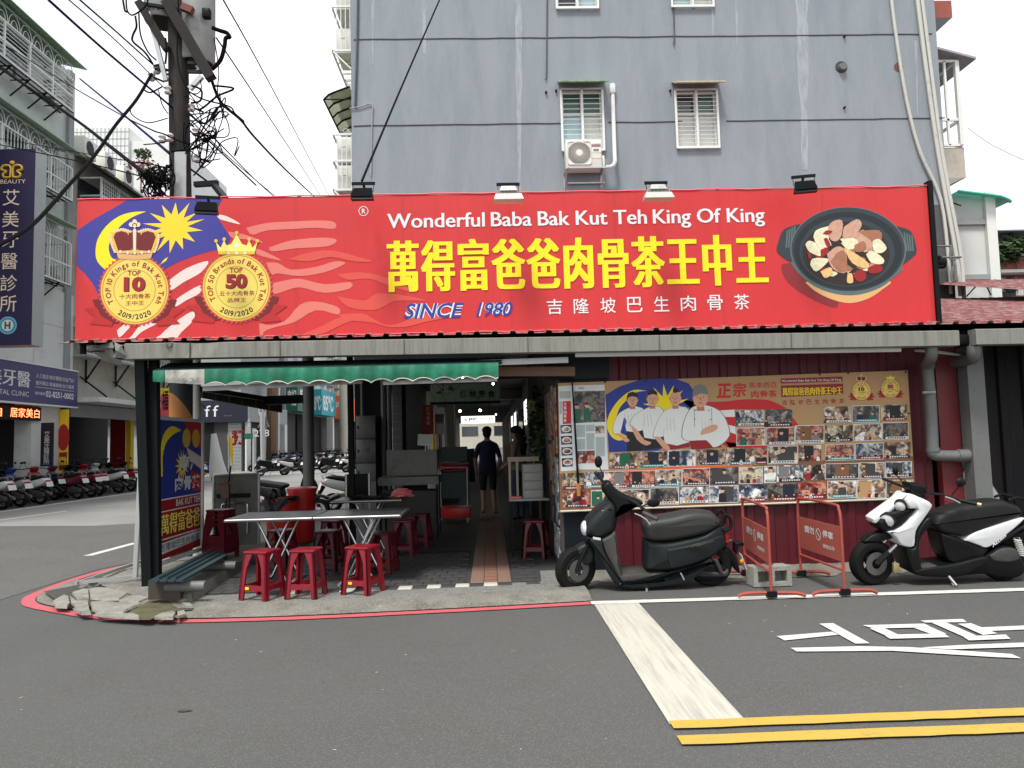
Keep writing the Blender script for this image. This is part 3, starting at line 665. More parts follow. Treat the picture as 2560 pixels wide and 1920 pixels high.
# balconies on the street side, seen edge-on at the left, with cages and air conditioners
cb = crop(800, 0, 3.3183)
def bal(y0p, y1p, xl, zfrac, hoops):
    a, b = PY(*cb(xl, y0p), YW+.25), PY(*cb(xl, y1p), YW+.25); x0 = a.x; z1, z0 = a.z, b.z
    g = MB(); ys = [YW+.25, YW+1.6, YW+3.0]
    for y in ys:
        for z in (z0, z1, z0+(z1-z0)*.52): g.bar((x0, y, z), (XL, y, z), .03, .045)
    for z in (z0, z1, z0+(z1-z0)*.52): g.bar((x0, ys[0], z), (x0, ys[-1], z), .03, .045)
    for k in range(5):
        x = x0+(XL-x0)*k/4.6; g.bar((x, ys[0], z0), (x, ys[0], z1), .016)
    for k in range(12): g.bar((x0, ys[0]+2.75*k/11, z0), (x0, ys[0]+2.75*k/11, z1), .014)
    g.bar((x0,ys[0],z0), (XL,ys[0],z0-.45), .03); g.bar((x0,ys[1],z0), (XL,ys[1],z0-.45), .03); g.bar((x0,ys[0],z0),(XL,ys[1],z0-.02),.03)
    for k in range(6): g.bar((x0+.02, ys[0]+.5*k, z0-.02), (XL, ys[0]+.5*k, z0-.02), .02)
    if hoops:
        for k in range(3):
            cx = x0+.06+k*.22; g.tube([(cx+.06*math.cos(t), ys[0], z1+.05+.07*math.sin(t)) for t in [PI*j/6 for j in range(7)]], .008, 5)
    cg = g.build('balcony_cage', 'grille_white', gb)
    for k in range(2):
        zz = z0+.03+k*(z1-z0)*.52; u = MB(); u.bbox((XL-.40, YW+.42, zz), (XL-.04, YW+1.2, zz+.56), .015); u.box((XL-.30, YW+.41, zz+.34), (XL-.18, YW+.42, zz+.5)); u.build('condenser', 'ac_white', cg)
    return cg
bal(1115, 1575, 105, .5, True); bal(-280, 420, 95, .5, False)
# curved translucent canopy over the lower balcony
cpts = [(246,715),(110,765),(72,782),(30,825)]
pp = [PY(*cb(*p), YW+.2) for p in cpts]
mb = MB(); K = 6
for k in range(K):
    y0, y1 = YW+.2+k*.45, YW+.2+(k+1)*.45
    for i in range(3): mb.add([(pp[i].x,y0,pp[i].z),(pp[i+1].x,y0,pp[i+1].z),(pp[i+1].x,y1,pp[i+1].z),(pp[i].x,y1,pp[i].z)], [(0,1,2,3)], 0, True)
cn = mb.build('balcony_canopy', 'canopy_yellow', gb)
mb = MB()
for k in range(K+1): mb.tube([(p.x, YW+.2+k*.45, p.z-.01) for p in pp], .022, 6)
mb.bar((pp[3].x, YW+.2, pp[3].z), (pp[3].x, YW+2.9, pp[3].z), .03); mb.bar((pp[3].x, YW+.2, pp[3].z), (XL, YW+.2, pp[3].z-.005), .02); mb.build('canopy_rib', 'black_metal', cn)
# bay window box on the right side
cr = crop(2240, 0, 3.456)
mb = MB(); a = PY(*cr(470,530), YW+1); b = PY(*cr(565,1255), YW+1); xo = a.x+.12
for y in (YW+1.0, YW+2.6):
    mb.bar((xo,y,b.z), (xo,y,a.z), .09); mb.bar((xo-.28,y,b.z), (xo-.28,y,a.z), .05)
for z in (a.z, b.z, (a.z*.3+b.z*.7)): mb.bar((xo,YW+1.0,z), (xo,YW+2.6,z), .06); mb.bar((XR,YW+1.0,z), (xo,YW+1.0,z), .05)
bw = mb.build('bay_window_frame', 'white_frame', gb)
MB().add([(XR-.1,YW+.7,a.z+.35),(xo+.42,YW+.9,a.z+.05),(xo+.42,YW+3,a.z+.05),(XR-.1,YW+3,a.z+.35),(XR-.1,YW+.7,a.z+.30),(xo+.42,YW+.9,a.z),(xo+.42,YW+3,a.z),(XR-.1,YW+3,a.z+.30)], [(0,1,2,3),(7,6,5,4),(0,4,5,1),(1,5,6,2)]).build('bay_roof', 'plaster_gray', gb)
MB().box((XR, YW+1.0, b.z-.75), (xo+.05, YW+2.6, b.z-.05)).build('bay_base', 'plaster_beige', gb)
MB().add([(XR,YW+1,b.z-.75),(xo,YW+1,b.z-.75),(XR,YW+1,b.z-1.25),(XR,YW+2.6,b.z-.75),(xo,YW+2.6,b.z-.75),(XR,YW+2.6,b.z-1.25)], [(0,2,1),(3,4,5),(1,2,5,4)]).build('bay_bracket', 'plaster_gray', gb)
t0 = PY(*cr(480,40), YW+1.2); t1 = PY(*cr(480,150), YW+1.2)
MB().box((XR, YW+1.2, t1.z), (t0.x, YW+2.8, t0.z+.1)).build('balcony_slab', 'brick_red', gb)
MB().add([(XR,YW+1.2,t1.z),(t0.x,YW+1.2,t1.z),(XR,YW+1.2,t1.z-.9),(XR,YW+2.8,t1.z),(t0.x,YW+2.8,t1.z),(XR,YW+2.8,t1.z-.9)], [(0,2,1),(3,4,5),(1,2,5,4)]).build('balcony_bracket', 'wall_base', gb)
# air-conditioner on the wall under the left window
ac = thing('air_conditioner', 'white outdoor air conditioner on a bracket under the green hooded window', 'air conditioner', tuple(W(1470,420)))
def A(x, y, dy=0): return PY(*cac(x, y), YW-.42+dy)
k = A(200, 880); q = A(745, 1290); mb = MB(); mb.bbox((k.x, YW-.40, q.z), (q.x, YW-.08, k.z), .015)
cs = mb.build('casing', 'ac_white', ac)
k2 = A(745, 1090); q2 = A(795, 1270); MB().bbox((k2.x+.005, YW-.34, q2.z), (q2.x, YW-.10, k2.z), .02).build('valve_cover', 'ac_white', ac)
fc = A(405, 1080); Rf = (A(575,1080).x-fc.x)
MB().lathe([(.001,0),(Rf*.97,0)], fc+Vector((0,.012,0)), 'y', 32).build('fan_recess', 'black_plastic', ac)
mb = MB()
for r in (.36,.48,.6,.72,.84,.96): mb.tube([fc+Vector((math.cos(2*PI*i/32)*Rf*r, .002, math.sin(2*PI*i/32)*Rf*r)) for i in range(32)], .004, 4, closed=True)
for i in range(28):
    a = 2*PI*i/28; mb.bar(fc+Vector((math.cos(a)*Rf*.3,.002,math.sin(a)*Rf*.3)), fc+Vector((math.cos(a+.25)*Rf*.98,.002,math.sin(a+.25)*Rf*.98)), .006)
for sx in (-1,1):
    for sz in (-1,1): mb.add([fc+Vector((sx*Rf,.008,sz*Rf)), fc+Vector((sx*Rf,.008,sz*Rf*.35)), fc+Vector((sx*Rf*.72,.008,sz*Rf*.72)), fc+Vector((sx*Rf*.35,.008,sz*Rf))], [(0,1,2,3)])
mb.tube([fc+Vector((x*Rf*1.02,.0,z*Rf*1.02)) for x, z in ((-1,-.85),(-.85,-1),(.85,-1),(1,-.85),(1,.85),(.85,1),(-.85,1),(-1,.85))], .008, 5, closed=True)
mb.build('fan_grille', 'ac_white', ac)
MB().lathe([(.001,-.012),(Rf*.26,-.012),(Rf*.30,0)], fc, 'y', 20).build('fan_hub', 'ac_white', ac)
a, b = A(592,978), A(720,940); lg = MB(); lg.box((a.x, YW-.408, a.z), (b.x, YW-.401, b.z)); lg.build('logo_plate', 'maroon_logo', cs)
text_in(MB(), 'HITACHI', (a.x+.01, YW-.412, a.z+.012), (1,0,0), (0,0,1), b.x-a.x-.02, b.z-a.z-.024, bold=.01).build('lettering', 'ink_white', cs)
mb = MB(); mb.box((A(615,1045).x, YW-.404, A(615,1048).z), (A(695,1045).x, YW-.401, A(615,1015).z)); mb.build('spec_label', 'ink_gray', cs)
for zz in (1075,1160): a = A(585,zz); b = A(735,zz); MB().bar((a.x,YW-.402,a.z), (b.x,YW-.402,a.z), .004).build('casing_seam', 'ink_gray', cs)
mb = MB(); zb_ = A(0,1300).z
for x in (215, 770):
    xx = A(x,1300).x; mb.bar((xx,YW-.42,zb_), (xx,YW,zb_), .04); mb.bar((xx,YW,zb_), (xx,YW,zb_-.42), .04); mb.bar((xx,YW-.40,zb_), (xx,YW-.02,zb_-.40), .03)
xa, xb = A(215,0).x, A(770,0).x; mb.bar((xa,YW-.40,zb_), (xb,YW-.40,zb_), .03); mb.bar((xa,YW-.05,zb_-.2), (xb,YW-.05,zb_-.2), .03)
mb.build('bracket', 'alu', ac)
dpp = [A(800,1290,.2), A(860,1290,.2), A(915,1260,.2), A(935,1200,.2), A(928,1100,.3), A(900,215,.36)]
MB().tube([tuple(p) for p in dpp], .042, 8).build('pipe_duct', 'plaster_white', ac)
p = A(895, 140, .36); MB().bbox((p.x-.065,p.y-.06,p.z-.11), (p.x+.065,p.y+.06,p.z+.13), .05).build('duct_cap', 'plaster_white', ac)
# ================================================================ the shop: roof, gutter, walls, posts
shop = thing('shop_shed', 'low corner eatery under a red corrugated roof with a galvanized gutter and open front', 'shop', (.5, 8.3, 0))
YR0, ZR0, YR1, ZR1 = 7.93, 2.63, 15.45, 4.22
def roof_sheet(x0, x1, y0, z0, y1, z1, pitch=.19, h=.028, t=.004):
    mb = MB(); xs_ = []; x = x0
    while x < x1: xs_ += [(x, 0), (x+pitch*.62, 0), (x+pitch*.70, h), (x+pitch*.92, h)]; x += pitch
    xs_.append((x1, 0)); n = len(xs_); vs = []
    for y, z in ((y0, z0), (y1, z1)):
        for a, b in xs_: vs.append((a, y, z+b))
    fs = [(i, i+1, n+i+1, n+i) for i in range(n-1)]
    mb.add(vs, fs)
    mb.add([(p[0], p[1], p[2]-t) for p in vs], [f[::-1] for f in fs]); return mb
roof_sheet(-4.45, 14, YR0, ZR0, YR1, ZR1).build('roof', 'roof_red', shop)
roof_sheet(9.3, 20, 10.6, 3.35, 16.2, 4.75).build('rear_roof', 'roof_red', shop)
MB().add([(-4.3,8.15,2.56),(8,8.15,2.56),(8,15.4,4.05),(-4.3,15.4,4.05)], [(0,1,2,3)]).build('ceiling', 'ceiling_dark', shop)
for y in (8.6, 10.4, 12.2, 14.0): MB().box((-4.2, y, 2.44+(y-8.15)*.205), (5.3, y+.1, 2.55+(y-8.15)*.205)).build('purlin', 'black_iron', shop)
# gutter (front face, a bent lip, a dented left end)
def gutter(x0, x1, z0l, z0r, h, nm='gutter'):
    mb = MB(); n = int((x1-x0)/.12); vs = []; rr = random.Random(4)
    for i in range(n+1):
        k = i/n; x = x0+(x1-x0)*k; z = z0l+(z0r-z0l)*k; d = rr.uniform(-.004,.004); dt = .02*math.exp(-((x+2.95)/.12)**2)
        vs += [(x, 7.86, z), (x, 7.84+d, z+.004), (x, 7.835+d+dt, z+h-.01), (x, 7.86, z+h-dt*1.5), (x, 7.97, z+h), (x, 7.97, z)]
    fs = []
    for i in range(n):
        for j in range(5): fs.append((6*i+j, 6*i+6+j, 6*i+7+j, 6*i+j+1))
        fs.append((6*i+5, 6*i+11, 6*i+6, 6*i))
    fs += [(0,1,2,3,4,5), tuple(6*n+j for j in (5,4,3,2,1,0))]
    return mb.add(vs, fs).build(nm, 'galvanized', shop)
gutter(-3.72, 4.98, 2.437, 2.385, .165)
gutter(5.16, 12, 2.39, 2.36, .17)
for px in (474, 700, 1010, 1320, 1650, 1980): 
    p = PY(px, 880, 7.83); MB().box((p.x-.003, 7.826, 2.44-.006*(p.x+3.7)), (p.x+.003, 7.845, 2.60-.006*(p.x+3.7))).build('gutter_seam', 'wall_base', shop)
c3 = crop(180, 820, 6.9125)
def crumple(pts, nm='crumpled_gutter_end'):
    rr = random.Random(9); v = [PY(*c3(x, y), yy) for x, y, yy in pts]; cen = sum(v, Vector())/len(v)+Vector((0,-.03,.01)); n = len(v)
    MB().add(v+[cen], [(i, (i+1) % n, n) for i in range(n)]).build(nm, 'galvanized', shop)
crumple([(235,330,8.6),(420,300,8.3),(700,240,7.9),(720,350,7.85),(600,350,8.0),(250,375,8.6)])
crumple([(730,240,7.84),(850,300,7.8),(940,480,7.82),(930,530,7.84),(740,510,7.86),(700,490,7.9),(750,380,7.8)])
crumple([(300,385,8.55),(700,360,7.95),(745,520,7.9),(860,560,7.95),(850,650,8.1),(560,560,8.4)], 'gutter_return')
crumple([(1590,245,7.832),(1640,255,7.82),(1760,240,7.832),(1690,330,7.81),(1640,345,7.81),(1620,300,7.81)], 'gutter_dent')
# red ribbed wall to the right of the opening
YRW = 8.55
def ribbed(x0, x1, z0, z1, y, m, nm, pitch=.23, d=.022):
    mb = MB(); xs_ = []; x = x0
    while x < x1: xs_ += [(x, 0), (x+pitch*.55, 0), (x+pitch*.63, -d), (x+pitch*.92, -d)]; x += pitch
    xs_ = [(min(a, x1), b) for a, b in xs_]+[(x1, 0)]; n = len(xs_)
    mb.add([(a, y+b, z) for z in (z0, z1) for a, b in xs_]+[(x0,y+.05,z0),(x1,y+.05,z0),(x1,y+.05,z1),(x0,y+.05,z1)], [(i, i+1, n+i+1, n+i) for i in range(n-1)]+[(2*n+3,2*n+2,2*n+1,2*n)])
    return mb.build(nm, m, shop)
ribbed(1.34, 5.02, .03, 2.56, YRW, 'red_sheet', 'wall')
ribbed(.80, 1.34, .03, 2.56, YRW+.01, 'navy_sheet', 'wall', .54, .01)
x0 = PY(2339,1000,8.5).x; MB().box((x0, 8.46, .02), (x0+.235, 8.56, 2.5)).build('corner_post', 'red_post', shop)
ribbed(5.4, 12, .0, 2.9, 9.6, 'dark_sheet', 'wall', .32, .03)
MB().box((5.3, 8.56, .0), (5.36, 9.62, 2.5)).build('wall', 'dark_sheet', shop)
p = PY(2440,1000,8.3); mb = MB(); mb.box((p.x-.1, 8.26, 0), (p.x+.09, 8.44, 2.42)); mb.build('concrete_post', 'pvc_gray', shop)
# side wall of the arcade covered with prints, and the wall behind it
MB().box((.76, 8.56, .05), (.80, 10.4, 2.5)).build('wall', 'wood_dark', shop)
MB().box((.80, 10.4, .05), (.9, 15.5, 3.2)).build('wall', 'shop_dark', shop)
MB().box((.62, 8.50, 2.18), (1.36, 8.58, 2.56)).build('beam', 'navy_sheet', shop)
MB().bar((-2.9,8.35,2.33), (.95,8.35,2.25), .08, .1).build('beam', 'wood_brown', shop)
# black front posts
def lean_post(x0, y0, z0, x1, y1, z1, wd, m, nm='post'):
    return MB().bar((x0,y0,z0), (x1,y1,z1), wd, wd, up=(0,1,0)).build(nm, m, shop)
b0, t0 = PY(372,1470,8.05), PY(352,900,8.0); lean_post(b0.x, 8.05, .05, t0.x, 8.0, 2.5, .098, 'black_iron')
b0, t0 = PY(389,1472,8.07), PY(385,900,8.1); lean_post(b0.x, 8.09, .05, t0.x, 8.1, 2.5, .085, 'black_iron')
p = PY(772,1200,13.2); MB().tube([(p.x, 13.2, .05), (p.x, 13.2, 3.6)], .098, 16).build('column', 'pvc_gray', shop)
p = PY(880,1100,10.6); MB().tube([(p.x, 10.6, .05), (p.x-.02, 10.6, 2.9)], .045, 8).build('column', 'black_iron', shop)
# side valance of dark boards along the street side
c1_ = crop(380, 900, 4.148)
for i in range(6):
    k0, k1 = i/6, (i+1)/6; f = lambda a, b, k: a+(b-a)*k
    tp = [PY(*c1_(f(500,1340,k), f(290,425,k)), f(9,12,k)) for k in (k0, k1-.01)]; bt = [PY(*c1_(f(500,1340,k), f(392,548,k)), f(9,12,k)) for k in (k1-.01, k0)]
    MB().prism(tp+bt, (.03,0,0)).build('valance_board', 'wood_dark', shop)
MB().bar(PY(*c1_(520,300),8.7), PY(*c1_(1380,435),12), .06).build('side_beam', 'black_iron', shop)
MB().bar(PY(*c1_(1180,420),11), PY(*c1_(1560,405),11), .12).build('side_beam', 'black_iron', shop)
# ---- green awning: sloping roll and scalloped valance, with a gray patch
c4 = crop(850, 900, 4.022)
YA = 7.80
zt = [(382,927),(512,923),(800,918),(1000,913),(1246,907)]; zb = [(382,954),(512,962),(800,957),(1000,952),(1246,945)]
def interp(tab, px):
    for i in range(len(tab)-1):
        if tab[i+1][0] >= px: k = (px-tab[i][0])/(tab[i+1][0]-tab[i][0]); return tab[i][1]+(tab[i+1][1]-tab[i][1])*k
    return tab[-1][1]
def valance(pa, pb, m, nm, par, scal=True, off=0):
    n = max(4, int((pb-pa)/3.5)); vs = []; rr = random.Random(int(pa))
    for i in range(n+1):
        px = pa+(pb-pa)*i/n; t = interp(zt, px); b = interp(zb, px)
        ph = ((px-512)/52.0) % 1.0
        if scal: b -= 9*abs(math.sin(PI*ph))**.7-3
        wv = .012*math.sin(px*.09)+.008*math.sin(px*.23)
        a = PY(px, t, YA-off); c = PY(px, (t+b)/2, YA-.012-off+wv*.7); d = PY(px, b, YA+wv-off)
        vs += [tuple(a), tuple(c), tuple(d)]
    fs = []
    for i in range(n): fs += [(3*i, 3*i+1, 3*i+4, 3*i+3), (3*i+1, 3*i+2, 3*i+5, 3*i+4)]
    o = MB().add(vs, [f[::-1] for f in fs], 0, True).build(nm, m, par)
    if scal: MB().tube([vs[3*i+2] for i in range(n+1)], .006, 4).build('hem', 'awning_edge', o)
    return o
a, b = PY(382,927,YA), PY(1246,907,YA)
awn = MB().add([(a.x,YA,a.z),(b.x,YA,b.z),(b.x+.1,8.3,2.42),(a.x-.05,8.3,2.44),(a.x,YA+.01,a.z-.02),(b.x,YA+.01,b.z-.02),(b.x+.1,8.3,2.39),(a.x-.05,8.3,2.41)], [(0,1,2,3),(7,6,5,4)], 0, True).build('awning', 'tarp_dark', shop)
valance(382, 414, 'awning_green', 'valance', awn, False); valance(510, 740, 'awning_green', 'valance', awn); valance(740.5, 1020, 'awning_green', 'valance', awn); valance(1020.5, 1246, 'awning_green', 'valance', awn)
pt = valance(413, 511, 'awning_patch', 'patch', awn, False, .004)
a = PY(437,958,YA-.03); text_in(MB(), '46 24', (a.x,YA-.03,a.z), (1,0,0), (0,0,1), .24, .05, shear=.2).build('faint_numbers', 'ink_gray', awn)
p, q = PY(508,972,8.0), PY(905,953,8.0); MB().bar(p, q, .035, .05).build('awning_bar', 'alu', awn)
p, q = PY(958,957,7.95), PY(1243,948,7.95); MB().bar(p, q, .03, .045).build('awning_bar', 'alu', awn)
p, q = PY(1250,906,8.1), PY(1420,900,8.1); MB().bar((PY(1000,915,8.1)), q, .05, .06).build('awning_bar', 'alu', awn)
# fluorescent batten under the gutter
p, q = PY(1438,886,8.0), PY(2250,873,8.0)
bt = MB().bar(p, q, .05, .055).build('light_batten', 'white_frame', shop)
# down pipes
cR = crop(2200, 800, 3.317)
dp = thing('down_pipe', 'gray plastic rain pipe with elbows on the red corner post', 'pipe', tuple(PY(2330,1140,8.35)))
def D(x, y, yy=8.35): return PY(*cR(x, y), yy)
pts = [D(425,225,7.95), D(425,300,7.98), D(400,350,8.2), D(395,400), D(420,700), D(437,1060), D(445,1110), D(500,1125), D(740,1125)]
MB().tube(smooth_path([tuple(p) for p in pts], 5), .062, 12).build('pipe', 'pvc_gray', dp)
MB().tube([tuple(D(355,602,8.28)), tuple(D(460,598,8.28))], .014, 6).build('clamp', 'alu', dp)
MB().tube([tuple(D(398,355)), tuple(D(396,400))], .072, 12).build('collar', 'pvc_gray', dp)
MB().tube([tuple(D(640,1125)), tuple(D(745,1125))], .072, 12).build('collar', 'pvc_gray', dp)
MB().tube([tuple(D(438,1060)), tuple(D(440,1090))], .072, 12).build('collar', 'pvc_gray', dp)
dp2 = thing('down_pipe', 'short gray rain pipe elbow under the right gutter end', 'pipe', tuple(D(765,320)))
MB().tube(smooth_path([tuple(p) for p in [D(775,215,7.95), D(775,290,7.98), D(750,320,8.15), D(610,350,8.5)]], 5), .07, 12).build('pipe', 'pvc_gray', dp2)
MB().bbox(tuple(PY(*cR(665,205), 7.95)), tuple(PY(*cR(745,130), 8.1)), .02).build('hopper', 'black_plastic', dp2)
for s in range(2):
    pa, pb = D(290+s*10,255,8.3), D(690,295,8.3)
    MB().tube(smooth_path([tuple(pa), tuple(D(450,260+s*8,8.3)), tuple(pb)], 4), .012, 5).build('cable', 'pvc', dp2)
# pump, pipes and cables at the foot of the gray wall above the roof
cS = crop(2200, 440, 3.606)
pm = thing('water_pump', 'black water pump with gray pipes on the wall beside the red sign', 'pump', tuple(PY(*cS(510,780), 15.2)))
def Q(x, y, yy=15.2): return PY(*cS(x, y), yy)
MB().tube([tuple(Q(455,785)), tuple(Q(575,785))], .12, 12).build('motor', 'black_plastic', pm)
a, b = Q(455,765), Q(505,735); MB().bbox((a.x,15.0,a.z), (b.x,15.2,b.z), .02).build('terminal_box', 'black_plastic', pm)
a = Q(455,830); b = Q(540,815); MB().box((a.x,15.05,a.z), (b.x,15.45,b.z)).build('shelf', 'black_metal', pm)
for L in ([(495,735),(497,632),(650,632)], [(530,760),(570,735),(735,730),(640,765)], [(640,632),(630,740),(655,765)], [(655,815),(643,900),(650,945),(685,942),(680,800)]):
    MB().tube([tuple(Q(x, y)) for x, y in L], .022, 6).build('pipe', 'pvc_gray', pm)
# ================================================================ the big banner
YS = 8.10
def S(px, py, d=0.0): return PY(px, py, YS-d)
bx0, bx1, bz0, bz1 = -4.36, 4.90, 2.682, 4.195
sign = thing('shop_sign', 'wide red banner sign with yellow Chinese name, two gold medals and a soup pot', 'sign', (.27, YS, bz0))
m = bpy.data.materials.new('banner'); m.use_nodes = True; MT['banner'] = m
t = m.node_tree; pr = t.nodes['Principled BSDF']; pr.inputs['Roughness'].default_value = .5
tcn = nd(t,'ShaderNodeTexCoord'); n1 = nd(t,'ShaderNodeTexNoise'); n1.inputs['Scale'].default_value = 1.3; t.links.new(tcn.outputs['Object'], n1.inputs['Vector'])
mxx = nd(t,'ShaderNodeMix',data_type='RGBA'); mxx.inputs['A'].default_value = (*srgb(190,36,40),1); mxx.inputs['B'].default_value = (*srgb(206,44,44),1); t.links.new(n1.outputs['Fac'], mxx.inputs['Factor']); mpp = nd(t,'ShaderNodeMapping'); mpp.inputs['Scale'].default_value = (7,1,.7); t.links.new(tcn.outputs['Object'], mpp.inputs['Vector']); n2 = nd(t,'ShaderNodeTexNoise'); n2.inputs['Scale'].default_value = .9; n2.inputs['Detail'].default_value = 3; t.links.new(mpp.outputs['Vector'], n2.inputs['Vector'])
bpn = nd(t,'ShaderNodeBump'); bpn.inputs['Strength'].default_value = .5; bpn.inputs['Distance'].default_value = .03; t.links.new(n2.outputs['Fac'], bpn.inputs['Height']); t.links.new(bpn.outputs['Normal'], pr.inputs['Normal'])
sx_ = nd(t,'ShaderNodeSeparateXYZ'); t.links.new(tcn.outputs['Object'], sx_.inputs[0]); ml_ = nd(t,'ShaderNodeMath',operation='MULTIPLY_ADD'); ml_.inputs[1].default_value = .869; ml_.inputs[2].default_value = 10.02; t.links.new(sx_.outputs['X'], ml_.inputs[0]); fr_ = nd(t,'ShaderNodeMath',operation='FRACT'); t.links.new(ml_.outputs[0], fr_.inputs[0])
rm_ = nd(t,'ShaderNodeValToRGB'); e_ = rm_.color_ramp.elements; e_[0].position = 0; e_[0].color = (.80,.80,.80,1); e_[1].position = .045; e_[1].color = (1,1,1,1); t.links.new(fr_.outputs[0], rm_.inputs['Fac'])
mu_ = nd(t,'ShaderNodeMix',data_type='RGBA',blend_type='MULTIPLY'); mu_.inputs['Factor'].default_value = .7; t.links.new(mxx.outputs['Result'], mu_.inputs['A']); t.links.new(rm_.outputs['Color'], mu_.inputs['B']); t.links.new(mu_.outputs['Result'], pr.inputs['Base Color'])
mat('canton', srgb(66,50,130), .5, var=.5, vs=.9, col2=srgb(36,52,150))
bn = MB().box((bx0, YS, bz0), (bx1, YS+.035, bz1)).build('banner', 'banner', sign)
mb = MB()
for z in (bz0-.02, bz1-.05, (bz0+bz1)/2): mb.bar((bx0+.02, YS+.07, z), (bx1+.05, YS+.07, z), .05, .05)
for i in range(9): x = bx0+.05+i*(bx1-bx0-.08)/8; mb.bar((x, YS+.07, bz0-.14), (x, YS+.07, bz1+.02), .045, .045)
for i in range(5): x = bx0+.6+i*2; mb.bar((x, YS+.1, bz1-.1), (x, YS+1.6, bz0+.3), .04, .04)
mb.bar((bx1+.03, YS+.02, bz0-.04), (bx1+.03, YS+.02, bz1+.06), .05, .09)
mb.build('frame', 'black_metal', sign)
rr = random.Random(2); mb = MB()
for z, sg in ((bz0, -1), (bz1, 1)):
    pts = [(bx0+(bx1-bx0)*i/60, YS-.004, z+sg*(.006+.006*math.sin(i*1.3)+rr.uniform(-.002,.003))) for i in range(61)]; mb.tube(pts, .007, 5)
mb.build('hem_cord', 'ink_pinkish', bn)
LIFT = [0]
def pr_poly(name, pts, m_, c=None, d=.002, par=None):
    v = [S(*(c(*p) if c else p), d) for p in pts]
    v = [Vector((min(max(q.x, bx0+.004), bx1-.004), q.y, min(max(q.z, bz0+.004), bz1-.004))) for q in v]
    return MB().poly(v).build(name, m_, par or bn)
cA, cB, cC, cD = crop(180,480,3.6867), crop(680,480,3.6867), crop(1180,440,3.6867), crop(1780,440,3.6867)
def sm(p, n=4):
    q = smooth_path(p+[p[0]], n); return q[:-1]
pr_poly('flag_field', [(515,70),(1390,60),(1315,190),(1380,290),(1465,430),(1420,500),(1330,530),(1150,580),(1000,635),(870,700),(700,800),(500,950),(260,990),(235,930),(190,840),(120,755),(40,680),(40,355),(200,250),(380,150)], 'canton', cA, .002)
ST = [[(900,810),(1050,705),(1255,635),(1190,740),(1030,830),(910,905)], [(920,1030),(1000,960),(1180,860),(1180,930),(1050,1000),(960,1055)], [(415,1275),(520,1190),(600,1190),(540,1240),(440,1340)], [(520,1372),(650,1210),(800,1200),(640,1290),(560,1370)], [(765,1365),(930,1215),(1110,1100),(1120,1180),(1010,1290),(945,1358)],
      [(1335,205),(1430,225),(1555,298),(1400,262),(1350,240)], [(1605,330),(1800,285),(2060,270),(2300,262),(2420,280),(2420,340),(2250,330),(2060,340),(1800,355),(1660,395)], [(1815,512),(1950,465),(2060,440),(2300,420),(2440,440),(2360,500),(2060,520),(1850,548)], [(1440,365),(1560,385),(1700,430),(1760,470),(1640,440),(1480,425)], [(1700,520),(1800,560),(1930,630),(1800,605),(1700,570)], [(1790,650),(1900,655),(2020,715),(2250,690),(2420,640),(2520,660),(2330,740),(2100,775),(1900,750),(1840,760)]]
ink('ink_fold', 216, 116, 104); ink('ink_fold2', 210, 74, 62)
for i, s in enumerate(ST): pr_poly('stripe', sm(s, 3), 'ink_stripe' if i < 6 else 'ink_fold', cA, .0025+.0002*(i % 3))
SP = [[(1850,840),(1990,810),(2110,800),(2330,850),(2560,830),(2560,890),(2330,930),(2110,880),(2000,900),(1860,940)], [(1720,1170),(1790,1225),(1960,1190),(2100,1040),(2250,1010),(2450,1060),(2450,1130),(2250,1090),(2050,1200),(1860,1250),(1770,1290),(1760,1335),(1735,1335)]]
for s in SP: pr_poly('stripe', sm(s, 3), 'ink_fold', cA, .0028)
SQ = [[(600,760),(820,740),(1060,790),(1340,930),(1090,870),(900,800),(700,810)], [(600,960),(850,1000),(950,940),(1060,935),(1200,950),(1430,1000),(1240,1000),(1120,1010),(1000,1070),(900,1090),(700,1060)], [(600,1130),(830,1120),(950,1180),(1060,1225),(1200,1200),(1380,1120),(1620,1150),(1400,1200),(1250,1240),(1080,1245),(930,1205),(700,1180)], [(240,1325),(450,1240),(640,1150),(830,1150),(650,1220),(430,1322)], [(150,620),(330,560),(560,540),(800,600),(930,640),(760,640),(540,600),(340,640)]]
for i, s in enumerate(SQ): pr_poly('stripe', sm(s, 3), 'ink_fold2', cB, .003+.0002*i)
pr_poly('moon', sm([(685,180),(560,185),(430,225),(310,320),(235,440),(217,560),(235,640),(300,710),(400,760),(420,640),(370,610),(345,560),(340,490),(380,400),(450,310),(560,230)], 3), 'ink_yellow', cA, .003)
pr_poly('moon', [(885,597),(868,632),(815,668),(845,625)], 'ink_yellow', cA, .003)
tips = [(828,118),(955,96),(1082,100),(1150,190),(1222,250),(1205,355),(1135,460),(1025,530),(900,565),(778,550),(735,455),(690,385),(650,290),(718,193)]
sc_ = (945,325); pts = []
for i, tp in enumerate(tips):
    pts.append(tp); n2 = tips[(i+1) % 14]; a = Vector((tp[0]-sc_[0], tp[1]-sc_[1])).normalized()+Vector((n2[0]-sc_[0], n2[1]-sc_[1])).normalized(); a.normalize(); pts.append((sc_[0]+a.x*120, sc_[1]+a.y*120))
pr_poly('star', pts, 'ink_star', cA, .0032)
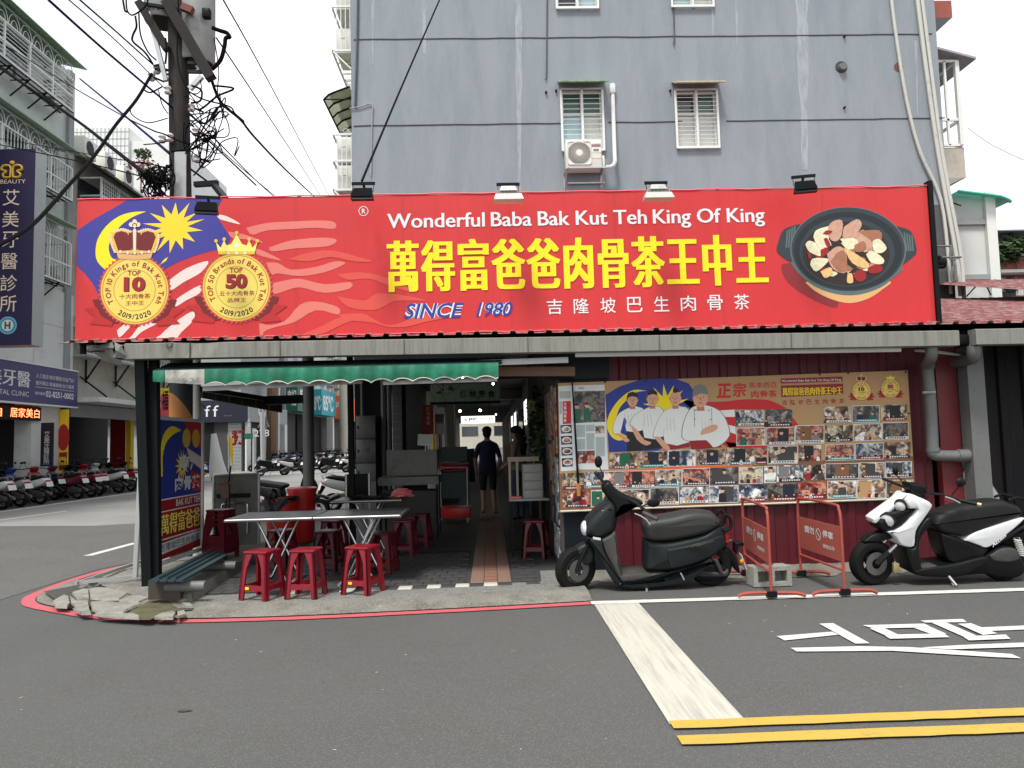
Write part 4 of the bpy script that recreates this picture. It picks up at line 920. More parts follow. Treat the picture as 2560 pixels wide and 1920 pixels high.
def text_arc(mb, txt, cx, cy, r, a0, a1, h, c, d, flip=False, mi=0, bold=.02):
    """letters round a circle (crop pixels); angles clockwise from the top, degrees"""
    ws = []
    for ch in txt:
        if ch == ' ': ws.append(.32); continue
        g = glyphs(ch, bold)[2]; ws.append(g[1]-g[0]+.10)
    tot = sum(ws); acc = 0
    for ch, w_ in zip(txt, ws):
        mid = acc+w_/2; acc += w_
        if ch == ' ': continue
        a = R_(a0+(a1-a0)*mid/tot); vs, fs, (x0, x1, y0, y1) = glyphs(ch, bold)
        s = h/.7; rad = Vector((math.sin(a), -math.cos(a))); tan = Vector((math.cos(a), math.sin(a)))
        up = rad if not flip else -rad; tg = tan if not flip else -tan; base = Vector((cx, cy))+rad*r
        out = []
        for v in vs:
            q = base+tg*((v.x-(x0+x1)/2)*s)+up*(v.y*s); out.append(S(*c(q.x, q.y), d))
        mb.add(out, fs, mi)
def circ(cx, cy, r, n=48, r2=None, k=0):
    return [(cx+math.cos(2*PI*i/n)*(r if (r2 is None or i % 2 == 0) else r2), cy+math.sin(2*PI*i/n)*(r if (r2 is None or i % 2 == 0) else r2)) for i in range(n)]
def medal(cx, cy, k, c, d, word, num, l1, l2, par, lettering=True):
    def P(pts, dd): return [S(*c(*p), d+dd) for p in pts]
    MBm = MB(); q = lambda x, y: (cx+x*k, cy+y*k)
    for sg in (-1, 1):    # ribbon tails
        MBm = MB()
        MBm.poly(P([q(sg*a, b) for a, b in ((-390,90),(-300,75),(-250,190),(-150,300),(-290,310),(-330,240))][::sg], .0), 1)
        MBm.poly(P([q(sg*a, b) for a, b in ((-470,170),(-350,155),(-310,235),(-200,300),(-210,330),(-420,310),(-360,250))][::sg], .0004), 0)
        MBm.build('medal_ribbon', ['ink_ribbon','ink_ribbon_dk'], par)
    MB().poly(P(circ(cx, cy, 340*k, 96, 318*k), .0008)).build('medal_rosette', 'ink_scallop', par)
    m2 = MB(); m2.poly(P(circ(cx, cy, 312*k), .0012), 1); m2.poly(P(circ(cx, cy, 296*k), .0015), 0)
    for r in (296, 193):
        for i in range(48):
            a, b = 2*PI*i/48, 2*PI*(i+1)/48; m2.poly(P([q(math.cos(a)*r, math.sin(a)*r), q(math.cos(b)*r, math.sin(b)*r), q(math.cos(b)*(r-4), math.sin(b)*(r-4)), q(math.cos(a)*(r-4), math.sin(a)*(r-4))], .0018), 2)
    m2.build('medal_disc', ['medal_gold','ink_gold','ink_tan_dk'], par)
    if lettering:
        IM = ['ink_maroon','ink_black','ink_red_dk']
        m3 = MB(); text_arc(m3, word, cx, cy, 222*k, -122, 122, 48*k, c, d+.0022, bold=.025); m3.build('medal_lettering', IM[0], par)
        m3 = MB(); text_arc(m3, '2019/2020', cx, cy, 268*k, 217, 143, 46*k, c, d+.0022, True, bold=.025); m3.build('medal_lettering', IM[1], par)
        def box(tx, x0, y0, x1, y1, mi, bold=.02, dd=.0022):
            a = S(*c(*q(x0, y1)), d+dd); b = S(*c(*q(x1, y1)), d+dd); e = S(*c(*q(x0, y0)), d+dd); text_in(MB(), tx, a, (1,0,0), (0,0,1), b.x-a.x, e.z-a.z, 0, bold).build('medal_lettering', IM[mi], par)
        box('TOP', -64, -180, 56, -132, 0, .03); box(num, -96, -116, 104, 20, 1, .06, .0020); box(num, -102, -122, 96, 14, 2, .05, .0028)
        box(l1, -142 if len(l1) == 5 else -158, 36, 146 if len(l1) == 5 else 166, 82, 0, .012); box(l2, -84, 100, 88, 142, 0, .012)
mat('medal_gold', srgb(214,176,44), .4, var=.35, vs=2.6, col2=srgb(244,224,120))
medal(577, 905, 1, cA, .006, 'TOP 10 Kings of Bak Kut Teh', '10', '十大肉骨茶', '王中王', bn)
medal(1517, 878, 1, cA, .006, 'TOP 50 Brands of Bak Kut Teh', '50', '五十大肉骨茶', '品牌王', bn)
def crown_king(cx, cy, k, c, d, par):     # arched crown with red cap
    def P(p, dd): return [S(*c(cx+x*k, cy+y*k), d+dd) for x, y in p]
    m_ = MB()
    m_.poly(P([(-165,0),(-220,-140),(-225,-185),(-180,-215),(-110,-225),(-60,-215),(0,-200),(60,-215),(110,-225),(180,-215),(225,-185),(220,-140),(165,0)], 0), 0)
    m_.poly(P([(-150,-20),(-195,-150),(-175,-190),(-120,-205),(-70,-190),(-30,-110),(-25,-30)], .0006), 1); m_.poly(P([(150,-20),(195,-150),(175,-190),(120,-205),(70,-190),(30,-110),(25,-30)][::-1], .0006), 1)
    m_.poly(P([(-18,-30),(-60,-150),(-52,-195),(0,-205),(52,-195),(60,-150),(18,-30)], .0009), 1)
    m_.poly(P([(-12,-20),(-16,-215),(0,-235),(16,-215),(12,-20)], .0014), 2)
    for x, y in ((0,-292),(-32,-265),(32,-265),(0,-258)): m_.poly(P(circ(x, y, 22, 12), .0015), 2)
    m_.poly(P([(-165,0),(0,14),(165,0),(150,48),(0,62),(-150,48)], .0016), 3)
    for i in range(9): m_.poly(P(circ(-132+33*i, -12+8*math.cos((i-4)*.5), 15, 8), .0018), 3 if i % 2 else 2)
    for sg in (-1, 1):
        for i in range(9):
            t_ = i/8; x = sg*(222-40*t_*t_); y = -165+150*t_; m_.poly(P(circ(x, y, 12, 8), .0012), 2)
        for i in range(8): t_ = i/7; m_.poly(P(circ(sg*(40+150*t_), -200-22*math.sin(PI*t_), 11, 8), .0012), 2)
    m_.build('crown_print', ['ink_gold','ink_ribbon_dk','ink_cream','ink_straw'], par)
crown_king(577, 565, 1, cA, .009, bn)
def crown_gold(cx, cy, k, c, d, par):
    def P(p, dd): return [S(*c(cx+x*k, cy+y*k), d+dd) for x, y in p]
    m_ = MB(); m_.poly(P([(-165,0),(-190,-115),(-150,-65),(-115,-75),(-50,-95),(0,-185),(50,-95),(115,-75),(150,-65),(190,-115),(165,0)], 0), 0)
    m_.poly(P([(-165,0),(165,0),(168,-28),(-168,-28)], .0004), 1)
    for x, y in ((-190,-125),(-115,-140),(0,-200),(115,-140),(190,-125)): m_.poly(P(circ(x, y, 17, 10), .0005), 1)
    for x in (-115, 115): m_.poly(P([(x-28,-70),(x,-130),(x+28,-70)][::1], .0004), 0)
    for x, y, r in ((0,-85,22),(0,-14,13),(-75,-12,12),(75,-12,12)): m_.poly(P(circ(x, y, r, 12), .0008), 2)
    m_.build('crown_print', ['ink_gold_lt','ink_gold','ink_paper'], par)
crown_gold(1517, 575, 1, cA, .009, bn)
# lettering of the banner
def line(txt, x0, y0, x1, y1, m_, ht, d=.005, par=bn, nm='lettering', **kw):
    """(x0,y0) lower-left pixel, x1 right pixel, ht height in pixels"""
    a = S(x0, y0, d); b = S(x1, y0, d); e = S(x0, y0-ht, d)
    return text_in(MB(), txt, a, (1,0,0), (0,0,1), b.x-a.x, e.z-a.z, **kw, lift=(0,-.0004,0)).build(nm, m_, par)
a_, b_2, e_ = S(969, 580, .005), S(1913, 580, .005), S(969, 532, .005); WD = 'Wonderful Baba Bak Kut Teh King Of King'.split(); WB = [glyphs(q, .006)[2] for q in WD]; tot = sum(q[1]-q[0] for q in WB)+.30*7; ks = (b_2.x-a_.x)/tot; kz = (e_.z-a_.z)/(.74+.19); cx_ = 0
for q, bb in zip(WD, WB):
    vs, fs, _ = glyphs(q, .006); g = MB()
    for k, d in enumerate((-.013,.0,.013)): g.add([a_+Vector(((cx_+v.x-bb[0]+d)*ks, -.0005*k, (v.y+.19)*kz)) for v in vs], fs)
    g.build('lettering', 'ink_white', bn); cx_ += bb[1]-bb[0]+.30
a_, b_2, e_ = S(964, 729, .006), S(1926, 729, .006), S(964, 729-128, .006); pw = (b_2.x-a_.x)/11; hh_ = (e_.z-a_.z)/.93
for i, ch in enumerate('萬得富爸爸肉骨茶王中王'):
    vs, fs, _ = glyphs(ch, .006); g = MB()
    for k, d in enumerate((-.046,-.016,.016,.046)): g.add([a_+Vector(((i+v.x*.93+.035+d)*pw, -.0006*k, (v.y+.075)*hh_)) for v in vs], fs)
    g.build('lettering', 'ink_yellow', bn)
for d, m_, bo in ((.005,'ink_white',.06),(.0062,'ink_blue',.018)):
    line('SINCE', 1009, 797, 1150, 0, m_, 38, d, bold=bo, shear=.28); line('1980', 1190, 792, 1276, 0, m_, 36, d, bold=bo, shear=.28)
for i, ch in enumerate('吉隆坡巴生肉骨茶'): x = 1368+66.9*i; line(ch, x, 786-1.7*i, x+38, 0, 'ink_white', 38, bold=.004)
line('R', 680+828/3.6867, 480+198/3.6867, 680+862/3.6867, 0, 'ink_white', 12, bold=.02)
m_ = MB()
for i in range(32):
    a, b = 2*PI*i/32, 2*PI*(i+1)/32; cx, cy = 843, 176; m_.poly([S(*cB(cx+math.cos(t_)*r, cy+math.sin(t_)*r), .005) for t_, r in ((a,45),(b,45),(b,39),(a,39))])
m_.build('registered_mark', 'ink_white', bn)
# soup pot
def pot(c, d, par):
    m_ = MB(); P = lambda p, dd: [S(*c(*q), d+dd) for q in p]
    ell = lambda cx, cy, rx, ry, rot=0, n=48: [(cx+rx*math.cos(t_)*math.cos(rot)-ry*math.sin(t_)*math.sin(rot), cy+rx*math.cos(t_)*math.sin(rot)+ry*math.sin(t_)*math.cos(rot)) for t_ in [2*PI*i/n for i in range(n)]]
    m_.poly(P(sm([(720,800),(640,830),(700,980),(900,1120),(1150,1210),(1100,1000)],4), -.001), 8)
    m_.poly(P(sm([(860,980),(950,1060),(1100,1135),(1270,1172),(1440,1130),(1570,1045),(1640,960),(1300,900)],3), 0), 3)
    m_.poly(P(sm([(720,790),(800,900),(950,1020),(1150,1090),(1350,1095),(1550,1030),(1680,930),(1740,830),(1300,700)],3), .0004), 1)
    for h in ([(815,440),(665,490),(615,600),(597,690),(640,740),(735,795),(770,740),(740,600)], [(1690,460),(1830,505),(1880,640),(1885,700),(1860,740),(1735,825),(1750,700),(1760,560)]):
        m_.poly(P(sm(h,3), .0006), 0)
    for i in range(4):
        m_.poly(P([(690+22*i,500-12*i),(704+22*i,497-12*i),(690+22*i,660),(676+22*i,660)], .0008), 1); m_.poly(P([(1765+24*i,520+8*i),(1777+24*i,520+8*i),(1800+20*i,690),(1786+20*i,690)], .0008), 1)
    m_.poly(P(ell(1255,680,535,395,.02), .001), 1); m_.poly(P(ell(1255,676,522,386,.02), .0013), 0); m_.poly(P(ell(1255,690,500,360,.02), .0016), 2); m_.poly(P(ell(1245,700,440,318,.02), .0019), 0); m_.poly(P(ell(1235,715,402,292,.02), .0022), 4)
    rq = random.Random(3)
    for i in range(46):
        a_, r_ = rq.uniform(0,6.28), rq.random()**.5*.82; cx_, cy_ = 1235+400*r_*math.cos(a_), 700+270*r_*math.sin(a_); m_.poly(P([(cx_+rq.uniform(18,52)*math.cos(t_), cy_+rq.uniform(14,36)*math.sin(t_)) for t_ in [2*PI*j/8 for j in range(8)]], .0023+.00004*i), rq.choice([4,4,5,6,6,7,9,10]))
    F = [([(935,560),(960,500),(1060,465),(1100,470),(1070,560),(1100,640),(1020,660),(960,620)],7),([(1070,470),(1110,420),(1200,410),(1195,540),(1150,600),(1090,580)],5),([(1215,470),(1330,398),(1380,440),(1340,520),(1210,580)],5),([(1340,510),(1540,500),(1560,590),(1480,600),(1390,560)],6),([(1265,520),(1330,510),(1480,610),(1440,680),(1300,590)],5),([(860,630),(900,595),(1000,640),(1060,690),(1010,740),(900,700)],7),([(1190,620),(1260,570),(1340,590),(1340,650),(1260,680)],7),([(1060,720),(1150,650),(1230,690),(1240,880),(1150,880),(1090,820)],5),([(1090,790),(1160,700),(1225,700),(1245,860),(1170,885)],6),([(1215,660),(1300,700),(1440,800),(1420,850),(1290,800)],9),([(1310,640),(1400,600),(1420,680),(1330,700)],6),
         ([(1480,600),(1540,580),(1610,660),(1560,710),(1490,690)],7),([(1420,720),(1480,690),(1580,760),(1570,810),(1470,800)],7),([(905,820),(930,760),(1060,760),(1060,800),(960,880)],7),([(1300,920),(1340,870),(1410,880),(1415,950),(1350,975)],10),([(1435,850),(1520,810),(1575,850),(1540,890),(1450,895)],10),([(1020,530),(1060,500),(1110,510),(1070,540)],10),([(1030,580),(1060,570),(1095,640),(1060,650)],10),([(1000,680),(1060,660),(1070,700),(1010,750)],10),([(880,705),(905,700),(915,760),(890,755)],10),([(1250,900),(1290,900),(1300,980),(1245,980)],9),([(1000,880),(1090,840),(1110,900),(1040,940)],9)]
    for i, (p, mi) in enumerate(F): m_.poly(P(sm(p,3), .0044+.0002*i), mi)
    m_.build('soup_pot_print', ['ink_pot','ink_pot_lt','ink_pot_rim','ink_straw','ink_soup','ink_meat','ink_meat2','ink_mush','ink_shadow','ink_garlic','ink_red_dk'], par)
pot(cD, .003, bn)
# floodlights on arms over the banner
def flood(px, py, kind, label, rz=0, tilt=0):
    p = S(px, py, .45); o = thing('floodlight', label, 'floodlight', tuple(p), rz, 'floodlights over the banner')
    k = .235
    b = MB(); b.box((-.215,.10,.155), (.215,.13,.21)); b.bar((0,.12,.18), (0,.5,.02), .04); b.build('arm', 'black_metal', o, False)
    for s in (-1,1): MB().bar((s*.19,.115,.16), (s*.19,.03,.0), .012).build('yoke', 'black_metal', o, False)
    if kind == 0:
        h = MB(); h.add([(-.27,-.16,-.17),(.27,-.16,-.17),(.27,.10,-.17),(-.27,.10,-.17),(-.235,-.10,-.06),(.235,-.10,-.06),(.235,.08,-.06),(-.235,.08,-.06)], [(0,3,2,1),(4,5,6,7),(0,1,5,4),(1,2,6,5),(2,3,7,6),(3,0,4,7)]); h.build('reflector', 'floodlight_gray', o, False)
        g = MB()
        for i in range(17): x = -.2+.025*i; g.box((x-.004,-.085,-.06), (x+.004,.06,.012))
        g.build('cooling_fin', 'floodlight_gray', o, False)
        MB().add([(-.16,-.10,.0),(.16,-.10,.0),(.16,.06,.0),(-.16,.06,.0),(-.125,-.06,.095),(.125,-.06,.095),(.125,.05,.095),(-.125,.05,.095)], [(0,3,2,1),(4,5,6,7),(0,1,5,4),(1,2,6,5),(2,3,7,6),(3,0,4,7)]).build('driver_box', 'floodlight_gray', o, False)
        MB().box((-.268,-.168,-.185), (.268,.09,-.171)).build('lens', 'lens_clear', o, False)
    else:
        g = MB(); g.add([(-.2,-.14,-.19),(.2,-.14,-.19),(.2,.08,-.16),(-.2,.08,-.16),(-.2,-.12,-.13),(.2,-.12,-.13),(.17,.06,.05),(-.17,.06,.05)], [(0,3,2,1),(4,5,6,7),(0,1,5,4),(1,2,6,5),(2,3,7,6),(3,0,4,7)]); g.build('housing', 'black_plastic', o, False)
        for i in range(7):
            t_ = i/6; y = -.125+.185*t_; z = -.125+.17*t_; MB().box((-.19+.02*t_, y-.022, z-.012), (.19-.02*t_, y-.008, z+.03)).build('cooling_fin', 'black_plastic', o, False)
    o.scale = (.56,.56,.56); return o
flood(517, 513, 1, 'black ribbed floodlight at the far left over the flag print', R_(12)); flood(906, 478, 1, 'black floodlight above the registered mark at the gray wall corner'); flood(1271, 480, 0, 'pale gray floodlight above the word Baba'); flood(1644, 476, 0, 'pale gray floodlight above the words Teh King'); flood(2012, 460, 1, 'black floodlight on a slanted arm above the soup pot', R_(-14))
# ================================================================ photo collage board on the red wall
YS = 8.485
c6, c7 = crop(1380,900,4.148), crop(1800,900,4.148)
pb = thing('poster_board', 'tan collage board of press photos and four white-jacketed cooks on the red wall', 'poster', tuple(S(1840,1265)))
def quad4(a, b, c_, d_, dd): return [S(*p, dd) for p in (a, b, c_, d_)]
f7 = lambda x, y: c7(x, y)
TL, TR, BR, BL = c6(62,240), c7(1945,108), c7(2030,1432), c6(85,1570)
q4 = quad4(BL, BR, TR, TL, 0); back = [p+Vector((0,.02,0)) for p in q4]
bd = MB().add(q4+back, [(0,1,2,3),(7,6,5,4),(0,4,5,1),(1,5,6,2),(2,6,7,3),(3,7,4,0)]).build('board', 'ink_tan', pb)
MB().poly([S(*p, .0006) for p in (BL, BR, c7(2000,1000), c7(800,1050), c7(0,1120), c6(1000,1140), c6(80,1180))]).build('board_lower_print', 'ink_tan_dk', bd)
MB().tube([tuple(p+Vector((0,-.004,0))) for p in q4[:2]], .012, 6).build('edge_strip', 'awning_edge', bd)
for x, y, cc in ((2010,1010,c7),(1960,555,c7),(1035,150,c7),(1330,135,c7),(1925,125,c7),(970,218,c6),(550,228,c6)):
    MB().poly([S(*cc(x+11*math.cos(t_), y+11*math.sin(t_)), .006) for t_ in [2*PI*i/10 for i in range(10)]]).build('eyelet', 'ink_black', bd)
def pp_(nm, pts, m_, c, d, smo=0): return MB().poly([S(*c(*p), d) for p in (sm(pts, smo) if smo else pts)]).build(nm, m_, bd)
pp_('flag_field', [(553,362),(700,275),(900,208),(1110,192),(1290,196),(1420,245),(1470,320),(1470,700),(1100,940),(590,955)], 'ink_blue', c6, .0012)
pp_('moon', [(980,318),(850,310),(740,370),(640,480),(580,600),(570,700),(620,800),(700,835),(790,800),(720,760),(680,700),(665,620),(700,500),(780,410),(860,340)], 'ink_yellow', c6, .0018, 3)
pts = []
for i in range(28):
    t_ = 2*PI*i/28-.12; r = 245 if i % 2 == 0 else 112; pts.append((1185+r*math.sin(t_), 480-r*math.cos(t_)*.95))
pp_('star', pts, 'ink_yellow', c6, .0018)
pp_('stripe', [(-430,375),(-300,425),(0,432),(250,408),(480,412),(590,450),(680,505),(440,515),(150,512),(-100,530),(-300,500)], 'ink_red', c7, .0012, 3)
pp_('stripe', [(-120,530),(150,515),(165,710),(0,640),(-120,560)], 'ink_jacket', c7, .0014); pp_('stripe', [(-60,590),(160,590),(170,900),(80,905),(-20,850)], 'ink_red', c7, .0016)
pp_('stripe', [(0,650),(160,690),(165,770),(20,720)], 'ink_jacket', c7, .0018); pp_('stripe', [(60,850),(470,890),(800,885),(790,905),(480,912),(100,915)], 'ink_red', c7, .0016); pp_('stripe', [(750,590),(820,680),(700,700),(470,700),(480,640)], 'ink_red', c7, .0013)
pp_('stripe', [(700,1150),(1300,1105),(1900,1090),(2074,1080),(2074,1100),(1300,1130),(900,1160)], 'ink_orange', c6, .0013)
# cooks (heads, jackets, arms, aprons are flat print)
def head(m_, cx, cy, rx, ry, hair, d, cap=False):
    el = [(cx+rx*math.cos(t_), cy+ry*math.sin(t_)) for t_ in [2*PI*i/20 for i in range(20)]]
    m_.poly([S(*c6(*p), d) for p in el], 1); m_.poly([S(*c6(cx-rx*.45, cy+ry*.6), d-.0002), S(*c6(cx+rx*.45, cy+ry*.6), d-.0002), S(*c6(cx+rx*.55, cy+ry*1.35), d-.0002), S(*c6(cx-rx*.55, cy+ry*1.35), d-.0002)], 2)
    for s in (-1, 1):
        m_.poly([S(*c6(cx+s*rx*.4+9*a, cy-ry*.02+4*b), d+.0003) for a, b in ((-1,0),(0,-1),(1,0),(0,1))], 3); m_.poly([S(*c6(cx+s*rx*.4+14*a, cy-ry*.2+3*b), d+.0003) for a, b in ((-1,.5),(0,-1),(1,.5),(0,0))], 3)
        m_.poly([S(*c6(cx+s*rx*1.02+7*a, cy+14*b), d-.0001) for a, b in ((-1,-1),(1,-1),(1,1),(-1,1))], 2)
    m_.poly([S(*c6(cx+a*rx, cy+b*ry), d+.0003) for a, b in ((-.08,-.05),(.08,-.05),(.16,.26),(-.16,.26))], 2); m_.poly([S(*c6(cx+a*rx, cy+b*ry), d+.0003) for a, b in ((-.3,.5),(.3,.5),(.2,.58),(-.2,.58))], 5)
    m_.poly([S(*c6(cx+a*rx, cy+b*ry), d+.0004) for a, b in hair], 4 if cap else 3)
FULL = [(-1.05,.1),(-1.1,-.5),(-.8,-1.05),(0,-1.25),(.8,-1.05),(1.1,-.5),(1.02,.1),(.85,-.4),(0,-.55),(-.8,-.4)]
FADE = [(-.95,-.3),(-.9,-.8),(-.5,-1.25),(.2,-1.3),(.8,-1.05),(.95,-.3),(.7,-.6),(0,-.7),(-.7,-.55)]
MOHK = [(-.4,-.75),(-.45,-1.2),(.0,-1.45),(.4,-1.25),(.6,-.9),(.1,-.7)]
CAP = [(-1.1,.05),(-1.05,-.7),(-.7,-1.25),(0,-1.4),(.75,-1.15),(1.0,-.5),(.95,-.35),(0,-.45),(-.7,-.2)]
CK = [([(790,500),(850,480),(900,490),(960,530),(945,725),(770,735),(775,640),(745,600),(705,765),(640,758),(640,660),(700,550)], [(655,765),(715,762),(805,830),(765,852),(720,810)], (835,415,54,70), FULL, [(772,732),(948,722),(948,935),(780,948)]),
      ([(965,510),(1010,488),(1085,482),(1155,530),(1170,785),(958,805),(945,650),(880,725),(808,662),(870,560)], [(812,668),(880,722),(960,830),(1032,852),(980,888),(880,825)], (1042,405,56,74), FADE, [(950,806),(1168,790),(1175,900),(960,935)]),
      ([(1180,520),(1250,492),(1330,487),(1430,530),(1425,850),(1170,862),(1165,700),(1095,802),(1048,785),(1110,600)], [(1058,797),(1120,800),(1218,900),(1212,942),(1150,912)], (1280,398,57,80), MOHK, [(1170,862),(1420,852),(1430,900),(1200,935)]),
      ([(1460,490),(1540,470),(1620,475),(1740,530),(1810,640),(1840,780),(1760,870),(1670,905),(1600,830),(1420,838),(1350,795),(1370,640),(1420,530)], [(1540,780),(1560,715),(1690,668),(1722,700),(1680,742),(1600,765)], (1540,392,78,100), CAP, [(1420,838),(1600,832),(1690,900),(1750,880),(1760,905),(1450,930)])]
for i, (jk, arm, hd, hr, apn) in enumerate(CK):
    m_ = MB(); d = .0026+i*.0014
    m_.poly([S(*c6(*p), d-.0003) for p in apn], 3 if i < 2 else 6); jc = (sum(p[0] for p in jk)/len(jk), sum(p[1] for p in jk)/len(jk)); m_.poly([S(*c6(jc[0]+(p[0]-jc[0])*1.035, jc[1]+(p[1]-jc[1])*1.02), d-.0002) for p in sm(jk,2)], 4); m_.poly([S(*c6(*p), d) for p in sm(jk,2)], 0)
    for q in range(3): xx = jc[0]-30+34*q; m_.poly([S(*c6(xx+a, jc[1]+b), d+.0002) for a, b in ((-2,-60),(2,-60),(8+6*q,70),(3+6*q,70))], 7)
    m_.poly([S(*c6(*p), d+.0003) for p in sm(arm,2)], 1)
    head(m_, *hd, hr, d+.0003, i == 3)
    if i == 3:
        for x in (1485,1625,1480,1645): y = 520 if x in (1485,1625) else 615; m_.poly([S(*c6(x+8*a, y+8*b), d+.0004) for a, b in ((-1,0),(0,-1),(1,0),(0,1))], 3)
        for x in (1475,1655): m_.poly([S(*c6(*p), d+.0004) for p in ((x-2,500),(x+2,500),(x+6,690),(x+2,690))], 3)
    m_.build('cook_print', ['ink_jacket','ink_skin','ink_skin_dk','ink_hair','ink_gray','ink_maroon','ink_red_dk','ink_newsgray'], bd)
# lettering of the board
def tl(txt, c, x0, y1, x1, y0, m_, d=.002, **kw):
    a, b, e = S(*c(x0,y1), d), S(*c(x1,y1), d), S(*c(x0,y0), d)
    return text_in(MB(), txt, a, (1,0,0), (0,0,1), b.x-a.x, e.z-a.z, **kw).build('lettering', m_, bd)
tl('正', c6, 1710, 395, 1855, 245, 'ink_red', bold=.04, shear=.1); tl('宗', c6, 1870, 385, 2010, 235, 'ink_red', bold=.03, shear=.1); tl('馬來西亞', c7, 300, 292, 590, 232, 'ink_red', bold=.01); tl('肉骨茶', c7, 325, 392, 595, 318, 'ink_red', bold=.02)
pp_('title_bar', [(630,245),(1272,222),(1270,170),(628,192)], 'ink_maroon', c7, .0012); pp_('title_bar', [(636,385),(1280,355),(1276,245),(632,265)], 'ink_maroon', c7, .0012)
tl('Wonderful Baba Bak Kut Teh King Of King', c7, 640, 236, 1256, 206, 'ink_white', bold=.01); tl('萬得富爸爸肉骨茶王中王', c7, 650, 370, 1268, 288, 'ink_yellow', fat=.04)
for i, ch in enumerate('吉隆坡巴生肉骨茶'): tl(ch, c7, 645+84.5*i, 468-2.4*i, 698+84.5*i, 416-2.4*i, 'ink_red_dk', bold=.01)
medal(1468, 318, .31, c7, .0015, 'TOP 10 Kings of Bak Kut Teh', '10', '十大肉骨茶', '王中王', bd); medal(1768, 292, .31, c7, .0015, 'TOP 50 Brands of Bak Kut Teh', '50', '五十大肉骨茶', '品牌王', bd)
crown_king(1465, 218, .23, c7, .004, bd); crown_gold(1765, 200, .25, c7, .004, bd)
# newspaper pages at the left
pp_('newspaper_page', [(92,1155),(258,1143),(230,262),(65,272)], 'ink_paper', c6, .002); pp_('newspaper_page', [(262,1135),(585,1138),(545,255),(232,264)], 'ink_paper', c6, .002)
pp_('newspaper_photo', [(238,655),(552,640),(548,318),(228,325)], 'photo_d', c6, .003)
pp_('newspaper_photo', [(112,665),(200,660),(195,425),(110,430)], 'ink_red', c6, .003)
for i, ch in enumerate('大馬肉骨茶'): tl(ch, c6, 120, 476+42*i, 152, 440+42*i, 'ink_white', .0038, bold=.02)
for i in range(4):
    y = 670+115*i; pp_('newspaper_photo', [(90+5*i,y+95),(205+4*i,y+88),(203+4*i,y),(85+5*i,y+5)], 'photo_d', c6, .003); 
    m_ = MB(); el = lambda rx, ry, dd: [S(*c6(148+5*i+rx*math.cos(t_), y+46+ry*math.sin(t_)), dd) for t_ in [2*PI*j/20 for j in range(20)]]
    m_.poly(el(50,32,.0036), 0); m_.poly(el(38,22,.004), 1); m_.build('dish_print', ['ink_paper','photo_c'], bd)
pp_('newspaper_photo', [(270,1075),(445,1068),(443,938),(262,945)], 'photo_c', c6, .003); pp_('newspaper_photo', [(452,762),(545,758),(543,680),(448,684)], 'photo_a', c6, .003)
for x0, y0, x1, y1 in ((255,675,345,800),(352,672,442,740),(260,820,345,930),(358,760,440,930),(455,800,548,1000),(78,325,195,400),(78,430,104,560)):
    pp_('newspaper_column', [(x0,y1),(x1,y1-3),(x1-2,y0-2),(x0-2,y0)], 'ink_newsgray', c6, .003)
tl('明周', c6, 275, 305, 330, 282, 'ink_black', .003)
for s in ((370,470),(265,480)):
    m_ = MB(); x, y = s
    m_.poly([S(*c6(x-8+60*a, y+70+90*b), .0036) for a, b in ((-.6,1),(.6,1),(.55,-.3),(.2,-.5),(-.2,-.5),(-.55,-.3))], 0); m_.poly([S(*c6(x-8+22*math.cos(t_), y+28*math.sin(t_)), .004) for t_ in [2*PI*j/12 for j in range(12)]], 1); m_.poly([S(*c6(x-8+22*math.cos(t_), y-6+24*math.sin(t_)), .0044) for t_ in [PI+PI*j/8 for j in range(9)]], 2)
    m_.build('figure_print', ['ink_green','ink_skin','ink_hair'], bd)
# rows of press photos
PH7 = [(160,525,455,685),(470,512,750,692),(1075,485,1360,655),(1375,480,1650,645),(1670,465,1940,630),(175,710,460,885),(480,705,770,880),(785,685,1075,865),(1090,680,1375,850),(1390,670,1675,835),(1690,655,1950,825),
       (65,915,355,1090),(365,910,485,1080),(500,900,800,1075),(815,885,1050,1050),(1100,880,1390,1040),(1410,870,1690,1030),(1705,855,1975,1020),(200,1115,440,1280),(460,1105,580,1270),(590,1095,860,1265),(870,1088,1088,1245),(1095,1080,1435,1230),(1445,1070,1700,1225),(1720,1060,1985,1215),
       (200,1295,490,1470),(500,1285,805,1460),(815,1270,1100,1440),(1120,1260,1410,1430),(1425,1250,1720,1430),(1735,1245,2005,1420),(-105,1120,185,1290),(-110,1310,185,1478)]
PH6 = [(595,965,880,1130),(895,950,1190,1115),(1205,940,1485,1100),(1500,930,1795,1090),(105,1175,325,1345),(335,1165,540,1330),(545,1160,800,1330),(805,1155,1060,1325),(1065,1145,1340,1310),(1355,1130,1630,1300),(110,1365,395,1530),(410,1355,690,1520),(700,1350,1005,1510),(1020,1330,1310,1500),(1325,1320,1620,1490)]
rr = random.Random(21); PMS = ['photo_a','photo_b','photo_c','photo_d','photo_e','photo_a','photo_c']
TOPS = ['ink_jacket','ink_char','ink_navy','ink_char','ink_gray','ink_tan','ink_green','ink_navy','ink_black','ink_red_dk','ink_tan_dk','ink_black']
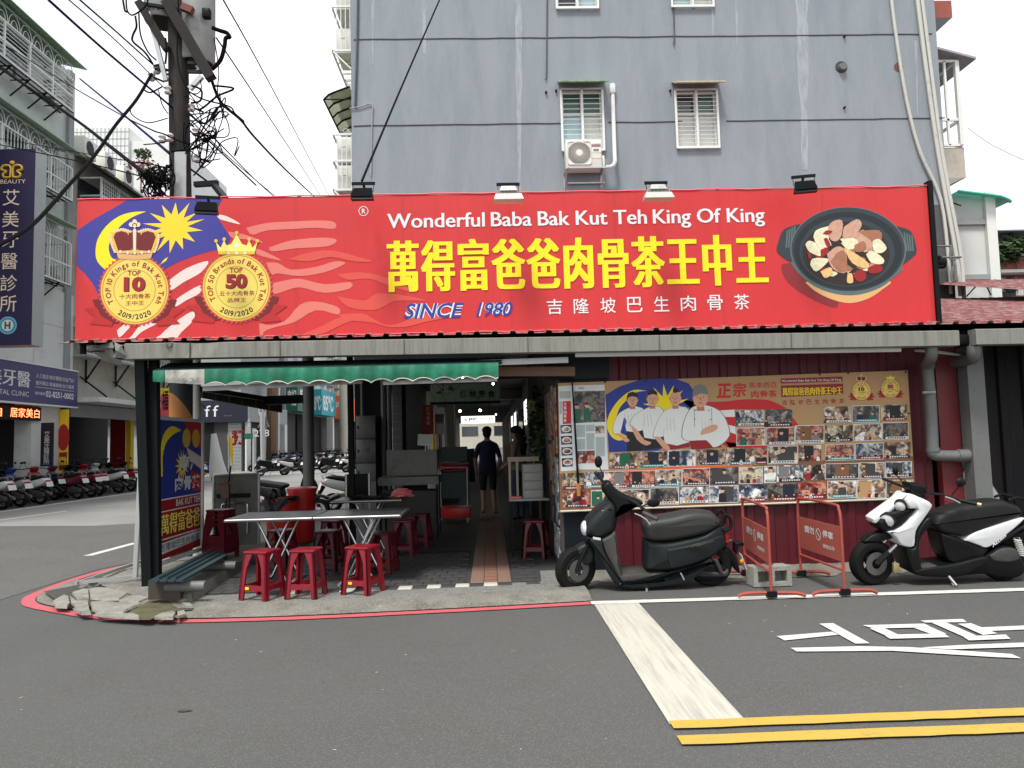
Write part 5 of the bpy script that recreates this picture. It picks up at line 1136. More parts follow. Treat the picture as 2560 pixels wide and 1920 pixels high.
for cc, L in ((c7, PH7), (c6, PH6)):
    for (x0, y0, x1, y1) in L:
        sl = -.045; w_, h_ = x1-x0, y1-y0; d = .0028
        fx = lambda u, v: S(*cc(x0+w_*u, y0+h_*v+sl*w_*(u-.0)*.5), d)
        bgm = rr.choice(PMS); tops = rr.sample(TOPS, 4); cap = rr.choice(['ink_navy','ink_jacket','ink_navy','ink_teal','ink_red_dk',None])
        m_ = MB(); m_.poly([fx(0,1), fx(1,1), fx(1,0), fx(0,0)], 0); MB().poly([S(*cc(x0+w_*u, y0+h_*v+sl*w_*u*.5), d-.0006) for u, v in ((-.02,1.035),(1.02,1.035),(1.02,-.035),(-.02,-.035))]).build('photo_border', 'ink_paper', bd) if rr.random() < .6 else None
        if rr.random() < .45:
            a = rr.random()*.5; m_.poly([S(*cc(x0+w_*u, y0+h_*v+sl*w_*u*.5), d+.0003) for u, v in ((a,.95),(a+.4,.95),(a+.4,.05),(a,.05))], rr.choice([1,2]))
        nf = rr.choice([1,2,3,4,5,6]) if w_ > 160 else rr.choice([1,2]); s0 = .30 if nf == 1 else .2 if nf == 2 else .12
        for k in range(nf):
            u = (k+.5)/nf+rr.uniform(-.06,.06); s_h = s0*rr.uniform(.85,1.1); vy = 1-min(.85, s_h*2.9); asp = h_/w_
            E_ = lambda a, b, dd: S(*cc(x0+w_*(u+a*s_h*asp), y0+h_*(vy+b*s_h)+sl*w_*u*.5), d+dd)
            m_.poly([E_(a, min(b, (1-vy)/s_h), .0006+k*.0002) for a, b in ((-.9,3.5),(.9,3.5),(.85,1.1),(.4,.75),(-.4,.75),(-.85,1.1))], 1+(k % 4))
            m_.poly([E_(.42*math.cos(t_), .2+.55*math.sin(t_), .0008+k*.0002) for t_ in [2*PI*i/12 for i in range(12)]], 5)
            m_.poly([E_(.46*math.cos(t_), .05+.5*math.sin(t_), .001+k*.0002) for t_ in [PI+PI*i/8 for i in range(9)]], 6)
        mats_ = [bgm]+tops+['ink_skin','ink_hair']
        if cap:
            mats_ += [cap, 'ink_white' if cap != 'ink_jacket' else 'ink_navy']; m_.poly([S(*cc(x0+w_*u, y0+h_*v+sl*w_*u*.5), d+.0022) for u, v in ((.1,.97),(1,.97),(1,.84),(.1,.84))], 7)
            for k in range(8): u = .2+.09*k; m_.poly([S(*cc(x0+w_*a, y0+h_*v+sl*w_*a*.5), d+.0026) for a, v in ((u,.94),(u+.06,.94),(u+.06,.87),(u,.87))], 8)
        m_.build('press_photo', mats_, bd)
# bamboo tools hung at the left end of the board
fr = thing('fishing_rod', 'thin dark pole with an orange grip leaning on the left end of the collage board', 'pole', tuple(PY(1445,1250,8.42)))
MB().tube([tuple(PY(1428,915,8.44)), tuple(PY(1437,1060,8.43)), tuple(PY(1446,1215,8.42))], [.008,.012,.016], 6).build('shaft', 'black_metal', fr); MB().tube([tuple(PY(1446,1208,8.42)), tuple(PY(1447,1240,8.42))], .022, 8).build('grip', 'hazard_orange', fr)
# narrow wall of prints beside the passage
sp = thing('side_posters', 'narrow strip of menu prints on the passage wall beside the collage board', 'poster', (.755, 9.4, .6))
for i, (z0, z1, y0, y1, m_) in enumerate(((1.35,2.1,8.6,8.95,'photo_c'),(1.55,2.15,9.0,9.35,'photo_a'),(1.2,1.5,9.0,9.35,'photo_c'),(.85,1.15,9.0,9.35,'photo_a'),(.55,1.3,8.6,8.95,'photo_b'),(1.5,2.1,9.4,9.8,'photo_c'),(1.0,1.45,9.4,9.8,'photo_a'),(.5,.95,9.4,9.8,'photo_d'),(.15,.5,8.6,9.3,'photo_b'),(.7,2.1,9.85,10.3,'photo_d'))):
    MB().box((.746,y0,z0), (.758,y1,z1)).build('menu_print', m_, sp)
# ================================================================ poster stand on castors at the corner post
XB = -3.70
def B(px, py, d=0): return PXX(px, py, XB+d)
st = thing('poster_stand', 'white framed menu poster stand on castors behind the black corner posts', 'sign', (-3.8, 9.1, .06))
def Bq(y, z, d=0): return Vector((XB+d, y, z))
a, b = PXX(420,1048,XB), PXX(406,1400,XB); c_, e = PXX(503,1051,XB), PXX(497,1366,XB)
y0, y1 = 8.62, 9.86; z0, z1 = .28, 1.84
pn = MB().box((XB-.03,y0,z0), (XB,y1,z1)).build('poster_panel', 'ink_red_dk', st)
def uv(u, v, d): return Vector((XB+d, y0+(y1-y0)*u, z0+(z1-z0)*v))
MB().poly([uv(0,.42,.002),uv(1,.42,.002),uv(1,1,.002),uv(0,1,.002)][::1]).build('flag_field', 'ink_blue', pn)
MB().poly([uv(.55,1,.003),uv(1,1,.003),uv(1,.78,.003),uv(.75,.85,.003)]).build('stripe', 'ink_red', pn); MB().poly([uv(.62,.80,.003),uv(1,.72,.003),uv(1,.62,.003),uv(.7,.7,.003)]).build('stripe', 'ink_stripe', pn); MB().poly([uv(.72,.62,.003),uv(1,.58,.003),uv(1,.45,.003),uv(.8,.45,.003)]).build('stripe', 'ink_red', pn)
MB().poly([uv(u,v,.0035) for u, v in sm([(.50,.93),(.28,.96),(.10,.90),(.03,.78),(.02,.62),(.08,.60),(.08,.74),(.16,.84),(.32,.90)],3)]).build('moon', 'ink_yellow', pn)
MB().poly([uv(.52+(.17 if i % 2 == 0 else .08)*math.cos(2*PI*i/28),.66+(.13 if i % 2 == 0 else .06)*math.sin(2*PI*i/28),.0036) for i in range(28)]).build('star', 'ink_star', pn)
for u in (.62,.86):
    MB().poly([uv(u+.1*math.cos(2*PI*i/24),.87+.075*math.sin(2*PI*i/24),.004) for i in range(24)]).build('medal_disc', 'ink_gold', pn)
def bt_(txt, u0, v0, u1, v1, m_, **kw): text_in(MB(), txt, uv(u0,v0,.006), (0,1,0), (0,0,1), (u1-u0)*(y1-y0), (v1-v0)*(z1-z0), **kw).build('lettering', m_, pn)
MB().poly([uv(0,.42,.004),uv(1,.42,.004),uv(1,.43,.004),uv(0,.43,.004)]).build('rule', 'ink_white', pn); MB().poly([uv(0,.335,.004),uv(1,.335,.004),uv(1,.343,.004),uv(0,.343,.004)]).build('rule', 'ink_white', pn); MB().poly([uv(0,.135,.004),uv(1,.135,.004),uv(1,.145,.004),uv(0,.145,.004)]).build('rule', 'ink_white', pn)
bt_('BAK KUT TEH', .38,.36,.97,.41,'ink_white',bold=.015); bt_('萬得富爸爸', .05,.17,.97,.32,'ink_gold_lt',fat=.03); bt_('南洋', .45,.62,.95,.74,'ink_white',bold=.03); bt_('肉骨茶', .35,.47,.97,.58,'ink_white',bold=.03)
MB().poly([uv(0,.035,.004),uv(1,.06,.004),uv(1,.13,.004),uv(0,.115,.004)]).build('white_strip', 'ink_paper', pn); bt_('吉隆坡巴生肉骨茶', .04,.055,.96,.11,'ink_black')
mb = MB()
for y in (y0-.04, y1+.03): mb.bar((XB,y,.12), (XB,y,z1+.03), .05, .04)
mb.bar((XB,y0-.04,z1+.02), (XB,y1+.03,z1+.02), .04); mb.bar((XB,y0-.04,z0-.04), (XB,y1+.03,z0-.04), .04); mb.build('frame', 'plaster_white', st)
mb = MB(); mb.bar((XB,y0,.14), (-4.42,8.35,.12), .035); mb.bar((XB,y1,.14), (-4.4,y1-.1,.12), .035); mb.bar((-4.42,8.3,.12), (-4.4,y1-.1,.12), .035); mb.bar((-3.86,8.44,.14),(-3.82,8.50,1.75),.045); mb.build('base', 'alu', st)
MB().box((-3.80,8.62,.3),(-3.785,9.8,1.75)).build('rear_panel', 'plaster_white', st)
for x, y in ((-4.30,8.42),(XB,y0),(XB,y1),(-4.35,y1-.1)):
    w_ = MB(); w_.lathe([(.012,-.012),(.045,-.012),(.05,0),(.045,.012),(.012,.012)], (x,y,.115), 'y', 16); w_.build('castor', 'pvc_gray', st)
# ================================================================ scooters
def wheel(par, x, y, z, r, w_, rim_m='scoot_black', rz=0, disc=None, spokes=5):
    """tyre and rim of a wheel on a y axis, turned by rz about the vertical"""
    t = MB(); t.lathe([(r*.60,-w_*.42),(r*.72,-w_*.5),(r*.90,-w_*.46),(r*.985,-w_*.26),(r,0),(r*.985,w_*.26),(r*.90,w_*.46),(r*.72,w_*.5),(r*.60,w_*.42)], (0,0,0), 'y', 36)
    q = MB(); q.lathe([(r*.60,-w_*.40),(r*.52,-w_*.36),(r*.52,w_*.36),(r*.60,w_*.40)], (0,0,0), 'y', 32); q.lathe([(.001,-w_*.42),(r*.2,-w_*.40),(r*.22,0),(r*.2,w_*.40),(.001,w_*.42)], (0,0,0), 'y', 20)
    for i in range(spokes):
        a = 2*PI*i/spokes+.3
        for s in (-.12, .12): q.bar((math.cos(a+s)*r*.18,0,math.sin(a+s)*r*.18), (math.cos(a+s*.5)*r*.55,0,math.sin(a+s*.5)*r*.55), w_*.22, .016)
    rot = Matrix.Rotation(rz, 3, 'Z'); mv = Vector((x, y, z))
    for g in (t, q): g.v = [rot @ p+mv for p in g.v]
    wh = t.build('wheel', 'tyre', par, False); q.build('rim', rim_m, wh, False)
    if disc:
        d = MB(); d.lathe([(r*.22,-w_*.62),(r*.50,-w_*.62),(r*.50,-w_*.58),(r*.22,-w_*.58)], (0,0,0), 'y', 24); d.v = [rot @ p+mv for p in d.v]; d.build('brake_disc', disc, wh, False)
    return wh
def tracer(c, y, x0): return lambda L: [(lambda p: (p.x-x0, p.z))(PY(*c(*q), y)) for q in L]
def smo(L, n=3): return sm(L, n)
# ---- dark electric scooter in front of the collage
cs1 = crop(1360, 1120, 4.096); Y1 = 7.72; X1 = 1.52
T1 = tracer(cs1, Y1, X1); G1 = lambda x, y: T1([(x, y)])[0]
s1 = thing('scooter', 'dark gray green electric scooter with smooth body parked in front of the collage', 'scooter', (X1, Y1, 0))
def pf(name, L, W_, m_, D=.03, R=.05, par=s1, T=T1, smooth=True, wf=None, y0=0, n=4):
    return MB().puff(smo(T(L)) if smooth else T(L), W_, D, R, 0, wf, n, y0).build(name, m_, par, False, 50)
tail = pf('rear_body', [(1015,915),(1200,930),(1400,900),(1600,855),(1740,770),(1800,800),(1850,880),(1850,950),(1800,1010),(1690,1085),(1560,1140),(1400,1190),(1255,1212),(1040,1205),(1012,1150)], .155, 'scoot_dark', .035, .07, wf=lambda x, z: 1-.45*max(0, (x-.2)/.55)**1.5-.0*z)
pf('side_cover', [(1205,985),(1400,955),(1640,900),(1770,860),(1810,900),(1790,970),(1690,1060),(1540,1125),(1400,1165),(1260,1185),(1225,1100)], .163, 'scoot_dark', .02, .02, wf=lambda x, z: 1-.45*max(0, (x-.2)/.55)**1.5, par=tail)
pf('seat', [(985,760),(1010,715),(1080,690),(1280,660),(1420,628),(1560,620),(1680,638),(1740,690),(1768,730),(1740,772),(1600,845),(1400,890),(1200,918),(1050,912),(1000,850)], .150, 'seat_gray', .06, .085, wf=lambda x, z: 1-.28*max(0, (x-.25)/.5))
pf('front_cowl', [(640,505),(545,575),(480,640),(412,720),(388,800),(402,850),(450,868),(555,883),(640,838),(690,778),(702,600),(672,530)], .150, 'scoot_dark', .07, .09, wf=lambda x, z: .75+.35*min(1, max(0, (x+.80)/.28)))
pf('handlebar_cowl', [(570,365),(600,325),(650,322),(720,405),(830,468),(950,512),(985,548),(900,578),(790,572),(740,640),(700,700),(685,580),(620,480),(580,430)], .085, 'scoot_black', .03, .05)
pf('steering_column', [(670,560),(770,572),(735,660),(715,790),(690,840),(640,845)], .07, 'scoot_black', .02, .03)
pf('leg_shield', [(405,862),(450,872),(555,886),(580,990),(640,1110),(720,1230),(790,1330),(830,1382),(750,1372),(665,1292),(575,1140),(490,975),(425,900)], .175, 'scoot_dark', .02, .04)
pf('inner_panel', [(560,890),(640,845),(692,812),(712,900),(742,1130),(790,1300),(805,1335),(760,1325),(650,1125),(590,1000)], .165, 'scoot_gray', .02, .03)
pf('floorboard', [(742,1320),(800,1322),(1180,1290),(1262,1252),(1400,1230),(1500,1160),(1580,1140),(1660,1095),(1600,1180),(1500,1275),(1420,1332),(1300,1352),(1000,1386),(830,1386),(760,1360)], .185, 'scoot_dark', .02, .04)
a, b = G1(770,1318), G1(1200,1288); MB().bbox((a[0]-.02,-.17,.12), (b[0]+.02,.17,.185), .012).build('foot_mat', 'scoot_gray', s1, False)
pf('front_fender', [(245,1080),(300,1008),(380,958),(445,950),(495,1000),(515,1090),(480,1165),(400,1190),(330,1162),(275,1112)], .075, 'scoot_dark', .04, .06)
fw, rw = G1(318,1262), G1(1690,1215); RW = .222
wheel(s1, fw[0], -.03, RW, RW, .11, 'scoot_gray', R_(24), 'stainless_dim', 5); wheel(s1, rw[0], 0, RW, RW, .12, 'scoot_black', 0, None, 5)
mb = MB(); p, q = G1(430,960), fw
for s in (-.075, .075): mb.tube([(p[0],s,p[1]), (q[0]+.02,s-.02,RW+.06), (q[0]+.0,s-.03,RW)], .022, 8)
mb.build('fork', 'scoot_black', s1, False)
pf('motor_cover', [(1500,1240),(1560,1225),(1780,1245),(1852,1210),(1860,1272),(1800,1292),(1600,1292),(1520,1270)], .09, 'scoot_gray', .015, .03)
pf('swing_arm', [(1500,1270),(1560,1180),(1700,1160),(1840,1190),(1870,1270),(1800,1330),(1640,1350),(1530,1330)], .075, 'scoot_black', .03, .03)
pf('rear_fender', [(1835,985),(1900,1040),(1960,1150),(1988,1262),(1940,1235),(1870,1120),(1805,1045)], .06, 'scoot_black', .015, .03); pf('plate_bracket', [(1928,950),(2005,945),(2012,982),(1962,990),(1955,1060),(1930,1050)], .05, 'scoot_black', .01, .01)
p0, p1 = G1(1975,1060), G1(2030,1210); MB().add([(p0[0],-.1,p0[1]),(p0[0],.1,p0[1]),(p1[0],.1,p1[1]),(p1[0],-.1,p1[1]),(p0[0]+.006,-.1,p0[1]),(p0[0]+.006,.1,p0[1]),(p1[0]+.006,.1,p1[1]),(p1[0]+.006,-.1,p1[1])], [(0,1,2,3),(7,6,5,4),(0,4,5,1),(1,5,6,2),(2,6,7,3),(3,7,4,0)]).build('number_plate', 'plate_white', s1, False)
pf('tail_light', [(1818,838),(1852,870),(1858,935),(1828,945),(1800,900)], .075, 'lens_red', .01, .02)
p = G1(1985,1130); MB().sphere((p[0],-.09,p[1]), (.022,.022,.026)).build('indicator', 'lens_amber', s1, False); p = G1(1868,920); MB().sphere((p[0],-.07,p[1]), (.024,.02,.018)).build('indicator', 'scoot_gray', s1, False)
p = [G1(*q) for q in ((1765,735),(1785,660),(1810,648),(1850,690),(1858,750),(1840,790),(1785,812))]
g = MB()
for s in (-.10, .10): g.tube(smooth_path([(x, s, z) for x, z in p], 3), .017, 8)
g.tube([(p[3][0],-.10,p[3][1]), (p[3][0]+.03,0,p[3][1]), (p[3][0],.10,p[3][1])], .017, 8); g.build('grab_rail', 'scoot_black', s1, False)
p = G1(418,800); h = MB(); h.sphere((p[0]-.01,-.03,p[1]), (.045,.09,.075), 16); h.build('headlight', 'lens_clear', s1, False)
p, q = G1(470,868), G1(545,878); MB().bar((p[0],-.155,p[1]), (q[0],-.17,q[1]), .012, .02).build('front_indicator', 'lens_clear', s1, False)
bar = MB(); L, Rr = G1(545,285), G1(1065,638); cen = G1(760,470)
bar.tube([(L[0],.30,L[1]), (cen[0]-.10,.14,cen[1]+.06), (cen[0],0,cen[1]+.01), (cen[0]+.14,-.16,cen[1]-.06), (Rr[0],-.34,Rr[1])], .015, 8); hb = bar.build('handlebar', 'scoot_black', s1, False)
g = MB(); g.tube([(Rr[0]-.12,-.25,Rr[1]+.05), (Rr[0],-.34,Rr[1])], .02, 10); g.build('grip', 'scoot_gray', hb, False); g = MB(); g.tube([(L[0]+.06,.24,L[1]-.06), (L[0],.30,L[1])], .02, 10); g.build('grip', 'scoot_black', hb, False)
p = [G1(*q) for q in ((860,600),(920,622),(970,655),(1000,700))]; MB().tube([(x,-.25-.02*i,z) for i, (x, z) in enumerate(p)], [.008,.009,.009,.007], 6).build('brake_lever', 'chrome', hb, False)
p = [G1(*q) for q in ((465,325),(510,345),(550,385))]; MB().tube([(x,.2,z) for x, z in p], .007, 6).build('brake_lever', 'chrome', hb, False)
p, q = G1(567,160), G1(612,300); mm_ = MB(); mm_.sphere((p[0],.22,p[1]), (.04,.02,.062), 16); mm_.tube([(p[0]+.01,.22,p[1]-.05), (q[0],.16,q[1])], .006, 6); mm_.build('mirror', 'scoot_black', hb, False)
p, q = G1(1040,490), G1(930,545); mm_ = MB(); mm_.sphere((p[0],-.26,p[1]), (.064,.02,.046), 16); mm_.tube([(p[0]-.04,-.25,p[1]-.01), (q[0],-.18,q[1])], .006, 6); mm_.build('mirror', 'scoot_black', hb, False)
p, q = G1(1025,1390), G1(1003,1528); MB().tube([(p[0],-.12,p[1]), (q[0],-.25,.045)], [.014,.011], 8).build('side_stand', 'alu', s1, False)
p, q = G1(1715,1105), G1(1778,1235); MB().tube([(p[0],-.10,p[1]), (q[0],-.10,q[1])], .02, 8).build('shock_absorber', 'scoot_gray', s1, False)
p = G1(1345,1215); q = G1(1380,1285); MB().bar((p[0],-.19,p[1]), (q[0],-.2,q[1]), .022, .012).build('foot_peg', 'alu', s1, False)
text_in(MB(), '2', (G1(540,640)[0]+.0,-.146,G1(540,640)[1]), (1,0,0), (0,0,1), .02, .05, shear=.4).build('gold_badge', 'ink_gold', s1, False)
for i in range(3): p, q = G1(1385+60*i,968-8*i), G1(1530+70*i,925-12*i); MB().bar((p[0],-.158,p[1]), (q[0],-.150,q[1]), .004, .012).build('silver_decal', 'scoot_gray', tail, False)
s1.rotation_euler.x = R_(7)
# ---- white and black scooter at the right
cs2 = crop(1800, 1160, 2.9105); Y2 = 7.52; X2 = 4.35
T2 = tracer(cs2, Y2, X2); G2 = lambda x, y: T2([(x, y)])[0]
s2 = thing('scooter', 'white and black scooter with twin round headlights parked at the right edge', 'scooter', (X2, Y2, 0))
def pg(name, L, W_, m_, D=.02, R=.04, par=s2, **k): return pf(name, L, W_, m_, D, R, par, T2, **k)
pg('front_cowl', [(1150,466),(1250,428),(1348,306),(1292,300),(1268,250),(1300,198),(1360,215),(1452,268),(1400,370),(1348,460),(1338,572),(1250,566),(1200,505)], .14, 'scoot_white', .02, .06, wf=lambda x, z: .8+.3*min(1, max(0, (x+.62)/.2)))
pg('headlight_mount', [(1090,400),(1130,350),(1200,318),(1290,298),(1350,304),(1255,430),(1150,470),(1100,445)], .12, 'scoot_black', .03, .05)
pg('beak', [(1056,380),(1085,352),(1220,250),(1262,212),(1300,200),(1265,250),(1200,320),(1100,405),(1068,412)], .085, 'scoot_white', .015, .04)
for (x, y, r, yy) in ((1238,282,.052,-.10),(1150,387,.068,-.10)):
    p = G2(x, y)
    k = MB(); k.lathe([(r*1.15,.03),(r*1.12,-.015),(r,-.02)], (0,0,0), 'y', 24); l = MB(); l.lathe([(.001,-.03),(r*.6,-.026),(r,-.012)], (0,0,0), 'y', 24)
    rt = Matrix.Rotation(R_(-38), 3, 'Z') @ Matrix.Rotation(R_(14), 3, 'X')
    for g in (k, l): g.v = [rt @ v+Vector((p[0], yy, p[1])) for v in g.v]
    hl = k.build('headlight', 'scoot_black', s2, False); l.build('lens', 'lens_clear', hl, False)
pg('front_fender', [(1008,548),(1060,502),(1150,478),(1215,500),(1200,528),(1100,552)], .07, 'scoot_black', .012, .03)
pg('leg_shield', [(1262,568),(1338,578),(1350,462),(1402,372),(1442,360),(1442,420),(1384,500),(1372,600),(1398,730),(1342,762),(1292,650)], .16, 'scoot_black', .02, .04)
pg('floorboard', [(1340,742),(1398,725),(1640,690),(1830,640),(1852,680),(1700,782),(1500,790),(1362,777)], .165, 'scoot_black', .02, .03); a, b = G2(1400,728), G2(1640,692); MB().bbox((a[0],-.15,a[1]-.01), (b[0],.15,a[1]+.02), .01).build('foot_mat', 'scoot_gray', s2, False)
pg('seat', [(1478,412),(1500,360),(1570,320),(1700,280),(1900,248),(2000,252),(2090,290),(2114,340),(2080,366),(1900,432),(1750,502),(1600,492),(1530,472)], .135, 'seat_black', .05, .08)
pg('seat_nose', [(1482,412),(1505,362),(1560,330),(1600,330),(1580,400),(1530,440)], .10, 'scoot_black', .02, .04)
pg('rear_body', [(1520,470),(1600,490),(1700,525),(1850,582),(1905,575),(1960,500),(2110,418),(2180,385),(2230,395),(2180,430),(1990,525),(1880,605),(1800,682),(1620,692),(1560,602)], .13, 'scoot_black', .02, .05)
pg('side_panel', [(1698,527),(1760,472),(1900,425),(2092,364),(2088,400),(1922,542),(1852,580),(1800,562)], .145, 'scoot_white', .015, .02)
dec = MB(); p = G2(1895,575); text_in(dec, 'Access', (p[0],-.150,p[1]), Vector((.78,0,.62)).normalized(), Vector((-.35,0,.93)).normalized(), .17, .04, bold=.02); dec.build('decal', 'ink_white', s2, False)
pg('engine_case', [(1880,622),(1960,570),(2080,580),(2150,690),(2172,760),(2100,812),(1950,802),(1870,782),(1700,792),(1690,742),(1830,662)], .11, 'scoot_black', .03, .05)
pg('air_filter', [(1890,640),(1960,590),(2070,590),(2110,660),(2040,690),(1920,680)], .13, 'scoot_gray', .02, .03)
pg('tail', [(2110,418),(2180,380),(2300,380),(2330,420),(2240,450),(2160,440)], .09, 'scoot_black', .02, .04)
RW2 = .225; fw, rw = G2(1095,735), G2(2040,720)
wheel(s2, fw[0], 0, RW2, RW2, .13, 'scoot_black', R_(8), 'stainless_dim', 5); wheel(s2, rw[0], 0, RW2, RW2, .13, 'scoot_black', 0, None, 5)
p, q = G2(1228,565), fw
mb = MB()
for s in (-.095, .095): mb.tube([(p[0],s,p[1]), ((p[0]*.6+q[0]*.4),s,p[1]*.6+RW2*.4)], .02, 8)
fk = mb.build('fork', 'chrome', s2, False)
for s in (-.095, .095): MB().tube([((p[0]*.62+q[0]*.38),s,p[1]*.62+RW2*.38), (q[0],s,RW2)], .029, 8).build('fork_leg', 'scoot_black', s2, False)
p = G2(1235,735); MB().bbox((p[0]-.03,-.11,p[1]-.05), (p[0]+.03,-.07,p[1]+.05), .01).build('brake_caliper', 'brass', s2, False)
p, q = G2(2075,515), G2(2125,640); sh = MB()
n = 60; sh.tube([(p[0]+(q[0]-p[0])*i/n+.03*math.cos(i*.95), -.12+.03*math.sin(i*.95), p[1]+(q[1]-p[1])*i/n) for i in range(n+1)], .007, 5); sh.build('shock_spring', 'spring_white', s2, False); MB().tube([(p[0],-.12,p[1]), (q[0],-.12,q[1])], .014, 6).build('shock_absorber', 'scoot_black', s2, False)
L, Rr = G2(1255,132), G2(1672,238); cen = G2(1400,190); b_ = MB(); b_.tube([(L[0],.30,L[1]), (cen[0]-.06,.13,cen[1]+.02), (cen[0],0,cen[1]-.0), (cen[0]+.14,-.16,cen[1]-.01), (Rr[0],-.34,Rr[1])], .013, 8); hb = b_.build('handlebar', 'scoot_black', s2, False)
pg('instrument_cowl', [(1302,122),(1420,138),(1432,182),(1400,215),(1330,195)], .08, 'scoot_black', .02, .03); pg('steering_column', [(1330,190),(1420,190),(1450,265),(1390,300),(1300,205)], .06, 'scoot_black', .015, .02)
g = MB(); g.tube([(Rr[0]-.13,-.26,Rr[1]+.03), (Rr[0],-.34,Rr[1])], .019, 10); g.build('grip', 'scoot_black', hb, False); p = G2(1660,234); MB().tube([(Rr[0],-.34,Rr[1]), (Rr[0]+.025,-.36,Rr[1]-.005)], .02, 10).build('bar_end', 'brass', hb, False)
p = [G2(*q) for q in ((1500,200),(1545,215),(1582,238))]; MB().tube([(x,-.22-.03*i,z) for i, (x, z) in enumerate(p)], .007, 6).build('brake_lever', 'chrome', hb, False)
p, q = G2(1595,98), G2(1555,195); mm_ = MB(); mm_.sphere((p[0],-.24,p[1]), (.048,.02,.045), 16); mm_.tube([(p[0]-.02,-.24,p[1]-.04), (q[0],-.2,q[1])], .006, 6); mm_.build('mirror', 'scoot_black', hb, False)
p, q = G2(1318,62), G2(1345,130); mm_ = MB(); mm_.sphere((p[0],.22,p[1]), (.03,.02,.045), 14); mm_.tube([(p[0],.22,p[1]-.04), (q[0],.16,q[1])], .006, 6); mm_.build('mirror', 'scoot_black', hb, False)
p = [G2(*q) for q in ((2005,245),(2060,225),(2120,238),(2162,290),(2150,340),(2110,385))]; g = MB()
for s in (-.1, .1): g.tube(smooth_path([(x,s,z) for x, z in p], 3), .014, 8)
g.tube([(p[1][0],-.1,p[1][1]), (p[1][0],.1,p[1][1])], .014, 8); g.build('grab_rail', 'black_iron', s2, False)
p, q = G2(1590,775), G2(1605,930); g = MB(); g.tube([(p[0],-.13,p[1]), (q[0],-.27,.045)], [.014,.012], 8); g.tube([(p[0]+.03,-.15,p[1]-.08), (p[0]+.06,-.17,p[1]-.12), (p[0]+.03,-.19,p[1]-.14)], .005, 5); g.build('side_stand', 'alu', s2, False)
s2.rotation_euler.x = R_(6)
# ---- ordinary parked scooters of the street: one built with parts (front towards +x), then copied
def street_scooter():
    o = thing('scooter', 'x', 'scooter', (0,0,0), 0, 'scooters parked along the side street')
    pu = lambda nm, L, W_, m_, D=.03, R=.05, **k: MB().puff(smo(L,2), W_, D, R, 0, None, 3).build(nm, m_, o, False, 50)
    pu('rear_body', [(-.75,.78),(-.85,.72),(-.78,.60),(-.5,.50),(-.2,.42),(-.1,.45),(-.12,.66),(-.4,.70)], .14, 'scoot_white')
    pu('seat', [(-.78,.80),(-.62,.84),(-.3,.80),(-.05,.76),(-.02,.70),(-.12,.65),(-.45,.70),(-.72,.76)], .14, 'seat_black', .04, .07)
    pu('front_cowl', [(.38,.92),(.30,.72),(.34,.40),(.42,.36),(.55,.58),(.58,.70),(.48,.86)], .17, 'scoot_white', .04, .07)
    pu('handlebar_cowl', [(.30,.98),(.24,1.06),(.36,1.10),(.50,1.02),(.46,.92),(.36,.92)], .11, 'scoot_white', .03, .05)
    pu('floorboard', [(.40,.40),(.32,.34),(-.1,.34),(-.3,.40),(-.25,.24),(.28,.24),(.42,.32)], .16, 'scoot_black', .02, .04)
    pu('engine_case', [(-.78,.34),(-.5,.42),(-.2,.36),(-.22,.22),(-.6,.18),(-.8,.24)], .12, 'scoot_gray', .03, .05)
    pu('front_fender', [(.86,.46),(.72,.52),(.56,.50),(.46,.40),(.52,.36),(.68,.46),(.82,.42)], .06, 'scoot_white', .015, .03)
    wheel(o, .66, 0, .22, .22, .10, 'alu', 0, None, 3); wheel(o, -.62, 0, .22, .22, .11, 'alu', 0, None, 3)
    MB().tube([(.44,0,.86), (.66,0,.24)], .035, 6).build('fork', 'scoot_black', o, False)
    b = MB(); b.tube([(.22,.33,1.02), (.34,.14,1.04), (.36,0,1.02), (.34,-.14,1.04), (.22,-.33,1.02)], .016, 6); b.build('handlebar', 'scoot_black', o, False)
    for s in (-1, 1): m_ = MB(); m_.sphere((.30,s*.30,1.22), (.02,.06,.04), 10); m_.tube([(.30,s*.28,1.18), (.30,s*.22,1.04)], .006, 5); m_.build('mirror', 'scoot_black', o, False)
    MB().add([(-.87,-.13,.66),(-.87,.13,.66),(-.92,.13,.52),(-.92,-.13,.52),(-.88,-.13,.66),(-.88,.13,.66),(-.93,.13,.52),(-.93,-.13,.52)], [(0,1,2,3),(7,6,5,4),(0,4,5,1),(2,6,7,3),(1,5,6,2),(3,7,4,0)]).build('number_plate', 'plate_white', o, False)
    pu('rear_fender', [(-.78,.58),(-.86,.62),(-.96,.42),(-.93,.36),(-.84,.48)], .05, 'scoot_black', .01, .02)
    MB().puff([(-.80,.72),(-.87,.70),(-.84,.63),(-.78,.65)], .10, .01, .02).build('tail_light', 'lens_red', o, False)
    g = MB()
    for s in (-.09, .09): g.tube([(-.55,s,.84), (-.72,s,.88), (-.86,s,.84), (-.82,s,.76)], .012, 5)
    g.build('grab_rail', 'scoot_silver', o, False)
    MB().tube([(-.5,-.13,.42), (-.85,-.14,.28)], .04, 8).build('exhaust', 'stainless', o, False)
    MB().bar((-.1,-.1,.24), (-.22,-.16,.0), .02).build('centre_stand', 'alu', o, False)
    return o
proto = street_scooter()
def colour(c, c2=None): return {'rear_body': c, 'front_cowl': c2 or c, 'front_fender': c2 or c, 'handlebar_cowl': c2 or c}
rr = random.Random(12)
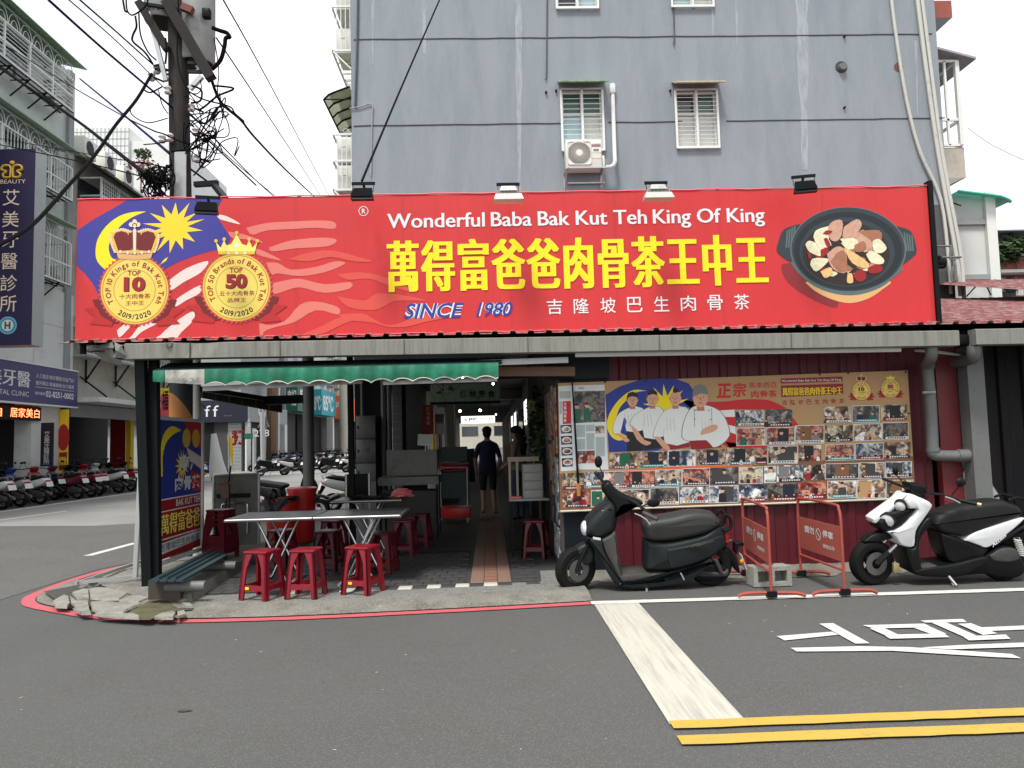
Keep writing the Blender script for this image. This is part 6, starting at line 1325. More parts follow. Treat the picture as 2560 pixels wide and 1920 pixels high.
LEFT = [(-13.95,20.6,.22,'scoot_black',None,'black scooter at the left picture edge in the clinic row'),(-13.9,21.4,.16,'scoot_white','scoot_black','white tailed scooter with black front before the clinic door'),(-13.95,22.3,.2,'scoot_silver',None,'silver scooter beside the white tailed one before the clinic'),(-13.9,23.1,.12,'scoot_white','scoot_blue','white scooter with blue front below the blue vertical clinic sign'),(-14.15,24.3,.55,'scoot_blue','scoot_red','blue scooter with pinkish red leg shield in the clinic row'),(-13.9,25.2,.18,'scoot_wine',None,'wine red scooter right of the blue one'),(-13.9,26.1,.22,'scoot_wine','scoot_black','wine red scooter with black front before the dark shop'),(-13.95,27.0,.4,'scoot_red',None,'crimson scooter before the dark shop'),(-14.0,28.1,.16,'scoot_white',None,'white scooter right of the crimson one'),(-14.05,29.2,.2,'scoot_red','scoot_black','red scooter just left of the black corner posts'),(-14.05,30.3,.2,'scoot_silver','scoot_black','silver scooter mostly behind the black corner posts')]
for k in range(9):
    y_ = 20.9+1.05*k; c_, n_ = [('scoot_black','black'),('scoot_dark','charcoal'),('scoot_silver','dark silver')][k % 3]; LEFT.append((-14.55-.1*(k % 2), y_, .1+.12*(k % 3), c_, 'scoot_black', n_+' scooter in the second rank of the clinic row, '+['first','second','third','fourth','fifth','sixth','seventh','eighth','ninth'][k]+' from the left'))
for i, (x, y, a, c, c2_, lab) in enumerate(LEFT):
    dup(proto, (x, y, 0), PI-a*1.4, lab, None, colour(c, c2_))
MIDS = [(-15.0,35.8,2.6,'scoot_green',None,'dark green scooter left of the folded white parasol'),(-14.6,37.6,2.75,'scoot_white','scoot_silver','white scooter beside the folded white parasol'),(-14.9,41.2,.2,'scoot_blue','scoot_blue','blue scooter facing right before the dark blue corner shop'),(-4.15,15.8,-.15,'scoot_black','scoot_black','black scooter behind the red bins beside the round gray column'),(-3.0,17.6,.35,'scoot_silver','scoot_white','white fronted scooter behind the black one near the column')]
for k in range(9):
    c_, n_ = [('scoot_black','black'),('scoot_white','white'),('scoot_dark','charcoal')][k % 3]; MIDS.append((-11.6+1.0*(k % 5)-.4*(k//5), 41.0+1.5*(k//5)*2.2+.5*k, .5+.25*(k % 3), c_, 'scoot_black', n_+' scooter of the middle cluster seen past the round column, '+['first','second','third','fourth','fifth','sixth','seventh','eighth','ninth'][k]+' from the left'))
for x, y, a, c, c2_, lab in MIDS: dup(proto, (x, y, 0), a, lab, None, colour(c, c2_))
# far row: the same scooter, drawn smaller, as one mesh each
fm = MB(); far = []
for ch in kids(proto):
    pass
def far_scooter(c):
    m_ = MB(); p3 = lambda L, W_, mi: m_.puff(smo(L,1) if False else L, W_, .03, .05, mi, None, 2)
    p3([(-.85,.78),(-.85,.66),(-.5,.48),(-.1,.42),(-.12,.68),(-.4,.72)], .14, 0); p3([(-.78,.84),(-.3,.82),(-.02,.72),(-.12,.66),(-.72,.76)], .14, 1); p3([(.38,.95),(.30,.70),(.34,.36),(.42,.36),(.58,.68),(.48,.88)], .17, 0); p3([(.24,1.08),(.36,1.12),(.50,1.02),(.44,.90),(.30,.94)], .14, 1); p3([(.40,.40),(-.3,.42),(-.78,.34),(-.7,.2),(.28,.24)], .14, 1)
    for x in (.66,-.62): m_.lathe([(.10,-.05),(.2,-.05),(.22,0),(.2,.05),(.10,.05)], (x,0,.22), 'y', 14, 1)
    m_.tube([(.44,0,.86),(.66,0,.24)], .035, 5, 1); m_.tube([(.22,.33,1.02),(.36,0,1.02),(.22,-.33,1.02)], .018, 5, 1)
    for s in (-1,1): m_.sphere((.30,s*.30,1.22), (.02,.06,.04), 6, 1)
    m_.add([(-.90,-.13,.66),(-.90,.13,.66),(-.95,.13,.52),(-.95,-.13,.52)], [(0,1,2,3)], 2)
    return m_.build('scooter', [c,'scoot_black','plate_white'])
FC = [(far_scooter(c), n_) for c, n_ in (('scoot_black','black'),('scoot_white','white'),('scoot_silver','silver'),('scoot_dark','charcoal'),('scoot_red','red'),('scoot_blue','blue'))]
for o, n_ in FC: tag(o, 'x', 'scooter', 'small scooters of the far row'); 
cnt = {}
for i in range(54):
    y = 48.5+i*.95; j = rr.choice([0,0,0,1,1,2,2,3,3,4,5]); src, n_ = FC[j]
    o = src if n_ not in cnt else src.copy()
    if n_ in cnt: COL.objects.link(o)
    cnt[n_] = 1; o.location = (-14.4-(rr.uniform(0,.5)), y, 0); o.rotation_euler = (0, 0, PI-.35+rr.uniform(-.2,.2)); o['label'] = 'small far off '+n_+' scooter in the long row down the side street'; o['group'] = 'far '+n_+' scooters of the long row'
for o in (proto, *[c for c in kids(proto)]):
    for c in kids(o) if o is not proto else []: bpy.data.objects.remove(c)
for c in kids(proto): bpy.data.objects.remove(c)
bpy.data.objects.remove(proto)
# ================================================================ stools, tables and other things under the roof
FZ = .058
def make_stool(m_, label, loc, rz, group):
    o = thing('plastic_stool', label, 'stool', loc, rz, group)
    H, a, b = .455, .118, .158
    MB().bbox((-a-.012,-a-.012,H-.028), (a+.012,a+.012,H), .026).build('seat', m_, o, False)
    g = MB()
    for s in range(4):
        q = Matrix.Rotation(PI/2*s, 3, 'Z')
        n = 7
        for k in range(n-1):
            t0, t1 = k/(n-1), (k+1)/(n-1); ex = lambda t: .052+.045*max(0, t-.72)/.28
            z = lambda t: .0+(H-.012)*t; r = lambda t: b+(a-b)*t+.004*math.sin(PI*t)
            for sx in (-1, 1):
                pts = [Vector((sx*(r(t0)), -r(t0), z(t0))), Vector((sx*(r(t0)-ex(t0)), -r(t0), z(t0))), Vector((sx*(r(t1)-ex(t1)), -r(t1), z(t1))), Vector((sx*(r(t1)), -r(t1), z(t1)))]
                if sx > 0: pts.reverse()
                inn = [p+Vector((0,.022,0)) for p in pts]
                leg_geo[(s, sx)].append((q, pts, inn))
    for s in range(4):
        g = MB(); 
        for key in ((s, 1), ((s+1) % 4, -1)):
            for q, pts, inn in leg_geo[key]:
                g.add([q @ p for p in pts+inn], [(0,1,2,3),(7,6,5,4),(1,5,6,2),(0,3,7,4)], 0)
        g.build('leg', m_, o, False)
        q = Matrix.Rotation(PI/2*s, 3, 'Z'); rb = MB(); zr = .085; r0 = b+(a-b)*zr/H-.003; r1 = b+(a-b)*(zr+.05)/H-.003
        L = [(-r0+.02,-r0,zr),(r0-.02,-r0,zr),(r1-.02,-r1,zr+.05),(-r1+.02,-r1,zr+.05)]; L2 = [(x,y+.014,z) for x, y, z in L]
        rb.add([q @ Vector(p) for p in L+L2], [(0,1,2,3),(7,6,5,4),(3,2,6,7),(0,4,5,1)]).build('rung', m_, o, False)
    for k in leg_geo: leg_geo[k].clear()
    return o
leg_geo = {(s, sx): [] for s in range(4) for sx in (-1, 1)}
st0 = make_stool('stool_red', 'bright red plastic stool at the front, leftmost of the three', (-2.235,7.545,FZ), R_(-20), 'bright red stools in the front row')
def sticker(o, x, z, m_, w_=.035, h_=.022): MB().box((x,-.158,z), (x+w_,-.1545,z+h_)).build('sticker', m_, o, False)
stB = dup(st0, (-1.815,7.545,FZ), R_(-8), 'bright red plastic stool at the front, middle of the three'); stC = dup(st0, (-1.285,7.65,FZ), R_(-22), 'bright red plastic stool at the front, rightmost of the three')
for o, x in ((st0, -.08), (stC, -.07)):
    MB().box((x,-.1565,.098), (x+.04,-.150,.122)).build('sticker', 'ink_star', o, False)
c3_ = crop(560, 1180, 4.424)
dk = make_stool('stool_red_shaded', 'dark red plastic stool in the shade behind the left table legs', tuple(PG(704,1419,FZ)), R_(-12), 'dark red stools in the shade')
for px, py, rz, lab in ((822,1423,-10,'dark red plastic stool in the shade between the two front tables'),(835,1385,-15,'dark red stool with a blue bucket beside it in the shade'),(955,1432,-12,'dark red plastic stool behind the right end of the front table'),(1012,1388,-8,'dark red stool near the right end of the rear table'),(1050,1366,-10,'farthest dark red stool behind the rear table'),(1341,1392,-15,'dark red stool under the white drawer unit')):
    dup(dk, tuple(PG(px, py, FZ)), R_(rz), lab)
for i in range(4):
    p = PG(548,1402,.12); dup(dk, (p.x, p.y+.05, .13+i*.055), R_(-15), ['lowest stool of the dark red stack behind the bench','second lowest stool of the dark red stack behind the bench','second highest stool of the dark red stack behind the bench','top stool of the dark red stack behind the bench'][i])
# folding tables
def make_table(x0, x1, y0, y1, z, label, nm='folding_table'):
    o = thing(nm, label, 'table', ((x0+x1)/2, (y0+y1)/2, FZ))
    MB().box((x0+.012,y0+.012,z-.02), (x1-.012,y1-.012,z)).build('tabletop', 'stainless_top', o)
    r = MB(); r.tube([(x0,y0,z-.016),(x1,y0,z-.016)], .019, 10); r.tube([(x0,y1,z-.016),(x1,y1,z-.016)], .019, 8); r.tube([(x0,y0,z-.016),(x0,y1,z-.016)], .017, 8); r.tube([(x1,y0,z-.016),(x1,y1,z-.016)], .017, 8); r.build('rim', 'rim_steel', o)
    cx = (x0+x1)/2
    for y in (y0+.16, y1-.16):
        for s in (-1, 1):
            MB().tube([(cx-s*.17, y+s*.015, z-.04), (cx+s*.14, y+s*.015, FZ+.03), (cx+s*.17, y+s*.015, FZ+.012)], .0145, 8).build('leg', 'chrome', o)
        MB().bar((cx-.2,y,z-.04), (cx+.2,y,z-.04), .03, .02).build('bracket', 'alu', o)
    for s in (-1, 1): MB().tube([(cx+s*.19,y0+.02,FZ+.014), (cx+s*.17,(y0+y1)/2,FZ+.03), (cx+s*.19,y1-.02,FZ+.014)], .014, 8).build('foot_bar', 'alu', o)
    return o
ZT = .775
make_table(PY(563,1311,7.95).x, PY(780,1300,7.95).x, 7.95, 8.75, ZT, 'steel folding table at the front left behind the red stools')
make_table(PY(783,1300,7.95).x, PY(999,1285,7.95).x, 7.95, 8.75, ZT, 'steel folding table at the front right, joined to the left one')
t3 = make_table(PY(829,1259,9.95).x, PY(1000,1249,9.95).x, 9.95, 10.7, .79, 'steel folding table farther back with a pink bag on it')
p = PY(1005,1222,10.3); pkb = MB(); rr = random.Random(8)
n = 14; vs = []; fs = []
for i in range(7):
    for j in range(n):
        a = 2*PI*j/n; r = (.12+.02*math.sin(i*2))*(1-.55*(i/6)**2)*rr.uniform(.8,1.2); vs.append((p.x+r*math.cos(a)*1.3, 10.3+r*math.sin(a), .80+.018*i))
for i in range(6):
    for j in range(n): fs.append((i*n+j, i*n+(j+1) % n, (i+1)*n+(j+1) % n, (i+1)*n+j))
tag(pkb.add(vs, fs+[tuple(6*n+j for j in range(n))]).build('plastic_bag', 'pink_bag'), 'crumpled pink plastic bag lying on the rear table', 'bag')
p = PY(925,1240,10.2); cl = MB(); vs = []; fs = []
for i in range(9):
    for j in range(6): vs.append((p.x-.25+.06*i, 10.05+.08*j, .795+rr.uniform(0,.05)))
for i in range(8):
    for j in range(5): q = i*6+j; fs.append((q, q+6, q+7, q+1))
tag(cl.add(vs, fs).build('black_cloth', 'cloth_black'), 'dark crumpled cloth on the rear table beside the pink bag', 'cloth')
# red bins
def bin_(px, y, r, h, label, bag):
    p = PY(px, 1300, y); o = thing('bin', label, 'bin', (p.x, y, FZ))
    MB().lathe([(.001,0),(r*.80,0),(r*.82,.02),(r*.97,h-.05),(r*1.03,h-.045),(r*1.04,h),(r*.98,h),(r*.96,h-.03),(r*.8,.05)], (0,0,0), 'z', 28).build('body', 'bin_red', o, False)
    if bag:
        g = MB(); n = 36; vs = []; rr = random.Random(6)
        for k in range(6):
            for j in range(n):
                a = 2*PI*j/n; f = k/5; sag = .05+.20*max(0, math.sin(a+3.6))**2 ; rad = r*(1.06+.03*math.sin(5*a+k)+rr.uniform(-.015,.015)); vs.append((rad*math.cos(a), rad*math.sin(a), h+.02-sag*f*(1+.15*math.sin(7*a))))
        fs = [(k*n+j, (k+1)*n+j, (k+1)*n+(j+1) % n, k*n+(j+1) % n) for k in range(5) for j in range(n)]
        g.add(vs, fs, 0, True); g.sphere((-.2*r*2,-.1,h+.05), (.07,.05,.11), 10); g.build('bag_liner', 'bin_bag', o, False)
    else: MB().lathe([(r*1.06,h-.01),(r*1.06,h+.025),(r*.9,h+.04),(.001,h+.045)], (0,0,0), 'z', 28).build('lid', 'bin_red', o, False)
    return o
bin_(704, 11.4, .24, .69, 'red plastic bin with a black bag folded over its rim', True); bin_(755, 11.9, .215, .78, 'taller red plastic bin with a lid beside the black bagged one', False)
# folded table, broom and dustpan in front of the side street
fo = thing('folded_table', 'dark folded steel table standing upright behind the stool stack', 'table', tuple(PY(592,1380,11.0)))
a, b = PY(534,1188,11.0), PY(650,1188,11.05); zt_ = a.z
MB().box((a.x,11.0,.12), (b.x,11.03,zt_)).build('tabletop', 'stainless_dim', fo); m_ = MB()
for x in (a.x, b.x): m_.tube([(x,11.0,.12),(x,11.0,zt_)], .02, 8)
m_.tube([(a.x,11.0,zt_),(b.x,11.0,zt_)], .02, 8); m_.build('rim', 'stainless', fo)
m_ = MB(); m_.tube(smooth_path([(a.x+.13,10.96,.3),(a.x+.13,10.96,.66),(a.x+.18,10.96,.72),(b.x-.2,10.96,.72),(b.x-.15,10.96,.66),(b.x-.15,10.96,.3)],3), .014, 8); m_.build('leg', 'chrome', fo)
MB().box((a.x+.05,10.975,.80), (b.x-.12,10.99,.86)).build('brace', 'black_iron', fo)
br = thing('broom', 'broom with a dark handle leaning against the folded table', 'broom', tuple(PY(548,1390,10.6)))
MB().tube([tuple(PY(577,1165,10.9)), tuple(PY(560,1300,10.7))], .012, 6).build('handle', 'black_metal', br); a = PY(556,1330,10.7); MB().bbox((a.x-.1,10.66,a.z-.15), (a.x+.1,10.74,a.z+.1), .02).build('bristles', 'wood_dark', br)
du = thing('dustpan', 'long handled dustpan with a red grip bar beside the broom', 'dustpan', tuple(PY(553,1210,10.6)))
MB().bar(PY(545,1212,10.65), PY(575,1208,10.65), .02).build('grip', 'stool_red', du); MB().tube([tuple(PY(574,1210,10.65)), tuple(PY(573,1330,10.65))], .01, 6).build('handle', 'black_metal', du); a = PY(552,1215,10.66); b = PY(572,1245,10.66); MB().box((a.x,10.66,b.z), (b.x,10.70,a.z)).build('pan', 'wood_brown', du)
# corrugated board laid as a bench
bn_ = thing('corrugated_bench', 'dark blue corrugated board resting low on pipe ends beside the posts', 'bench', tuple(PG(*c2(900,1000), .06)))
zq = .30; nl, nr, fr_, fl_ = [PG(*c2(*p), zq) for p in ((552,1038),(898,1034),(1368,772),(1178,718))]
m_ = MB(); prof = []
for i in range(5):
    for dx, dz in ((0,0),(.12,0),(.15,.022),(.18,0)): prof.append((min(1, (i+dx*4/1.0*.5)/5 if False else (i+dx*5)/5), dz))
prof = sorted([(i/4, 0) for i in range(5)]+[(i/4+.03, .022) for i in range(1,4)]+[(i/4-.03, 0) for i in range(1,4)]+[(i/4+.06, 0) for i in range(1,4)])
vs = [nl.lerp(nr, u)+Vector((0,0,dz)) for u, dz in prof]+[fl_.lerp(fr_, u)+Vector((0,0,dz)) for u, dz in prof]; n = len(prof)
m_.add(vs+[v-Vector((0,0,.02)) for v in vs], [(i, i+1, n+i+1, n+i) for i in range(n-1)]+[(2*n+n+i, 2*n+n+i+1, 2*n+i+1, 2*n+i) for i in range(n-1)]+[(2*n+i, 2*n+i+1, i+1, i) for i in range(n-1)]+[(n-1, 3*n-1, 4*n-1, 2*n-1)]); m_.build('board', 'board_blue', bn_)
for k in (.12,.8):
    c = nl.lerp(fl_, k).lerp(nr.lerp(fr_, k), .6); MB().tube([(c.x+.28,c.y-.02,.20), (c.x-.1,c.y,.20)], .05, 10).build('pipe_support', 'pvc_gray', bn_); MB().box((c.x-.25,c.y-.04,.09), (c.x+.05,c.y+.04,.27)).build('block', 'wood_dark', bn_)
# red parking barriers
def barrier(bx, by, tx, ty, label):
    """(bx,by) near post foot, (tx,ty) far post foot, photo pixels"""
    a, b = PG(bx, by, .03), PG(tx, ty, .03); d = (b-a); d.z = 0; L = d.length; d = d.normalized(); n_ = Vector((-d.y, d.x, 0)); H = .80
    o = thing('parking_barrier', label, 'barrier', ((a.x+b.x)/2, (a.y+b.y)/2, 0), 0, 'red parking barriers')
    up = Vector((0,0,1))
    fr = MB(); fr.tube(smooth_path([tuple(a), tuple(a+up*.5), tuple(a+up*(H-.12)), tuple(a+up*(H-.03)+d*.03), tuple(a+up*H+d*.12), tuple(b+up*H-d*.12), tuple(b+up*(H-.03)-d*.03), tuple(b+up*(H-.12)), tuple(b+up*.5), tuple(b)],3), .0135, 10); f_ = fr.build('frame', 'barrier_red', o)
    MB().tube([tuple(a+up*.21), tuple(b+up*.21)], .0125, 8).build('rail', 'barrier_red', o)
    p0, p1 = a+up*.285+d*.01, b+up*.285-d*.01; hh = up*.32; t = n_*.004
    pn = MB().add([p0-t,p1-t,p1+hh-t,p0+hh-t,p0+t,p1+t,p1+hh+t,p0+hh+t], [(0,1,2,3),(7,6,5,4),(0,4,5,1),(2,6,7,3)]).build('panel', 'barrier_panel', o)
    # lettering reads from the side turned to the camera: from the far post (left) to the near post (right)
    u = -d; org = p1; face = n_ if n_.y < 0 else -n_; face = Vector((-abs(d.y),0,0))+Vector((0,-abs(d.x),0)) if False else face
    side = 1 if (Vector((0,0,0))-Vector((a.x,a.y,0))).dot(n_) > 0 else -1; fc = n_*side
    u = Vector((0,0,1)).cross(fc)*1.0; org = p1 if (p0-p1).dot(u) > 0 else p0; wd = (p1-p0).length; u = u.normalized()
    def tx_(txt, u0, v0, u1, v1, **k): text_in(MB(), txt, org+u*(u0*wd)+up*(.32*v0)+fc*.006, u, up, (u1-u0)*wd, .32*(v1-v0), **k).build('lettering', 'ink_paper', pn)
    tx_('請勿', .16,.55,.40,.78,bold=.02); tx_('停車', .60,.55,.84,.78,bold=.02); tx_('謝謝合作', .60,.24,.86,.36,bold=.01)
    g = MB(); c = org+u*(.5*wd)+up*(.32*.60)+fc*.006; rr_ = .058
    for i in range(24):
        a0, a1 = 2*PI*i/24, 2*PI*(i+1)/24; g.poly([c+(u*math.cos(q)+up*math.sin(q))*r for q, r in ((a0,rr_),(a1,rr_),(a1,rr_*.86),(a0,rr_*.86))])
    g.poly([c+u*x+up*z for x, z in ((-.043,.035),(-.035,.043),(.043,-.035),(.035,-.043))]); g.build('no_parking_symbol', 'ink_paper', pn)
    for q in (a, b):
        s = MB(); s.tube(smooth_path([tuple(q-n_*.30+up*.0), tuple(q-n_*.22+up*.025), tuple(q+up*.03), tuple(q+n_*.22+up*.025), tuple(q+n_*.30+up*.0)],3), .0165, 8); s.build('foot', 'barrier_red', o); MB().box((q.x-.045,q.y-.025,.02), (q.x+.045,q.y+.025,.075)).build('foot_socket', 'black_iron', o)
    return o
barrier(1929, 1490, 1864, 1435, 'red parking barrier nearest the dark scooter'); barrier(2112, 1484, 2003, 1437, 'red parking barrier beside the white scooter')
# concrete block
cb_ = thing('concrete_block', 'gray hollow concrete block behind the left parking barrier', 'block', (2.74, 7.62, .01), R_(4))
m_ = MB(); Lx, Wy, Hz = .39, .19, .19
for z0_, z1_ in ((0,.04),(Hz-.04,Hz)): m_.box((-Lx/2,-Wy/2,z0_), (Lx/2,Wy/2,z1_))
for x0_, x1_ in ((-Lx/2,-Lx/2+.045),(-.022,.022),(Lx/2-.045,Lx/2)): m_.box((x0_,-Wy/2+.001,.04), (x1_,Wy/2-.001,Hz-.04))
m_.box((-Lx/2+.04,Wy/2-.06,.04), (Lx/2-.04,Wy/2-.02,Hz-.04)); m_.build('block', 'cinder', cb_, False); MB().bar((-.02,0,Hz+.012),(.06,.02,Hz+.012),.02,.012).build('iron_strap', 'rust_hole', cb_, False)
# bags and small things behind the white scooter
m_ = MB(); rr = random.Random(15); vs = []; fs = []; n = 12
for i in range(7):
    for j in range(n): a = 2*PI*j/n; r = (.42-.03*i)*rr.uniform(.78,1.15); vs.append((5.75+r*math.cos(a), 9.0+.6*r*math.sin(a), .85*i/6+rr.uniform(-.04,.04)*(i > 0)))
for i in range(6):
    for j in range(n): fs.append((i*n+j, i*n+(j+1) % n, (i+1)*n+(j+1) % n, (i+1)*n+j))
tag(m_.add(vs, fs+[tuple(6*n+j for j in range(n))], 0).build('wrapped_bundle', 'scoot_silver'), 'crumpled silver plastic bundle behind the seat of the white scooter', 'bundle')
p = PY(2410,1250,9.0); tag(MB().bbox((p.x-.12,8.95,0), (p.x+.14,9.2,1.0), .05).build('sack', 'drawer_white'), 'pale sack standing between the red post and the gray concrete post', 'sack')
p = PY(2405,1205,9.1); tag(MB().bbox((p.x-.1,9.0,1.02), (p.x+.12,9.2,1.16), .04).build('green_basin', 'box_green'), 'dark green basin on top of the pale sack', 'basin')
# items at the foot of the board
p = PY(832,1335,9.2); m_ = MB(); m_.lathe([(.001,0),(.07,0),(.085,.16),(.078,.16),(.065,.01)], (PG(838,1345,FZ).x, PG(838,1345,FZ).y, FZ), 'z', 18); tag(m_.build('bucket', 'bucket_blue'), 'small blue bucket between the stools in the shade', 'bucket')
# ================================================================ the side street at the left
XF = -14.6
def F(px, py, dx=0): return PXX(px, py, XF+dx)
c1 = crop(0, 840, 3.3175); cl1 = crop(0, 0, 3.456); cl2 = crop(0, 400, 3.318)
cli = thing('clinic_building', 'pale tiled clinic building with caged balconies at the left edge', 'building', (XF, 22, 0))
yA, yB = 12.0, 26.6
# upper wall above the arcade with column and recess below
MB().box((XF-9, yA, 3.3), (XF, yB, 14.95)).build('wall', 'tile_pale', cli)
MB().box((XF-.02, yA, 4.32), (XF+.06, yB+.3, 7.0)).build('white_cladding', 'plaster_white', cli)
for y in (16.5,18.5,20.5,22.6,24.6): MB().box((XF+.058,y,4.32), (XF+.064,y+.012,7.0)).build('cladding_joint', 'plaster_gray', cli)
MB().box((XF+.058,yA,5.75), (XF+.064,yB,5.762)).build('cladding_joint', 'plaster_gray', cli)
MB().box((XF-6, yA, 0), (XF-3.2, yB, 3.3)).build('shop_back', 'shop_dark', cli)
col = MB().box((XF-.55, 24.7, 0), (XF-.02, 26.3, 3.3)).build('arcade_column', 'plaster_white', cli)
def sgn_box(par, x, y0, y1, z0, z1, m_, nm='sign_face', t=.06): return MB().box((x, y0, z0), (x+t, y1, z1)).build(nm, m_, par)
def tz(txt, x, y0, y1, z0, z1, m_, par, **k):     # lettering on a face that looks to +x: reads with y increasing
    return text_in(MB(), txt, (x, y0, z0), (0,1,0), (0,0,1), y1-y0, z1-z0, **k).build('lettering', m_, par)
hs = thing('clinic_sign', 'wide purple sign with a white clinic name and phone number over the arcade', 'sign', (XF, 22.5, 3.1))
sgn_box(hs, XF+.02, yA, 26.9, 3.08, 4.30, 'ink_purple_lt', 'sign_face', .22)
MB().box((XF, yA, 4.30), (XF+.26, 26.92, 4.34)).build('frame', 'white_frame', hs); MB().box((XF, yA, 3.03), (XF+.26, 26.92, 3.08)).build('frame', 'white_frame', hs)
xs_ = XF+.245
tz('艾美牙醫', xs_, 21.4, 24.15, 3.55, 4.05, 'ink_white', hs, fat=.02); tz('BEAUTY DENTAL CLINIC', xs_, 21.0, 24.1, 3.27, 3.42, 'ink_white', hs)
tz('人工植牙/假牙贗復/兒童門診', xs_, 24.45, 26.65, 3.90, 4.04, 'ink_white', hs); tz('齒列矯正/智齒拔除/全口重建', xs_, 24.45, 26.65, 3.68, 3.81, 'ink_white', hs); tz('02-8251-0002', xs_, 25.0, 26.65, 3.32, 3.52, 'ink_white', hs, bold=.02); tz('預約專線', xs_, 24.4, 24.95, 3.36, 3.46, 'ink_white', hs); MB().box((xs_-.002,24.42,3.60), (xs_+.001,26.65,3.612)).build('rule', 'ink_white', hs)
led = thing('led_sign', 'black display board with glowing red characters below the purple sign', 'sign', (XF, 23, 2.6))
MB().box((XF-.1, 19.5, 2.55), (XF+.05, 25.1, 2.99)).build('display', 'black_plastic', led); tz('牙齒美白', XF+.056, 20.6, 23.1, 2.63, 2.92, 'led_red', led); tz('居家美白', XF+.056, 23.5, 25.0, 2.63, 2.92, 'led_red', led)
# arcade interior with notices
MB().box((XF-3.18, 21, .3), (XF-3.1, 24.6, 2.6)).build('shop_window', 'cream_paint', cli); MB().box((XF-3.09,21.4,1.1), (XF-3.07,22.4,1.9)).build('notice', 'ink_char', cli); MB().box((XF-3.09,23.6,1.1), (XF-3.07,24.1,1.7)).build('notice', 'ink_gray', cli)
# blue vertical sign and yellow pillar signs facing the camera on the column
vb = thing('column_sign', 'dark blue vertical sign with white characters on the white arcade column', 'sign', (XF-.3, 24.6, 1.0))
a = PY(*c1(345,720), 24.66); b = PY(*c1(440,1080), 24.66); MB().box((a.x,24.63,b.z), (b.x,24.69,a.z)).build('sign_face', 'ink_navy', vb)
for i, ch in enumerate('艾美牙醫診所'):
    zz = a.z-.28-(a.z-b.z-.3)*(i+1)/6.2; text_in(MB(), ch, ((a.x+b.x)/2-.09,24.625,zz), (1,0,0), (0,0,1), .18, .18).build('lettering', 'ink_white', vb)
yp = thing('column_sign', 'tall yellow and red advertising strip on the corner of the clinic column', 'sign', (XF, 26.2, 1.0))
a = PY(*c1(495,610), 26.25); b = PY(*c1(560,1140), 26.25); xm0, xm1 = a.x, b.x
MB().box((xm0,26.24,b.z), (xm1,26.28,a.z)).build('sign_face', 'ink_star', yp)
MB().poly([((xm0+xm1)/2+.2*math.cos(2*PI*i/24), 26.235, a.z-.95+.45*math.sin(2*PI*i/24)) for i in range(24)]).build('red_oval', 'ink_ribbon', yp); MB().box((xm0+.02,26.232,a.z-2.05), (xm1-.02,26.238,a.z-1.45)).build('red_panel', 'ink_red_dk', yp); text_in(MB(), '徵', ((xm0+xm1)/2-.14,26.228,a.z-1.9), (1,0,0), (0,0,1), .28, .3, bold=.02).build('lettering', 'ink_star', yp)
for k in range(3): MB().box((xm0+.05,26.228,a.z-2.3-.16*k), (xm1-.05,26.234,a.z-2.2-.16*k)).build('text_bar', 'ink_paper', yp)
# projecting blade sign
bl = thing('blade_sign', 'tall dark purple projecting clinic sign with gold emblem at the upper left', 'sign', (XF+1.6, 20.5, 4.4))
yb_ = 20.5; tR = PY(74*1.1573, 322*1.1573, yb_); bR = PY(64*1.1573, 745*1.1573, yb_); x1_ = (tR.x+bR.x)/2+.06; z1_, z0_ = tR.z, bR.z; x0_ = x1_-1.55
MB().box((x0_,yb_,z0_), (x1_,yb_+.5,z1_)).build('casing', 'alu', bl); MB().box((x0_,yb_-.02,z0_), (x1_-.02,yb_+.01,z1_)).build('sign_face', 'ink_purple', bl)
MB().bar((XF,yb_+.25,z1_-.3), (x0_,yb_+.25,z1_-.3), .08).build('bracket', 'alu', bl); MB().bar((XF,yb_+.25,z0_+.3), (x0_,yb_+.25,z0_+.3), .08).build('bracket', 'alu', bl)
def bc(x, y): return PY(*cl2(x, y), yb_-.025)
for i, (ch, yy) in enumerate((('艾',310),('美',490),('牙',660),('醫',840),('診',1020),('所',1190))):
    c = bc(92-i*5, yy); text_in(MB(), ch, (c.x-.22,yb_-.026,c.z-.22), (1,0,0), (0,0,1), .44, .44, bold=.0).build('lettering', 'ink_beige', bl)
c = bc(100,180); text_in(MB(), '-BEAUTY', (c.x-.38,yb_-.026,c.z-.05), (1,0,0), (0,0,1), .74, .11).build('lettering', 'ink_beige', bl)
c = bc(100,90); g = MB()
for s in (-1, 1): g.tube(smooth_path([(c.x+s*.06,yb_-.03,c.z-.28),(c.x+s*.06,yb_-.03,c.z+.18),(c.x+s*.35,yb_-.03,c.z+.22),(c.x+s*.42,yb_-.03,c.z+.05),(c.x+s*.22,yb_-.03,c.z-.02),(c.x+s*.36,yb_-.03,c.z-.14),(c.x+s*.3,yb_-.03,c.z-.28),(c.x+s*.06,yb_-.03,c.z-.28)],4), .045, 6)
g.sphere((c.x,yb_-.03,c.z+.36), (.11,.02,.08), 10); g.v = [Vector((c.x+(v.x-c.x)*.64, v.y, c.z+(v.z-c.z)*.64)) for v in g.v]; g.build('emblem', 'ink_gold', bl)
c = bc(65,1372); g = MB(); 
for r, mi, d in ((.24,0,0),(.2,1,.004),(.155,2,.008)): g.poly([(c.x+r*math.cos(2*PI*i/24), yb_-.028-d, c.z+r*math.sin(2*PI*i/24)) for i in range(24)], mi)
text_in(g, 'H', (c.x-.08,yb_-.042,c.z-.1), (1,0,0), (0,0,1), .16, .2, 3, bold=.05); g.build('round_badge', ['ink_sky','ink_teal','ink_paper','ink_green'], bl)
